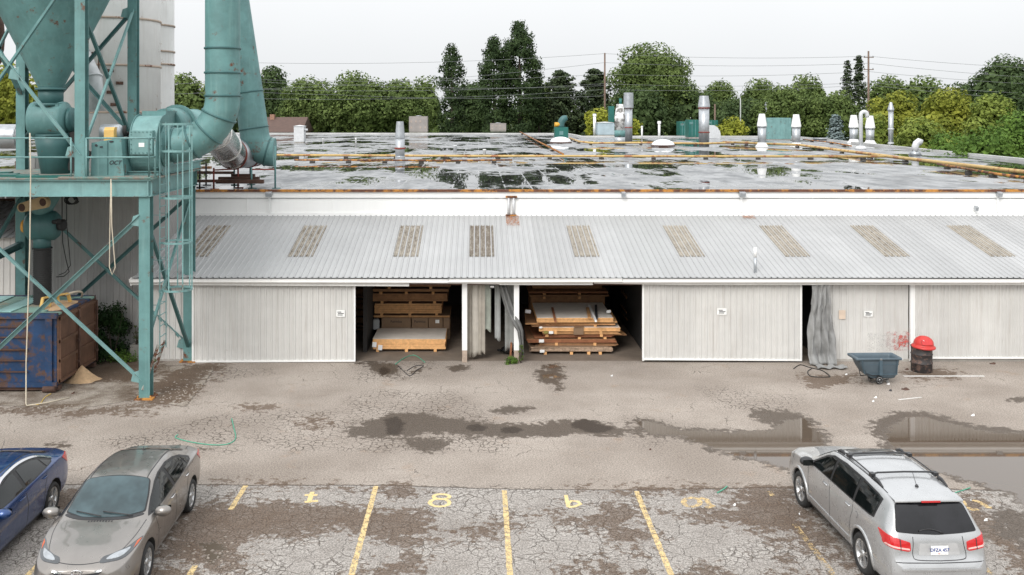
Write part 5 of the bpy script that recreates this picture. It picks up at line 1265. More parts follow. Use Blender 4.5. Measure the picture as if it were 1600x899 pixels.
# cartons with lettering
X0 = PX(594, y)
for k, (a, c, tx) in enumerate(((596, 642, 1), (643, 669, 1), (669.5, 692, 0), (692.5, 703, 0))):
    xa, xb = PX(a, y), PX(c, y); th = thing('carton', ('first long brown carton with dark lettering next to the grey wrapped corner', 'second brown carton with dark lettering in the carton row', 'plain brown carton with a small white sticker', 'short plain brown carton at the aisle end of the row')[k], 'carton', ((xa+xb)/2, y, .36), 'cartons inside the neat stack')
    o = MB(); o.box(xa+.005, xb-.005, y, y+1.5, .365, .725); o.build('box', card, th, bevel=.01)
    if tx: textmesh('Formica', .115, ink, Matrix.Translation(((xa+xb)/2-(0 if k else .0), y-.004, .60)) @ Matrix.Rotation(R(90), 4, 'X'), th)
    if k == 2: o = MB(); o.box(xb-.25, xb-.12, y-.004, y-.001, .55, .66); o.build('sticker', notice_w, th)
o = MB(); o.obox((PX(588, y), y+.02, .52), (.2, .25, .34), (0, 0, 4)); tag(o.build('wrapped_corner', M('grey_wrap', (.36, .37, .37), .4), org=(PX(588, y), y, .36), bevel=.02), 'grey film-wrapped end of a parcel at the carton row', 'parcel')
for k, (px, zz, yy) in enumerate(((585, .30, 30.8), (594, .2, 30.82))):
    o = MB(); o.obox((PX(px, yy), yy, zz-.06), (.13, .05, .15), (0, 6, 10)); tag(o.build('white_tag', white_c, org=(PX(px, yy), yy, zz-.1)), ('white wrapping scrap at the corner of the pale-topped pack', 'smaller white tag on the bottom edge of the pale-topped pack')[k], 'wrapping')
# dark stacks deeper in the bays, barely lit
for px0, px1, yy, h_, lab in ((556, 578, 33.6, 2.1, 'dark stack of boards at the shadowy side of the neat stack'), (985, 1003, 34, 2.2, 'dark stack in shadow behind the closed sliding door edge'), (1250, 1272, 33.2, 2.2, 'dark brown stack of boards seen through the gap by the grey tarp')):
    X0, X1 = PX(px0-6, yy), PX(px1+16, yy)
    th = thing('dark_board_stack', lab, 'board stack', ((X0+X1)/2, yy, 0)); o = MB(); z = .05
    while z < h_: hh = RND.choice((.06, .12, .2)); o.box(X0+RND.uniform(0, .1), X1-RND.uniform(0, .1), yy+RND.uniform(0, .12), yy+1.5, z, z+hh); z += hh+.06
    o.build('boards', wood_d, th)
# messy pile
y = 30.5
L2 = [ # px0, px1, dy, depth, z0, z1, edge, top, sheets, rz, bearers, jag, label
 (829, 957, .0, 1.8, .085, .23, M('striped_edges', (.42, .30, .21), .8, 0, .45, 14), card, 5, .0, (852, 893, 920, 938), .03, 'ragged bottom pack of the messy pile with paper-wrapped edges'),
 (842, 965, .05, 1.9, .255, .34, wood_d, card, 3, .01, (), .04, 'thin brown pack second from the floor of the messy pile'),
 (824, 963, .03, 2.0, .36, .46, wood_r, wood_d, 3, -.012, (870, 930), .03, 'wide reddish pack jutting out at the curtain side'),
 (936, 975, .5, 1.6, .47, .50, wood_d, wood, 1, .12, (), .0, 'loose brown board poking out at the aisle side of the messy pile'),
 (850, 958, .08, 1.9, .53, .60, wood_r, wood_d, 3, .006, (905, 945), .04, 'uneven reddish pack with splintered edges'),
 (848, 968, .02, 2.0, .63, .69, wood, wood, 2, -.006, (855, 940), .03, 'thin golden-brown pack in the middle of the messy pile'),
 (842, 969, .0, 2.1, .72, .84, wood_l, board_w, 3, .0, (868, 939), .012, 'pale-edged pack with a cardboard flap over its front'),
 (823, 963, .12, 2.2, .90, .95, wood, wood_d, 1, -.035, (858, 932), .0, 'wide brown sheet sticking out under the pale sheet'),
 (838, 958, .0, 2.45, 1.0, 1.14, wood_l, board_w, 3, .012, (), .012, 'large pale grey-topped pack lying on the messy pile'),
]
for px0, px1, dy, dep, z0, z1, me_, mt_, sh, rz, bs, jg, lab in L2: bundle('board_stack', lab, px0, px1, y+dy, dep, z0, z1, me_, mt_, sh, rz, bs, G2, jg, wood_l)
for k, (px0, px1, z0, z1, yy) in enumerate(((826, 951, 1.32, 1.36, 33.1), (826, 950, 1.42, 1.47, 33.2), (828, 946, 1.9, 1.95, 33.5))):
    bundle('board_stack', ('thin dark pack standing back above the pale sheet', 'thin brown-edged pack resting on the thin dark one at the back', 'topmost shadowy pack of the messy pile')[k], px0, px1, yy, 2.0, z0, z1, wood_r if k == 1 else wood_d, wood_d, 2, .01, (850, 905), G2, .02, wood)
th = thing('dark_board_stack', 'dark block of boards under the raised packs at the back of the messy pile', 'board stack', (PX(890, 33.4), 33.4, 0)); o = MB(); o.box(PX(830, 33.4), PX(945, 33.4), 33.4, 35.2, 0, 1.3); o.box(PX(832, 33.6), PX(940, 33.6), 33.6, 35.2, 1.5, 1.88); o.build('boards', wood_d, th)
for k, (px0, px1, z0, dy, dep, rz, mt, lab) in enumerate(((832, 944, .485, .16, 1.7, .05, wood_r, 'splintered reddish sheet slipped askew low in the messy pile'), (856, 972, .605, .10, 1.5, -.045, wood, 'golden sheet slid towards the aisle in the middle of the messy pile'),
        (828, 930, .865, .05, 1.6, .06, wood_d, 'askew brown sheet under the wide one at the curtain side'), (846, 966, .968, .18, 1.9, -.03, wood_l, 'thin pale sheet peeping out under the large grey-topped pack'), (836, 950, .24, -.02, 1.2, .03, card, 'flattened cardboard strip hanging over the bottom pack'))):
    bundle('loose_sheet', lab, px0, px1, y+dy, dep, z0, z0+.022, mt, mt, 1, rz, (), G2, .01, wood_l)
# loose pieces on the pale sheet
def stick(a, c, w_, h_, mt, lab, name='batten', grp='loose pieces on the messy pile'):
    o = MB(); o.bar(a, c, w_, h_); tag(o.build(name, mt, org=a), lab, 'batten', grp)
def onp(px, py, z): Yv = (H-z)*F/(py-HY); return (PX(px, Yv), Yv, z)
stick(onp(863, 481, 1.17), onp(868, 503, 1.17), .07, .03, wood_r, 'brown batten lying across the pale sheet near its curtain side')
stick(onp(918, 481, 1.17), onp(921, 497, 1.17), .10, .03, wood, 'short flat brown batten on the pale sheet')
stick(onp(921, 478, 1.2), onp(931, 502, 1.2), .06, .05, white_c, 'white batten leaning across the pale sheet')
stick(onp(931, 477, 1.18), onp(932, 499, 1.18), .08, .03, ink, 'black strip on the pale sheet beside the white batten')
th = thing('cardboard_flap', 'square cardboard flap hanging over the pale-edged pack', 'cardboard', (PX(904, 30.45), 30.45, .6))
o = MB(); o.obox((PX(904, 30.45), 30.46, .73), (.31, .02, .21), (8, 0, 2)); o.obox((PX(904, 30.6), 30.6, .855), (.31, .3, .012), (0, 0, 2)); o.build('flap', card, th)
for k, (px, py, z, sz, mt, lab) in enumerate(((846, 533, .45, .16, white_c, 'crumpled white wrapping on the reddish packs'), (847, 549, .12, .15, white_c, 'white wrapping hanging at the bottom pack corner'), (853, 519.5, .88, .14, M('olive_box', (.22, .2, .05), .6), 'small olive parcel tucked above the pale-edged pack'), (861, 519.8, .88, .14, notice_w, 'small white parcel tucked above the pale-edged pack'), (845, 512, .98, .1, notice_w, 'tiny white label under the pale sheet'), (825, 487, 1.4, .18, galv_w, 'round white plug-like fitting at the curtain side of the pile'), (951, 487, 1.4, .14, notice_w, 'small white label at the aisle side of the pile'))):
    p_ = P(px, py, 30.42 if z < 1.2 else 31.0); o = MB(); o.obox(p_, (sz, .04, sz*.6), (0, 10*math.sin(k*3), 8)); tag(o.build('wrapping_scrap', mt, org=tuple(p_), bevel=.01), lab, 'wrapping')

# ---------------------------------------------------------------- strip curtains between the posts
def strip(px0, px1, pyb, yy, lab, mt=strip_m, pyt=444, wav=.014, tilt=0, ph=0.):
    X0, X1 = PX(px0, yy), PX(px1, yy); Zt, Zb = ZE-.2, PZ(pyb, yy)
    o = MB()
    o.grid(14, 16, lambda a, c: (X0+(X1-X0)*a+tilt*c*c, yy+wav*math.sin(a*9+ph+c)+.02*math.sin(c*7+ph), Zt+(Zb-Zt)*c-(.05*math.sin(a*5+ph))*(c > .97)))
    ob = o.build('curtain_strip', mt, org=((X0+X1)/2, yy, Zt), fixn=False)
    md = ob.modifiers.new('thick', 'SOLIDIFY'); md.thickness = .012
    tag(ob, lab, 'strip curtain', 'plastic strips hanging between the two white posts')
strip(730, 741, 556, 29.85, 'worn beige strip against the post by the neat stack'); strip(738, 752, 556, 29.8, 'dirty strip with a paler lower half, second from the post', M('pale_strip', (.42, .39, .34), .5, 0, .1, 3), ph=1); strip(748, 758, 553, 29.78, 'mottled brown-grey strip in the curtain, reaching nearly to the floor', ph=2)
strip(756, 767, 517, 29.82, 'short grey-green torn strip ending at waist height', M('green_strip', (.27, .29, .25), .5, 0, .15, 3), ph=3); strip(773, 782, 531, 29.95, 'single pale grey strip hanging alone in the middle', M('grey_strip', (.30, .31, .30), .5, 0, .12, 3), wav=.01, ph=4)
strip(789, 804, 548, 30.0, 'wide grey strip behind the gathered cloth', M('grey_strip_wide', (.22, .225, .215), .5, 0, .15, 3), ph=2.5)
# gathered cloth pulled round the right-hand post
ctr = [(785, 446, 29.75), (792, 470, 29.7), (799, 490, 29.62), (808, 508, 29.46), (813, 518, 29.42), (815, 535, 29.5), (816, 556, 29.55)]
wdt = [12, 13, 14, 13, 9, 7, 6]
o = MB()
def cl(a, c):
    f_ = c*(len(ctr)-1); i = min(int(f_), len(ctr)-2); t_ = f_-i
    px, py, yy = [ctr[i][q]*(1-t_)+ctr[i+1][q]*t_ for q in range(3)]; w_ = wdt[i]*(1-t_)+wdt[i+1]*t_
    p_ = P(px+(a-.5)*w_, py, yy); return (p_.x, p_.y+.035*math.sin(a*13+c*2), p_.z)
o.grid(20, 24, cl); ob = o.build('gathered_cloth', M('charcoal_cloth', (.14, .14, .135), .8, 0, .2, 5), org=tuple(P(785, 446, 29.75)), fixn=False)
md = ob.modifiers.new('thick', 'SOLIDIFY'); md.thickness = .012; tag(ob, 'dark grey cloth drawn aside and draped round the white post', 'curtain')
th = thing('opening_sensor', 'small black box with a bright face at the top of the strip curtain opening', 'sensor', (PX(768.5, YF), YF, ZE-.3))
o = MB(); o.box(PX(765, YF), PX(773, YF), YF-.02, YF+.08, ZE-.36, ZE-.25); o.build('housing', ink, th); o = MB(); o.box(PX(766, YF), PX(772, YF), YF-.026, YF-.02, ZE-.33, ZE-.28); o.build('face', notice_w, th)
gx, gy = PX(793, 30.6), 30.6; o = MB(); o.lathe([(.12, 0), (.2, .06), (.2, .16), (.1, .22)], (gx, gy, .02), 14); o.tube([(gx-.2, gy, .1), (gx-.3, gy-.1, .14)], .04, 8)
tag(o.build('black_canister', black_g, org=(gx, gy, 0)), 'small black round canister on the floor behind the strip curtain', 'canister')
o = MB(); o.obox((PX(798, 29.9), 29.9, .25), (.05, .2, .5), (0, 4, 0)); tag(o.build('brown_plank', wood_r, org=(PX(798, 29.9), 29.9, 0)), 'short brown plank standing inside the post by the messy pile', 'plank')

# grey tarp hanging in the gap
o = MB(); rz_ = np.random.default_rng(3)
xt0, xt1, xb0, xb1 = PX(1268, 29.45), PX(1297, 29.45), PX(1262, 29.3), PX(1306, 29.2)
def tf(a, c):
    x = (xt0*(1-a)+xt1*a)*(1-c)+(xb0*(1-a)+xb1*a)*c
    f_ = math.sin(a*21+1.8*math.sin(c*3)+3*a*a) *.045*(.5+.9*c)+math.sin(a*8+c*4)*.07*c+.07*mnoise.noise((a*5, c*6, 2))+.03*mnoise.noise((a*13, c*14, 5))
    return (x+.03*math.sin(c*6+a*4)+(.05*math.sin(c*9+a*20) if c > .25 else 0)*.6, 29.42-.12*c+f_-.16*max(0, c-.9)/.1, ZE-.22-(ZE-.26)*c)
o.grid(56, 40, tf); ob = o.build('tarp', tarp, org=(xt0, 29.42, ZE-.22), fixn=False); md = ob.modifiers.new('thick', 'SOLIDIFY'); md.thickness = .01
tag(ob, 'grey crumpled tarp hanging in folds down the narrow gap beside the sliding door', 'tarp')
o = MB(); o.grid(20, 8, lambda a, c: (PX(1272, 29)+.9*a, 28.95-.28*c+.05*math.sin(a*14), .03+.07*abs(math.sin(a*9+c*3))*(1-c*.5)))
tag(o.build('tarp_hem', tarp, org=(PX(1290, 29), 29, 0), fixn=False), 'rumpled foot of the grey tarp lying on the asphalt', 'tarp')
def gl(name, pts, r_, mt, lab, cat, z=.012, grp=None):
    q = [Vector((*GR(*p), z)) for p in pts]; out = []
    for i in range(len(q)-1):
        p0, p1, p2, p3 = q[max(0, i-1)], q[i], q[i+1], q[min(len(q)-1, i+2)]
        for k in range(6):
            t_ = k/6; out.append(.5*((2*p1)+(p2-p0)*t_+(2*p0-5*p1+4*p2-p3)*t_*t_+(3*p1-p0-3*p2+p3)*t_**3))
    out.append(q[-1]); o = MB(); o.tube(out, r_, 6); return tag(o.build(name, mt, org=tuple(q[0])), lab, cat, grp)
gl('black_hose', [(1240, 577), (1250, 571), (1262, 574), (1273, 577), (1285, 580), (1296, 588), (1293, 590), (1268, 589), (1262, 582), (1268, 577)], .014, black_m, 'thin black hose looped on the asphalt at the foot of the tarp', 'hose')
gl('green_strap', [(362, 655), (365, 668), (368, 686), (355, 695), (330, 696), (300, 692), (280, 687), (274, 684), (278, 680)], .012, green_r, 'long pale green strap curling over the cracked asphalt behind the grey sedan', 'strap', grp='green straps on the ground')
gl('green_strap', [(618, 570), (632, 560), (648, 556), (664, 567)], .012, green_r, 'pale green strap arched on the floor in front of the neat stack', 'strap', grp='green straps on the ground')
gl('wire_loop', [(622, 572), (632, 582), (641, 588), (650, 580), (662, 572), (648, 573), (636, 580)], .009, ink, 'thin dark wire tangle beside the strap in front of the neat stack', 'wire')
gl('green_strap', [(1121, 771), (1130, 766), (1136, 761)], .014, green_r, 'short mint green strip lying at the bay edge', 'strap', grp='green straps on the ground')
gl('green_strap', [(1492, 771), (1505, 767), (1516, 763)], .010, green_r, 'short dark green strip beside the silver car', 'strap', grp='green straps on the ground')
gl('yellow_rope', [(50, 633), (62, 632), (70, 622), (80, 616)], .012, M('yellow_cord', (.6, .42, .1), .6), 'yellow rope lying on the slab below the blue skip', 'rope')

# ---------------------------------------------------------------- drum
dx_, dy_ = GR(1440, 580); 
th = thing('drum_bin', 'weathered black steel drum used as a bin under a red dome lid', 'drum', (dx_, dy_, 0))
r_ = .30; prof = [(r_*.97, 0), (r_, .02), (r_, .27), (r_+.014, .285), (r_+.014, .30), (r_, .315), (r_, .56), (r_+.014, .575), (r_+.014, .59), (r_, .605), (r_, .80), (r_+.012, .82), (r_+.012, .84), (r_-.01, .85)]
o = MB(); o.lathe(prof, (dx_, dy_, 0), 40); o.build('drum_body', drum_m, th)
o = MB(); pr = [(r_+.035, .80), (r_+.045, .815), (r_+.04, .85), (r_+.01, .875), (r_-.015, .885), (r_-.015, .93), (r_-.03, 1.01), (r_-.075, 1.09), (r_-.16, 1.155), (.02, 1.185)]
o.lathe(pr, (dx_, dy_, 0), 40, (.04, -.06, 1)); lid = o.build('dome_lid', red_pl, th)
o = MB(); o.obox((dx_+.02, dy_-.245-.06, 1.02), (.30, .02, .17), (-30, 0, 0)); o.build('flap', M('red_flap', (.5, .03, .03), .45), lid)
o = MB(); o.obox((dx_-.07, dy_-.29, 1.08), (.05, .01, .012), (-20, 35, 0)); o.build('scuff', white_c, lid)
th.scale = (.97, .97, .88)
# ---------------------------------------------------------------- tilt cart
cxx, cyy = GR(1375, 602); cyy += .32
th = thing('tilt_cart', 'slate blue plastic tilt cart with sloping front and grey wheels', 'cart', (cxx, cyy, 0), rz=R(2), local=True)
def tub(sz, z0, top, inset):   # hopper-shaped shell with a sloped left front
    L0, L1 = -.76, .70
    bx0, bx1 = -.30, .56
    return L0, L1, bx0, bx1
hw, hb, zt, zb_ = .36, .27, .80, .17
lv = [  # z, xleft, xright, halfwidth
 (zb_, -.22, .46, hb-.03), (zb_+.03, -.27, .53, hb), (.30, -.42, .575, hb+.015), (.50, -.55, .60, hb+.045), (.70, -.64, .63, hb+.075), (.755, -.665, .64, hb+.08)]
def ring(x0, x1_, h_, z, c_=.06):
    return [(x0+c_, -h_, z), (x1_-c_, -h_, z), (x1_-c_*.3, -h_+c_*.3, z), (x1_, -h_+c_, z), (x1_, h_-c_, z), (x1_-c_*.3, h_-c_*.3, z), (x1_-c_, h_, z), (x0+c_, h_, z), (x0+c_*.3, h_-c_*.3, z), (x0, h_-c_, z), (x0, -h_+c_, z), (x0+c_*.3, -h_+c_*.3, z)]
def loft(o, rings, capb=True, capt=False, smooth=True):
    n = len(rings[0]); vs_ = [p for r_ in rings for p in r_]
    fs_ = [(i*n+k, i*n+(k+1) % n, (i+1)*n+(k+1) % n, (i+1)*n+k) for i in range(len(rings)-1) for k in range(n)]
    o.add(vs_, fs_, smooth)
    m_ = len(o.v)-len(vs_)
    if capb: o.f.append(tuple(m_+k for k in reversed(range(n)))); o.sm.append(False)
    if capt: o.f.append(tuple(m_+(len(rings)-1)*n+k for k in range(n))); o.sm.append(False)
out = [ring(a, b_, h_, z) for z, a, b_, h_ in lv]
out += [ring(-.76, .70, hw, .755, .05), ring(-.77, .71, hw+.01, .77, .05), ring(-.77, .71, hw+.01, .815, .05), ring(-.755, .695, hw-.005, .825, .05), ring(-.655, .625, hb+.06, .815, .05)]
inn = [ring(a+.03, b_-.03, h_-.03, z+.03) for z, a, b_, h_ in reversed(lv[:-1])]
o = MB(); loft(o, out+inn, True, True); tb_ = o.build('tub', navy_pl, th, fixn=False)
o = MB()
for x, w_ in ((.02, .10),): o.box(x-w_/2, x+w_/2, -hb-.105, -hb+.02, .30, .76)
for x in (-.48, .55): o.bar((x, -hb-.03, .33), (x+(.0 if x > 0 else -.1), -hb-.09, .74), .03, .03)
o.bar((-.5, -hb-.052, .62), (.60, -hb-.062, .62), .02, .02); o.bar((-.41, -hb-.02, .31), (.575, -hb-.02, .31), .02, .03)
o.build('moulded_ribs', M('slate_plastic_rib', (.06, .095, .12), .5), tb_)
o = MB(); o.obox((.02, -hw-.015, .79), (.07, .01, .05)); o.build('clip', steel, tb_)
for yy in (-.29, .29):
    o = MB(); o.lathe([(.05, -.025), (.085, -.028), (.12, -.02), (.13, 0), (.12, .02), (.085, .028), (.05, .025)], (.0, yy, .135), 28, (0, 1, 0)); wl_ = o.build('wheel', black_m, th)
    o = MB(); o.lathe([(.0, -.03), (.03, -.032), (.03, .032), (0, .03)], (0, yy, .135), 14, (0, 1, 0), caps=False); o.lathe([(.072, -.024), (.088, -.03), (.088, .03), (.072, .024)], (0, yy, .135), 24, (0, 1, 0), caps=False)
    for a in range(6): o.bar((.02*math.cos(R(a*60)), yy, .135+.02*math.sin(R(a*60))), (.08*math.cos(R(a*60)), yy, .135+.08*math.sin(R(a*60))), .02, .03, (0, 1, 0))
    o.build('hub', galv_w, wl_)
for x in (.34,):
    o = MB(); o.lathe([(.05, -.02), (.05, .02)], (x, -.12, .05), 16, (0, 1, 0)); o.bar((x-.05, -.12, .17), (x, -.12, .06), .05, .02); o.build('caster', steel, th)
o = MB(); o.tube([(-.40, -.3, .33), (-.34, -.32, .12), (-.26, -.32, .07), (-.12, -.32, .1), (0, -.33, .135), (.3, -.3, .17)], .014, 8); o.tube([(-.40, -.3, .33), (-.2, -.32, .28), (.0, -.33, .30)], .012, 8); o.tube([(-.4, .3, .33), (-.34, .32, .12), (0, .33, .135)], .014, 8); o.build('frame', black_m, th)
o = MB(); o.tube([(.66, -.22, .78), (.78, -.22, .74), (.80, 0, .70), (.78, .22, .74), (.66, .22, .78)], .02, 8); o.build('handle', galv_w, th)

th.scale = (.88, .88, .9)
# litter on the asphalt
k = 0
for px, py, w_, h_, mt, lab in ((1388, 601, .16, .05, white_c, 'white scrap directly under the slate cart'), (1391, 611, .13, .08, ink, 'dark curled scrap in front of the slate cart, next to the white one'), (1414, 609, .35, .10, rust_d, 'crumpled brown rag in front of the slate cart'), (1417, 578, .18, .08, rust_d, 'brown shred between cart and drum'), (1551, 569, .3, .08, rust_d, 'brown leaf litter by the ribbed door past the drum'), (956, 588, .14, .05, white_c, 'white paper scrap on the asphalt before the closed sliding door'), (1322, 586, .12, .05, white_c, 'pale chip on the asphalt left of the cart'), (1368, 622, .14, .05, white_c, 'white fleck on the asphalt below the cart, uppermost'), (1364, 628, .1, .05, white_c, 'white fleck on the asphalt below the cart, lowest'), (1517, 783, .03, .02, white_c, 'tiny white chip near the worn number by the silver car'), (1540, 814, .14, .04, white_c, 'white scrap on the damp ground past the silver car'), (1148, 790, .1, .06, white_c, 'pale pebble on the damp brown ground'), (1249, 804, .04, .03, white_c, 'tiny white chip beside the silver car door'), (114, 615, .22, .07, rust_d, 'dark scrap on the slab by the skip'), (130, 583, .15, .1, rust_d, 'brown clod beside the sawdust cone'), (1016, 703, .09, .05, rust_d, 'small brown clod on the open asphalt'), (1520, 650, .18, .05, white_c, 'white splinter at the edge of the big puddle')):
    x, y = GR(px, py); o = MB(); n = 7; w_ *= .7; h_ *= .6
    pl = [(w_/2*math.cos(a)*RND.uniform(.6, 1.1), h_*1.4*math.sin(a)*RND.uniform(.6, 1.1)) for a in [i*2*math.pi/n for i in range(n)]]
    o.prism(pl, lambda u, v_: (x+u, y+v_, .004), lambda u, v_: (x+u*.8, y+v_*.8, .02+.05*w_+.02*math.sin(u*30))); tag(o.build('litter', mt, org=(x, y, 0)), lab, 'litter'); k += 1
# stones along the slab edge
grv = MB(); r2 = random.Random(11)
def stone(x, y, s_):
    vs_ = []; n = 6
    for j, (zz, rr) in enumerate(((0, 1), (.45, .85), (.75, .35))):
        for i in range(n): a = i*6.283/n; q = s_*rr*r2.uniform(.75, 1.1); vs_.append((x+q*math.cos(a), y+q*math.sin(a)*.8, .001+zz*s_*.8))
    grv.add(vs_, [(j*n+i, j*n+(i+1) % n, (j+1)*n+(i+1) % n, (j+1)*n+i) for j in range(2) for i in range(n)]+[tuple(2*n+i for i in range(n))])
for i in range(420):
    t_ = r2.random()
    if t_ < .45: px, py = r2.gauss(285, 22), r2.gauss(618, 14)
    elif t_ < .7: px, py = r2.uniform(0, 240), r2.gauss(640, 4)
    elif t_ < .85: px, py = r2.gauss(345, 30), r2.gauss(870, 14)
    else: px, py = r2.gauss(330, 20), r2.gauss(590, 12)
    stone(*GR(px, py), r2.uniform(.01, .035))
for i in range(260): stone(*GR(r2.uniform(280, 1560), r2.uniform(790, 899)), r2.uniform(.006, .016))
tag(grv.build('loose_gravel', M('gravel', (.27, .235, .20), .9, 0, .3, 30)), 'loose stones and broken asphalt crumbs', 'gravel', kind='stuff')

# ---------------------------------------------------------------- greenery at the wall
def plant(name, x, y, w_, h_, n, kind, lab, leaf=.07, z0=.0, grp=None, dep=None):
    th = thing(name, lab, 'plant', (x, y, 0), grp, local=True); pts = []; nrm = []
    for i in range(16):
        c = np.array([rng.uniform(-.35, .35)*w_, rng.uniform(-.3, .3)*(dep or w_), z0+h_*rng.uniform(.12, .88)]); d = sph(n//16); r_ = w_*rng.uniform(.14, .26)
        pts.append(c+d*r_*rng.uniform(.4, 1.2, (n//16, 1))); nrm.append(d+np.array([0, -.3, .5]))
    leafmesh('foliage', np.concatenate(pts), np.concatenate(nrm), leaf, fol[kind], th, .6)
    o = MB()
    for i in range(5): o.tube([(0, 0, 0), (rng.uniform(-.2, .2)*w_, rng.uniform(-.1, .1), h_*.45), (rng.uniform(-.45, .45)*w_, rng.uniform(-.2, .2)*w_, h_*rng.uniform(.7, 1))], [.018, .012, .004], 5)
    o.build('stem', bark, th)
fol['bush'] = foliage('leaves_dark_shrub', (.008, .022, .008), (.035, .075, .02))
plant('shrub', PX(176, 29.8), 29.8, 1.15, 1.75, 3800, 'bush', 'dark leafy shrub growing between the blue skip and the grey wall', .085)
plant('shrub', PX(160, 29.6), 29.5, .7, .7, 1200, 'bush', 'low dark shrub at the corner of the skip', .07)
plant('weed', PX(196, 29.9), 29.6, .9, .22, 900, 'lush', 'low weeds at the foot of the grey wall', .06, dep=.4)
plant('weed', PX(213, 30.1), 30.1, .3, 1.1, 260, 'mid', 'thin tall weed against the wall behind the front tower leg', .05)
plant('weed', PX(240, 29.9), 29.5, .5, .15, 420, 'lush', 'flat weeds beside the ladder foot', .05, dep=.3)
plant('weed', PX(799, 29.3), 29.35, .42, .2, 700, 'lush', 'bright green weeds at the foot of the post by the messy pile', .05, dep=.25)
plant('weed', PX(814, 29.4), 29.45, .16, .65, 300, 'mid', 'tall thin weed climbing beside the same post', .045)
o = MB(); o.box(PX(205, 30.1), PX(226, 30.1), 29.95, 30.3, 0, .42); tag(o.build('concrete_block', conc, org=(PX(215, 30.1), 30.1, 0), bevel=.02), 'rough concrete block against the grey wall behind the front tower leg', 'concrete block')
# ================================================================ CARS
def carpaint(name, col, metal=.55, rough=.32):
    m, t, b = nodes(name); co = objco(t)
    n = noise(t, co, 3, 4, .6)
    t.links.new(mix(t, ramp(t, n, .3, .7), tuple(x*.95 for x in col), tuple(x*1.05 for x in col)), b.inputs['Base Color'])
    b.inputs['Metallic'].default_value = metal
    t.links.new(ramp(t, noise(t, co, 7, 5, .7), .3, .7, rough*.8, rough*1.25), b.inputs['Roughness'])
    b.inputs['Coat Weight'].default_value = .9; b.inputs['Coat Roughness'].default_value = .05
    return m
def glassm(name, col, rough=.04):
    m, t, b = nodes(name); co = objco(t)
    t.links.new(mix(t, ramp(t, noise(t, co, 1.6, 3, .6), .35, .65), tuple(x*.7 for x in col), tuple(x*1.3 for x in col)), b.inputs['Base Color'])
    b.inputs['Roughness'].default_value = rough; b.inputs['Specular IOR Level'].default_value = .4; return m
glass_d = glassm('dark_car_glass', (.006, .008, .008)); glass_b = glassm('windscreen_glass', (.045, .072, .08)); glass_r = glassm('rear_car_glass', (.012, .012, .014))
seal = M('window_seal', (.012, .012, .013), .5); red_l = M('red_lens', (.50, .012, .015), .12, 0, .1, 5, coat=.8); red_c = M('pale_lens', (.72, .45, .42), .15, coat=.8)
head_m = M('headlamp', (.34, .36, .38), .08, .5, .2, 12, coat=1); head_d = M('headlamp_dark', (.05, .055, .06), .12, .3, .2, 8, coat=1)
chrome = M('chrome', (.68, .68, .69), .1, 1, .05, 3); rim_m = M('alloy_rim', (.50, .50, .50), .3, .7, .08, 4); orange_l = M('amber_lens', (.45, .09, .03), .2)
tyre_m = M('tyre', (.022, .022, .022), .85, 0, .15, 10); under = M('arch_dark', (.01, .01, .01), .9); seam_m = M('panel_gap', (.02, .02, .022), .6); cladm = M('black_trim', (.025, .025, .027), .45)

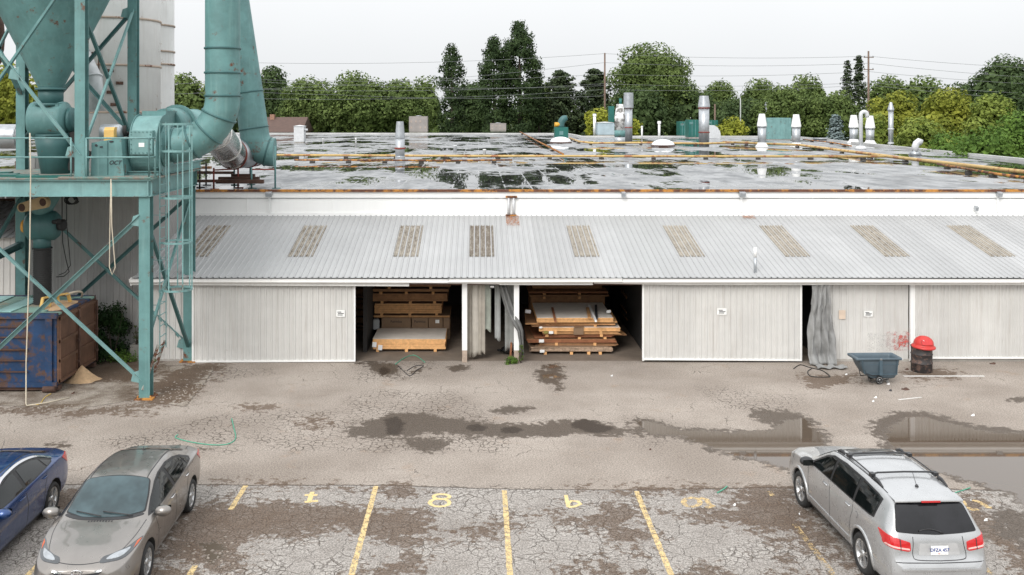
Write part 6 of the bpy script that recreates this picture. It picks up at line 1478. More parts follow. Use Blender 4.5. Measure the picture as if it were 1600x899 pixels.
def interp(st, n):
    st = sorted(st); xs = np.array([s_[0] for s_ in st]); return st
def car_shell(stations, wheels, wr, paint, name, parent, halfw):
    N = 11; vs = []; fs = []; secs = []
    for (x, zb, ws, wm, zm, wb, zbt, wt, zt, zc) in stations:
        gm = .5
        half = [(0, zb), (ws*.6, zb), (ws, zb+.005), (wm-.02, zb+(zm-zb)*.28), (wm, zm), (wb+.02, zbt-(zbt-zm)*.28), (wb, zbt),
                (wb+(wt-wb)*gm+.02*min(1, abs(zt-zbt)*3), zbt+(zt-zbt)*gm), (wt, zt), (wt*.6, zt+(zc-zt)*.72), (0, zc)]
        secs.append([(x, y, z) for y, z in half]+[(x, -y, z) for y, z in half[1:-1][::-1]])
    n = len(secs[0])
    bm = bmesh.new(); vv = [[bm.verts.new(p) for p in s_] for s_ in secs]
    for a, c in zip(vv, vv[1:]):
        for k in range(n): bm.faces.new((a[k], a[(k+1) % n], c[(k+1) % n], c[k]))
    for ring_, rev in ((vv[0], 0), (vv[-1], 1)):     # quad caps
        for k in range(N-1):
            q = [ring_[k], ring_[k+1], ring_[(n-k-1) % n], ring_[(n-k) % n]]
            q = list(dict.fromkeys(q))
            if len(q) >= 3: bm.faces.new(q if rev else q[::-1])
    cr = bm.edges.layers.float.get('crease_edge') or bm.edges.layers.float.new('crease_edge')
    for a, c in zip(vv, vv[1:]):
        for k, val in ((6, .45), (n-6, .45), (8, .3), (n-8, .3), (2, .4), (n-2, .4)):
            e = bm.edges.get((a[k], c[k]));
            if e: e[cr] = val
    for ring_ in (vv[0], vv[-1]):
        for k in range(n):
            e = bm.edges.get((ring_[k], ring_[(k+1) % n]))
            if e: e[cr] = .5
    bmesh.ops.recalc_face_normals(bm, faces=bm.faces)
    me = bpy.data.meshes.new(name); bm.to_mesh(me); bm.free()
    for p in me.polygons: p.use_smooth = True
    me.materials.append(paint); me.materials.append(under)
    ob = bpy.data.objects.new('shell_tmp', me); C.objects.link(ob)
    md = ob.modifiers.new('s', 'SUBSURF'); md.levels = 3; md.render_levels = 3
    cut = MB()
    for wx in wheels:
        for sgn in (-1, 1):
            cut.lathe([(wr+.055, 0), (wr+.055, .6)], (wx, sgn*(halfw-.34), wr+.01), 40, (0, sgn, 0))
    cme = bpy.data.meshes.new('c'); cme.from_pydata(cut.v, [], cut.f); 
    b2 = bmesh.new(); b2.from_mesh(cme); bmesh.ops.recalc_face_normals(b2, faces=b2.faces); b2.to_mesh(cme); b2.free()
    cme.materials.append(under)
    co_ = bpy.data.objects.new('cut_tmp', cme); C.objects.link(co_)
    bo = ob.modifiers.new('b', 'BOOLEAN'); bo.operation = 'DIFFERENCE'; bo.object = co_; bo.solver = 'EXACT'; bo.material_mode = 'TRANSFER'
    dg = bpy.context.evaluated_depsgraph_get(); dg.update()
    res = bpy.data.meshes.new_from_object(ob.evaluated_get(dg)); res.name = name
    bpy.data.objects.remove(ob); bpy.data.objects.remove(co_)
    fin = bpy.data.objects.new('body', res); C.objects.link(fin); fin.parent = parent
    bm = bmesh.new(); bm.from_mesh(res); tree_ = BVHTree.FromBMesh(bm); bm.free()
    try:
        for p in res.polygons: p.use_smooth = True
        with bpy.context.temp_override(object=fin, active_object=fin, selected_objects=[fin]): bpy.ops.object.shade_smooth_by_angle(angle=R(35))
    except Exception as e: pass
    return fin, tree_
DIRS = {'top': ((0, 0, 1), lambda u, v: (u, v, 3)), 'left': ((0, 1, 0), lambda u, v: (u, 3, v)), 'right': ((0, -1, 0), lambda u, v: (u, -3, v)),
        'front': ((1, 0, 0), lambda u, v: (4, u, v)), 'rear': ((-1, 0, 0), lambda u, v: (-4, u, v))}
def decal(tree_, view, outline, off, mat, name, parent, step=.05, smooth=True):
    d, f_ = DIRS[view]; d = Vector(d); bm = bmesh.new()
    bm.faces.new([bm.verts.new((u, v, 0)) for u, v in outline])
    us = [p[0] for p in outline]; vs = [p[1] for p in outline]
    for ax, lo_, hi_ in ((0, min(us), max(us)), (1, min(vs), max(vs))):
        k = lo_+step
        while k < hi_-.004:
            no = (1, 0, 0) if ax == 0 else (0, 1, 0); pc = (k, 0, 0) if ax == 0 else (0, k, 0)
            bmesh.ops.bisect_plane(bm, geom=bm.verts[:]+bm.edges[:]+bm.faces[:], plane_co=pc, plane_no=no); k += step
    bad = []
    for v in bm.verts:
        o_ = Vector(f_(v.co.x, v.co.y)); hit, nr, _, _ = tree_.ray_cast(o_, -d)
        if hit is None: bad.append(v); continue
        if nr.dot(d) < 0: nr = -nr
        v.co = hit+(nr*.6+d*.4).normalized()*off
    if bad: bmesh.ops.delete(bm, geom=bad, context='VERTS')
    # fold the rim back to the body so the piece has thickness
    be = [e for e in bm.edges if e.is_boundary]
    if be:
        r_ = bmesh.ops.extrude_edge_only(bm, edges=be)
        for g_ in r_['geom']:
            if isinstance(g_, bmesh.types.BMVert): g_.co -= d*(off+.004)
    bmesh.ops.recalc_face_normals(bm, faces=bm.faces)
    me = bpy.data.meshes.new(name); bm.to_mesh(me); bm.free(); me.materials.append(mat)
    ob = bpy.data.objects.new(name, me); C.objects.link(ob); ob.parent = parent; return ob
def grow(pl, k):
    cx = sum(p[0] for p in pl)/len(pl); cy = sum(p[1] for p in pl)/len(pl); out = []
    for x, y in pl:
        d = math.hypot(x-cx, y-cy) or 1; out.append((x+(x-cx)/d*k, y+(y-cy)/d*k))
    return out
def line_decal(tree_, view, pts, wd, off, mat, name, parent):
    """thin strip along a polyline"""
    a = []; b_ = []
    for i, (u, v) in enumerate(pts):
        d = Vector((pts[min(i+1, len(pts)-1)][0]-pts[max(i-1, 0)][0], pts[min(i+1, len(pts)-1)][1]-pts[max(i-1, 0)][1])).normalized()
        a.append((u-d.y*wd/2, v+d.x*wd/2)); b_.append((u+d.y*wd/2, v-d.x*wd/2))
    return decal(tree_, view, a+b_[::-1], off, mat, name, parent, .08)
def cat2(pts, n=6):
    out = []
    for i in range(len(pts)-1):
        p0, p1, p2, p3 = [Vector((*pts[max(0, min(len(pts)-1, j))], 0)) for j in (i-1, i, i+1, i+2)]
        for k in range(n):
            t_ = k/n; q = .5*((2*p1)+(p2-p0)*t_+(2*p0-5*p1+4*p2-p3)*t_*t_+(3*p1-p0-3*p2+p3)*t_**3); out.append((q.x, q.y))
    out.append(pts[-1]); return out
def smoothloop(pts, n=4):
    N = len(pts); out = []
    for i in range(N):
        p0, p1, p2, p3 = [Vector((*pts[j % N], 0)) for j in (i-1, i, i+1, i+2)]
        for k in range(n):
            t_ = k/n; q = .5*((2*p1)+(p2-p0)*t_*1+(2*p0-5*p1+4*p2-p3)*t_*t_+(3*p1-p0-3*p2+p3)*t_**3); out.append((q.x, q.y))
    return out
def roundpoly(pts, r_=.03, n=3):
    """round the corners of an outline"""
    out = []; N = len(pts)
    for i in range(N):
        p = Vector(pts[i]); a = Vector(pts[i-1]); c = Vector(pts[(i+1) % N])
        da = (a-p); dc = (c-p); ra = min(r_, da.length*.4); rc = min(r_, dc.length*.4)
        A = p+da.normalized()*ra; B2 = p+dc.normalized()*rc
        for k in range(n+1): t_ = k/n; q = A*(1-t_)**2+p*2*t_*(1-t_)+B2*t_*t_; out.append((q.x, q.y))
    return out
def wheel(car, wx, sgn, halfw, wr, spokes, twin=False, rimr=.68):
    yc = sgn*(halfw-.115); o = MB(); ax = (0, sgn, 0); t0 = .10
    o.lathe([(wr*rimr, -t0), (wr*.9, -t0-.005), (wr*.985, -t0+.03), (wr, -.03), (wr, .03), (wr*.985, t0-.03), (wr*.9, t0+.005), (wr*.78, t0+.004), (wr*rimr, t0-.012)], (wx, yc, wr), 48, ax, caps=False)
    w_ = o.build('wheel', tyre_m, car); rr = wr*rimr
    o = MB(); o.lathe([(rr, t0-.012), (rr*.95, t0-.012), (rr*.90, t0-.03), (rr*.88, -.05)], (wx, yc, wr), 40, ax, caps=False)
    def pt(r_, a, dy): return (wx+r_*math.cos(a), yc+sgn*dy, wr+r_*math.sin(a))
    for i in range(spokes):
        a = 2*math.pi*i/spokes+.3
        offs = (-.13, .13) if twin else (0,)
        for f_ in offs:
            a1 = a+f_*(1.0 if twin else 1); wi = .11 if twin else .15
            q = [pt(rr*.18, a-wi*1.6+f_*.5, t0-.03), pt(rr*.18, a+wi*1.6+f_*.5, t0-.03), pt(rr*.92, a1+wi*.75, t0-.014), pt(rr*.92, a1-wi*.75, t0-.014)]
            q2 = [pt(rr*.18, a-wi*1.6+f_*.5, t0-.06), pt(rr*.18, a+wi*1.6+f_*.5, t0-.06), pt(rr*.92, a1+wi*.75, t0-.05), pt(rr*.92, a1-wi*.75, t0-.05)]
            o.add(q+q2, [(0, 1, 2, 3), (7, 6, 5, 4), (0, 4, 5, 1), (1, 5, 6, 2), (2, 6, 7, 3), (3, 7, 4, 0)])
    o.lathe([(rr*.24, t0-.055), (rr*.24, t0-.022), (rr*.1, t0-.012), (.001, t0-.01)], (wx, yc, wr), 20, ax, caps=False)
    o.build('rim', rim_m, w_)
    o = MB(); o.lathe([(.001, -.02), (rr*.9, -.02)], (wx, yc, wr), 30, ax, caps=False); o.lathe([(rr*.55, 0), (rr*.55, .02), (.001, .02)], (wx, yc, wr), 30, ax, caps=False); o.build('brake_disc', M('brake_dark', (.04, .04, .042), .5, .3) if 'brake_dark' not in bpy.data.materials else bpy.data.materials['brake_dark'], w_)
def mirror_(car, x, y, z, sgn, mt, sc_=1.):
    o = MB(); n = 14
    vs_ = []
    o.lathe([(.001, -.07), (.045, -.066), (.075, -.04), (.085, 0), (.078, .03), (.03, .055), (.001, .06)], (0, 0, 0), 18, (1, 0, 0), caps=False)
    o.v = [(x+p[0]*sc_*1.05, y+sgn*(.10)+p[1]*1.35*sc_, z+p[2]*.85*sc_) for p in o.v]
    mm_ = o.build('door_mirror', mt, car); o = MB(); o.bar((x-.0, y-sgn*.06, z-.03), (x, y+sgn*.06, z-.02), .07, .035, (0, 0, 1)); o.build('mirror_arm', cladm, mm_)
    o = MB(); o.obox((x-.075*sc_, y+sgn*.10, z), (.006, .17*sc_, .09*sc_)); o.build('mirror_glass', glass_d, mm_)
def handle(tree_, car, x, z, sgn, mt, L_=.17):
    hit, nr, _, _ = tree_.ray_cast(Vector((x, sgn*3, z)), Vector((0, -sgn, 0)))
    if hit is None: return
    o = MB(); y = hit.y+sgn*.022; o.tube([(x-L_/2, hit.y+sgn*.004, z), (x-L_/2+.02, y, z), (x+L_/2-.02, y, z), (x+L_/2, hit.y+sgn*.004, z)], [.009, .013, .013, .009], 8); o.build('door_handle', mt, car)

def sedan(name, label, loc, rz, paint, style):
    car = thing(name, label, 'car', loc, None, rz, local=True)
    WF, WRr, wr, hw_ = 1.37, -1.33, .315, .888
    st = [ # x, zb, ws, wm, zm, wb, zbelt, wt, zt, zc
     (2.26, .32, .40, .50, .44, .46, .54, .36, .595, .61), (2.20, .25, .60, .70, .44, .64, .58, .48, .655, .675), (2.05, .20, .72, .815, .47, .75, .66, .56, .735, .765), (1.8, .18, .78, .868, .50, .81, .745, .60, .81, .845),
     (1.5, .17, .79, .885, .56, .845, .82, .63, .872, .905), (1.15, .17, .80, .888, .60, .862, .875, .66, .93, .96), (.98, .17, .80, .888, .60, .868, .895, .68, .955, .985),
     (.62, .17, .80, .888, .60, .868, .915, .64, 1.155, 1.185), (.25, .17, .80, .888, .60, .868, .93, .585, 1.345, 1.385), (.05, .17, .80, .888, .60, .868, .94, .57, 1.385, 1.43), (-.35, .17, .80, .888, .60, .868, .955, .565, 1.40, 1.445),
     (-.8, .17, .80, .888, .60, .868, .97, .555, 1.37, 1.415), (-1.15, .17, .80, .888, .62, .865, .985, .545, 1.30, 1.345), (-1.5, .18, .79, .888, .64, .855, .995, .55, 1.175, 1.21), (-1.82, .19, .78, .882, .66, .84, 1.0, .58, 1.065, 1.085),
     (-2.05, .22, .76, .862, .66, .81, .985, .60, 1.045, 1.06), (-2.2, .27, .70, .81, .64, .74, .93, .58, 1.01, 1.025), (-2.27, .35, .58, .68, .62, .62, .82, .50, .90, .92)]
    body, tr = car_shell(st, (WF, WRr), wr, paint, name+'_body', car, hw_)
    # windows
    ws_ = roundpoly([(1.03, 0), (1.0, .36), (.86, .675), (.55, .63), (.245, .562), (.225, .3), (.215, 0), (.225, -.3), (.245, -.562), (.55, -.63), (.86, -.675), (1.0, -.36)], .05)
    decal(tr, 'top', grow(ws_, .028), .003, seal, 'windscreen_seal', body); decal(tr, 'top', ws_, .008, glass_b, 'windscreen', body)
    rw_ = smoothloop([(-1.78, 0), (-1.74, .42), (-1.62, .58), (-1.3, .53), (-1.06, .48), (-1.02, .25), (-1.01, 0), (-1.02, -.25), (-1.06, -.48), (-1.3, -.53), (-1.62, -.58), (-1.74, -.42)], 3)
    decal(tr, 'top', grow(rw_, .02), .003, seal, 'rear_window_seal', body); decal(tr, 'top', rw_, .008, glass_r, 'rear_window', body)
    dlo = [(.90, .955), (.55, 1.13), (.20, 1.275), (-.05, 1.325), (-.40, 1.335), (-.80, 1.29), (-1.15, 1.20), (-1.45, 1.065), (-1.36, 1.03), (-.8, 1.005), (-.1, .985), (.5, .965)]
    for sd in ('left', 'right'):
        decal(tr, sd, grow(dlo, .012), .003, seal, 'side_window_seal', body)
        decal(tr, sd, roundpoly([(.80, .972), (.55, 1.105), (.20, 1.25), (-.05, 1.30), (-.17, 1.305), (-.19, 1.0), (.3, .982)], .02), .009, glass_d, 'front_side_window', body)
        decal(tr, sd, roundpoly([(-.27, 1.305), (-.45, 1.31), (-.80, 1.265), (-1.02, 1.20), (-1.08, 1.025), (-.8, 1.018), (-.28, 1.002)], .02), .009, glass_d, 'rear_side_window', body)
        decal(tr, sd, roundpoly([(-1.08, 1.18), (-1.2, 1.13), (-1.38, 1.05), (-1.14, 1.03)], .01), .009, glass_d, 'quarter_window', body)
        sg = 1 if sd == 'left' else -1
        if style == 'chrome':
            line_decal(tr, sd, cat2([(.97, .95), (.55, 1.15), (.20, 1.30), (-.05, 1.345), (-.40, 1.355), (-.80, 1.31), (-1.15, 1.22), (-1.5, 1.065)]), .03, .014, chrome, 'window_trim', body)
        line_decal(tr, sd, [(.82, .88), (.84, .6), (.80, .30)], .011, .002, seam_m, 'door_gap', body)
        line_decal(tr, sd, [(-.225, .98), (-.24, .6), (-.22, .25)], .011, .002, seam_m, 'door_gap', body)
        line_decal(tr, sd, [(-1.03, 1.0), (-1.02, .85), (-.93, .7), (-.93, .5), (-.85, .3)], .011, .002, seam_m, 'door_gap', body)
        line_decal(tr, sd, [(.85, .25), (-.85, .24)], .03, .006, cladm if style == 'chrome' else paint, 'sill_strip', body)
        handle(tr, car, -.08, .87, sg, chrome if style != 'chrome' else paint); handle(tr, car, -.93, .895, sg, chrome if style != 'chrome' else paint)
        # lamps
        hl = smoothloop([(2.16, .34*sg), (2.11, .55*sg), (1.98, .705*sg), (1.75, .795*sg), (1.46, .835*sg), (1.62, .76*sg), (1.82, .66*sg), (1.98, .50*sg), (2.06, .36*sg)], 3)
        h_ = decal(tr, 'top', hl, .006, head_d, 'headlight', body, .03)
        q = decal(tr, 'top', smoothloop([(2.10, .42*sg), (2.07, .55*sg), (1.97, .66*sg), (1.80, .72*sg), (1.9, .62*sg), (2.0, .50*sg)], 3), .012, head_m, 'reflector', h_, .03)
        decal(tr, 'top', [(1.80, .765*sg), (1.70, .80*sg), (1.52, .825*sg), (1.64, .775*sg)], .011, orange_l, 'indicator', h_, .03)
        tl_ = smoothloop([(-1.86, .83*sg), (-2.0, .765*sg), (-2.13, .66*sg), (-2.17, .48*sg), (-2.23, .52*sg), (-2.20, .72*sg), (-2.08, .84*sg), (-1.95, .875*sg)], 3)
        decal(tr, sd, smoothloop([(-1.80, .96), (-2.0, .985), (-2.18, .93), (-2.2, .80), (-2.05, .78), (-1.9, .88)], 3), .009, red_l, 'tail_light', body, .04)
        decal(tr, 'rear', smoothloop([(.44*sg, .93), (.70*sg, .93), (.76*sg, .82), (.66*sg, .76), (.46*sg, .82)], 3), .009, red_l, 'tail_light', body, .04)
    # front
    decal(tr, 'front', smoothloop([(-.40, .60), (-.2, .575), (0, .57), (.2, .575), (.40, .60), (.30, .535), (0, .515), (-.30, .535)], 3), .008, ink, 'grille', body, .04)
    line_decal(tr, 'front', cat2([(-.40, .608), (-.2, .58), (0, .572), (.2, .58), (.40, .608)]), .022, .014, chrome, 'grille_bar', body)
    decal(tr, 'front', smoothloop([(-.45, .40), (0, .42), (.45, .40), (.38, .31), (0, .295), (-.38, .31)], 3), .008, ink, 'lower_grille', body, .04)
    for sg in (-1, 1): decal(tr, 'front', smoothloop([(.55*sg, .44), (.70*sg, .47), (.74*sg, .34), (.58*sg, .31)], 3), .008, cladm, 'fog_light_recess', body, .04)
    line_decal(tr, 'top', cat2([(2.13, -.40), (2.17, -.2), (2.185, 0), (2.17, .2), (2.13, .40)]), .01, .002, seam_m, 'bonnet_gap', body)
    for sg in (-1, 1): line_decal(tr, 'top', cat2([(2.13, .40*sg), (1.9, .60*sg), (1.5, .71*sg), (1.0, .76*sg)]), .01, .002, seam_m, 'bonnet_gap', body)
    # cowl, wipers
    decal(tr, 'top', smoothloop([(1.10, 0), (1.06, .40), (.95, .66), (.90, .66), (1.0, .40), (1.04, 0), (1.0, -.40), (.90, -.66), (.95, -.66), (1.06, -.40)], 3), .006, cladm, 'cowl', body, .04)
    for i in range(9):
        y = -.2+i*.05; hit, nr, _, _ = tr.ray_cast(Vector((1.12, y, 3)), Vector((0, 0, -1)))
        o = MB(); o.obox((1.12, y, hit.z+.002), (.035, .022, .006)); o.build('cowl_slot', ink, body)
    for y0, y1 in ((.52, -.02), (-.02, -.5)):
        q = []
        for k in range(7):
            t_ = k/6; y = y0+(y1-y0)*t_; x = 1.03-.10*t_-.06*abs(y) if True else 0; hit, nr, _, _ = tr.ray_cast(Vector((x, y, 3)), Vector((0, 0, -1))); q.append((x, y, hit.z+.028))
        o = MB(); o.tube(q, .009, 6); o.build('wiper', cladm, body)
    # emblem: slanted letter in an oval
    hit, nr, _, _ = tr.ray_cast(Vector((4, 0, .582)), Vector((-1, 0, 0))); ex_ = hit.x+.02
    if style != 'chrome':
        em = MB(); ring_ = [(ex_, .085*math.cos(a), .585+.043*math.sin(a)) for a in [k*2*math.pi/28 for k in range(29)]]; em.tube(ring_, .0075, 6, caps=False)
        em.bar((ex_, -.045, .555), (ex_, -.025, .615), .014, .014); em.bar((ex_, .025, .555), (ex_, .045, .615), .014, .014); em.bar((ex_, -.035, .59), (ex_, .035, .58), .012, .012); em.build('emblem', chrome, body)
    # roof: antenna, joints, trunk lid
    o = MB(); hit, nr, _, _ = tr.ray_cast(Vector((-.98, 0, 3)), Vector((0, 0, -1))); o.lathe([(.03, 0), (.022, .02), (.01, .03)], (-.98, 0, hit.z), 12); o.tube([(-.98, 0, hit.z+.02), (-1.13, 0, hit.z+.19)], .004, 6); o.build('antenna', cladm, body)
    for sg in (-1, 1): line_decal(tr, 'top', cat2([(.26, .52*sg), (-.3, .515*sg), (-1.0, .49*sg)]), .016, .003, seam_m, 'roof_joint', body)
    line_decal(tr, 'top', cat2([(-1.83, -.60), (-1.86, 0), (-1.83, .60)]), .01, .002, seam_m, 'boot_gap', body)
    for sg in (-1, 1): line_decal(tr, 'top', [(-1.83, .60*sg), (-2.12, .56*sg)], .01, .002, seam_m, 'boot_gap', body)
    for sg in (-1, 1): mirror_(car, .80, .89*sg, .99, sg, paint, 1.3)
    for wx in (WF, WRr):
        for sg in (-1, 1): wheel(car, wx, sg, hw_, wr, 5 if style == 'chrome' else 8, style == 'chrome')
    # the cabin sits a little further forward than the shell was drawn
    def warp(o_):
        if o_.name.startswith('wheel'): return
        if o_.type == 'MESH':
            n = len(o_.data.vertices); co_ = np.empty(n*3, np.float32); o_.data.vertices.foreach_get('co', co_); co_ = co_.reshape(-1, 3)
            sm = lambda v, a, c: (lambda q: q*q*(3-2*q))(np.clip((v-a)/(c-a), 0, 1))
            wz = sm(co_[:, 2], .64, .86); bx_ = sm(co_[:, 0], -.5, .15)*(1-sm(co_[:, 0], 1.15, 1.75)); co_[:, 0] += .13*wz*bx_
            o_.data.vertices.foreach_set('co', co_.ravel()); o_.data.update()
        for ch in kids(o_): warp(ch)
    warp(car); car.scale = (1.015, .925, .94)
    return car
gx_ = -6.27; R2 = R(-90)
sedan('grey_sedan', 'warm grey four-door sedan parked nose out with an oval emblem and blue-tinted windscreen', (-6.17, 17.12, 0), R2+R(2.0), carpaint('paint_warm_grey', (.23, .212, .196), .65), 'plain')
sedan('blue_sedan', 'deep blue four-door sedan with chrome window line, partly cut off by the frame', (-8.74, 16.98, 0), R2+R(1.5), carpaint('paint_blue', (.004, .04, .16), .5), 'chrome')

def suv():
    car = thing('silver_suv', 'silver crossover with black roof rails, sunroof and white licence plate, seen from behind', 'car', (6.98, 17.38, 0), None, R(90)+R(2.1), local=True)
    car.scale = (.955, .88, .915)
    paint = carpaint('paint_silver', (.42, .425, .43), .5, .3); WF, WRr, wr, hw_ = 1.44, -1.44, .36, .918
    st = [
     (2.44, .38, .46, .55, .56, .52, .72, .42, .80, .825), (2.37, .28, .68, .77, .56, .70, .78, .56, .87, .90), (2.18, .24, .78, .865, .58, .80, .88, .64, .965, 1.0), (1.85, .22, .83, .905, .62, .855, .97, .68, 1.035, 1.07),
     (1.5, .22, .84, .918, .66, .88, 1.02, .71, 1.085, 1.12), (1.2, .22, .84, .918, .68, .89, 1.055, .73, 1.13, 1.16), (1.02, .22, .84, .918, .68, .892, 1.07, .74, 1.165, 1.19),
     (.68, .22, .84, .918, .68, .892, 1.09, .70, 1.375, 1.405), (.35, .22, .84, .918, .68, .892, 1.10, .665, 1.55, 1.585), (.12, .22, .84, .918, .68, .892, 1.10, .655, 1.61, 1.65), (-.4, .22, .84, .918, .68, .892, 1.11, .655, 1.645, 1.69),
     (-1.1, .22, .84, .918, .70, .892, 1.12, .65, 1.645, 1.69), (-1.7, .23, .84, .918, .72, .888, 1.13, .64, 1.62, 1.66), (-2.03, .24, .83, .912, .74, .875, 1.14, .63, 1.58, 1.615), (-2.16, .25, .82, .905, .74, .86, 1.14, .645, 1.48, 1.51),
     (-2.30, .26, .81, .895, .72, .84, 1.12, .68, 1.27, 1.29), (-2.39, .28, .79, .88, .70, .81, 1.06, .69, 1.12, 1.13), (-2.44, .31, .76, .85, .66, .78, .93, .68, 1.0, 1.01), (-2.465, .33, .76, .86, .56, .80, .74, .70, .785, .79), (-2.53, .37, .70, .80, .53, .74, .66, .64, .69, .695), (-2.56, .42, .60, .68, .53, .64, .60, .54, .62, .625)]
    body, tr = car_shell(st, (WF, WRr), wr, paint, 'silver_suv_body', car, hw_)
    ws_ = smoothloop([(1.07, 0), (1.02, .45), (.92, .70), (.6, .665), (.37, .615), (.33, .3), (.32, 0), (.33, -.3), (.37, -.615), (.6, -.665), (.92, -.70), (1.02, -.45)], 3)
    decal(tr, 'top', grow(ws_, .03), .003, seal, 'windscreen_seal', body); decal(tr, 'top', ws_, .008, glass_b, 'windscreen', body)
    # tailgate glass
    rg_ = roundpoly([(-.60, 1.52), (-.3, 1.535), (0, 1.54), (.3, 1.535), (.60, 1.52), (.70, 1.20), (.71, 1.15), (.4, 1.125), (0, 1.115), (-.4, 1.125), (-.71, 1.15), (-.70, 1.20)], .05)
    decal(tr, 'rear', grow(rg_, .012), .003, seal, 'rear_window_seal', body, .05); decal(tr, 'rear', rg_, .009, glass_r, 'rear_window', body, .05)
    # spoiler lip and brake light
    q = []
    for k in range(9):
        y = -.62+.155*k; q.append((-2.06-.05*(1-(y/.62)**2), y, 1.578+.03*(1-(y/.7)**2)))
    o = MB()
    for (x0, y0, z0), (x1_, y1_, z1_) in zip(q, q[1:]): o.add([(x0+.2, y0, z0+.012), (x1_+.2, y1_, z1_+.012), (x1_-.08, y1_, z1_-.005), (x0-.08, y0, z0-.005), (x0-.075, y0, z0-.04), (x1_-.075, y1_, z1_-.04)], [(0, 1, 2, 3), (3, 2, 5, 4)], True)
    o.build('roof_spoiler', paint, body)
    o = MB(); o.box(-2.205, -2.185, -.17, .17, 1.565, 1.592); o.build('brake_light', red_l, body)
    dlo = [(.98, 1.10), (.68, 1.275), (.38, 1.44), (.12, 1.525), (-.4, 1.56), (-1.1, 1.565), (-1.68, 1.53), (-1.86, 1.50), (-1.84, 1.18), (-1.7, 1.165), (-1.0, 1.15), (0, 1.13), (.6, 1.115)]
    for sd in ('left', 'right'):
        sg = 1 if sd == 'left' else -1
        decal(tr, sd, grow(dlo, .015), .003, seal, 'side_window_seal', body)
        decal(tr, sd, roundpoly([(.86, 1.13), (.66, 1.245), (.38, 1.405), (.13, 1.495), (-.03, 1.51), (-.05, 1.15), (.5, 1.135)], .02), .009, glass_d, 'front_side_window', body)
        decal(tr, sd, roundpoly([(-.13, 1.52), (-.5, 1.535), (-1.02, 1.54), (-1.04, 1.17), (-.6, 1.16), (-.13, 1.15)], .02), .009, glass_d, 'rear_side_window', body)
        decal(tr, sd, roundpoly([(-1.12, 1.54), (-1.68, 1.51), (-1.82, 1.485), (-1.81, 1.20), (-1.7, 1.185), (-1.12, 1.17)], .03), .009, glass_d, 'quarter_window', body)
        line_decal(tr, sd, [(.95, 1.05), (.96, .7), (.92, .35)], .011, .002, seam_m, 'door_gap', body); line_decal(tr, sd, [(-.09, 1.12), (-.10, .7), (-.08, .32)], .011, .002, seam_m, 'door_gap', body)
        line_decal(tr, sd, [(-1.08, 1.14), (-1.10, .98), (-1.02, .82), (-.98, .6), (-.95, .35)], .011, .002, seam_m, 'door_gap', body)
        line_decal(tr, sd, [(.98, .42), (-.98, .42)], .05, .012, paint, 'lower_moulding', body)
        line_decal(tr, sd, [(1.0, .27), (-1.0, .27)], .04, .006, cladm, 'sill_strip', body)
        handle(tr, car, .10, 1.0, sg, chrome, .2); handle(tr, car, -.90, 1.02, sg, chrome, .2)
        # wheel arch flares
        for wx in (WF, WRr):
            o = MB(); pts = []
            for k in range(15):
                a = R(-12+k*204/14); rr = wr+.075
                x = wx+rr*math.cos(a); z = wr+.01+rr*math.sin(a); hit, nr, _, _ = tr.ray_cast(Vector((wx+(rr+.03)*math.cos(a), sg*3, wr+.01+(rr+.03)*math.sin(a))), Vector((0, -sg, 0)))
                pts.append((x, (hit.y if hit else sg*.9)-sg*.006, z))
            o.tube(pts, .034, 8); o.build('arch_flare', paint, body)
        # tail lamps wrap the corner
        tl_ = decal(tr, 'rear', roundpoly([(.50*sg, 1.00), (.80*sg, 1.085), (.87*sg, 1.09), (.88*sg, .92), (.56*sg, .86), (.50*sg, .87)], .02), .012, red_l, 'tail_light', body, .04)
        decal(tr, 'rear', [(.52*sg, .905), (.86*sg, .955), (.87*sg, .93), (.52*sg, .88)], .016, red_c, 'reversing_strip', tl_, .04)
        line_decal(tr, 'rear', [(.675*sg, 1.05), (.675*sg, .88)], .014, .017, seam_m, 'lamp_divider', tl_)
        decal(tr, sd, roundpoly([(-2.05, 1.105), (-2.33, 1.09), (-2.40, .93), (-2.22, .96)], .02), .012, red_l, 'tail_light', body, .04)
        # roof rails
        ry = .60*sg; pts = []
        for k in range(9):
            x = .12-k*.2075; hit, nr, _, _ = tr.ray_cast(Vector((x, ry, 3)), Vector((0, 0, -1))); pts.append((x, ry, hit.z+.045))
        o = MB(); o.tube(pts, .013, 8); rl_ = o.build('roof_rail', cladm, body)
        for a, c in ((0, 1), (7, 8)):
            o = MB(); A, B2 = Vector(pts[a]), Vector(pts[c]); o.tube([A+Vector((.08 if a == 0 else 0, 0, -.045)), A.lerp(B2, .3), B2.lerp(A, .3), B2+Vector((0 if a == 0 else -.12, 0, -.045))], [.02, .032, .03, .016], 8); o.build('rail_foot', cladm, rl_)
        hl = smoothloop([(2.38, .40*sg), (2.3, .62*sg), (2.1, .80*sg), (1.85, .865*sg), (2.0, .76*sg), (2.2, .58*sg)], 3); decal(tr, 'top', hl, .006, head_m, 'headlight', body, .04)
        mirror_(car, .82, .905*sg, 1.17, sg, cladm, 1.25)
        for wx in (WF, WRr): wheel(car, wx, sg, hw_, wr, 5, True)
        line_decal(tr, 'rear', cat2([(.44*sg, 1.08), (.45*sg, .95), (.47*sg, .80), (.40*sg, .735), (0, .72)]), .011, .003, seam_m, 'tailgate_gap', body)
    # crossbars on the rails
    for x in (-.30, -1.25):
        h1, _, _, _ = tr.ray_cast(Vector((x, .6, 3)), Vector((0, 0, -1))); o = MB(); z = h1.z+.075
        o.tube([(x, -.62, z-.02), (x, -.5, z+.012), (x, 0, z+.022), (x, .5, z+.012), (x, .62, z-.02)], .017, 8)
        for sg in (-1, 1): o.obox((x, .6*sg, z-.02), (.11, .08, .06))
        o.build('cross_bar', cladm, body)
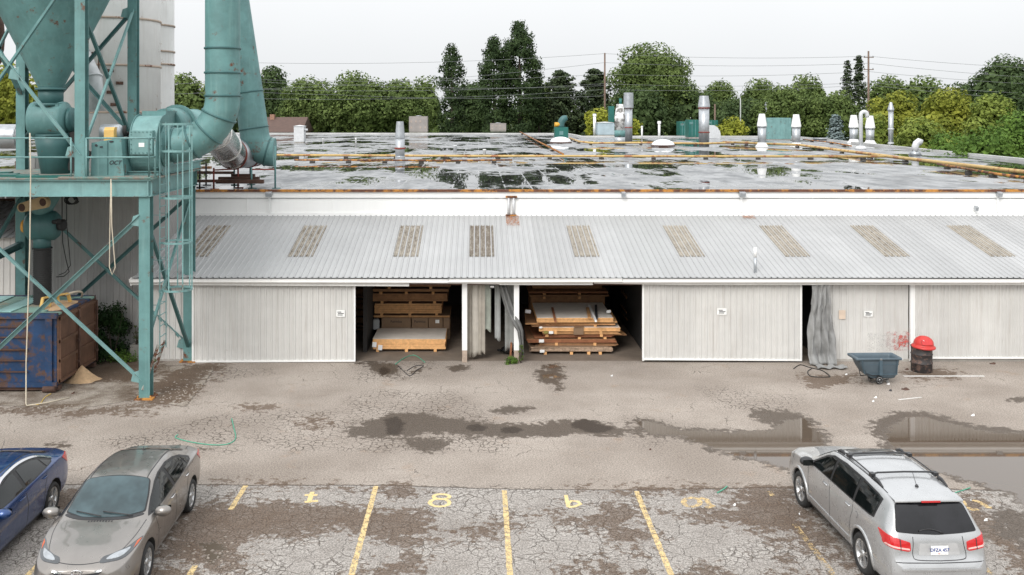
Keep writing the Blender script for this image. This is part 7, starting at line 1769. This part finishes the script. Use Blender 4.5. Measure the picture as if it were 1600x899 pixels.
    # sunroof, antenna
    decal(tr, 'top', roundpoly([(.24, -.44), (.26, 0), (.24, .44), (-.27, .50), (-.27, -.50)], .06), .006, glass_d, 'sunroof', body, .06)
    hit, nr, _, _ = tr.ray_cast(Vector((-1.72, 0, 3)), Vector((0, 0, -1))); o = MB(); o.lathe([(.035, 0), (.025, .025), (.012, .04)], (-1.72, 0, hit.z), 12); o.tube([(-1.70, 0, hit.z+.03), (-1.56, 0, hit.z+.21)], .005, 6); o.build('antenna', cladm, body)
    # wiper
    q = []
    for k in range(7):
        t_ = k/6; y = -.10+.42*t_; z = 1.14+.055*math.sin(t_*2.6)
        hit, nr, _, _ = tr.ray_cast(Vector((-4, y, z)), Vector((1, 0, 0))); q.append((hit.x-.028, y, z))
    o = MB(); o.tube(q, [.02]+[.010]*6, 6); o.build('wiper', cladm, body)
    # plate recess, plate, bumper lines
    decal(tr, 'rear', roundpoly([(-.33, .98), (.33, .98), (.37, .80), (-.37, .80)], .03), .004, M('recess_grey', (.42, .42, .42), .4, .3), 'plate_recess', body, .05)
    hit, nr, _, _ = tr.ray_cast(Vector((-4, 0, .88)), Vector((1, 0, 0))); px_ = hit.x-.022
    o = MB(); o.box(px_-.006, px_+.006, -.155, .155, .805, .955); pl_ = o.build('licence_plate', notice_w, body, bevel=.004)
    mt_ = Matrix.Translation((px_-.008, 0, .885)) @ Matrix.Rotation(R(-90), 4, 'Z') @ Matrix.Rotation(R(90), 4, 'X')
    textmesh('DFZA 457', .078, plate_b, mt_, pl_)
    o = MB(); o.lathe([(.001, 0), (.012, .001)], (px_-.008, 0, .83), 3, (-1, 0, 0)); o.lathe([(.001, 0), (.012, .001)], (px_-.008, .02, .83), 3, (-1, 0, 0)); o.build('plate_badge', M('plate_red', (.6, .1, .08), .5), pl_)
    line_decal(tr, 'rear', [(-.78, .70), (0, .69), (.78, .70)], .012, .003, seam_m, 'bumper_gap', body)
    line_decal(tr, 'rear', cat2([(-.7, .60), (0, .59), (.7, .60)]), .03, .02, paint, 'bumper_step', body)
    decal(tr, 'left', smoothloop([(-1.30, 1.02), (-1.22, 1.02), (-1.22, .93), (-1.30, .93)], 3), .003, seam_m, 'fuel_flap_gap', body, .05)
    decal(tr, 'left', smoothloop([(-1.295, 1.015), (-1.225, 1.015), (-1.225, .935), (-1.295, .935)], 3), .006, paint, 'fuel_flap', body, .05)
    for sg in (-1, 1): line_decal(tr, 'top', cat2([(.3, .635*sg), (-.5, .628*sg), (-1.9, .60*sg)]), .014, .003, seam_m, 'roof_joint', body)
suv()
for o_ in bpy.data.objects:
    if o_.name.startswith('shell_tmp') or o_.name.startswith('cut_tmp'): bpy.data.objects.remove(o_)
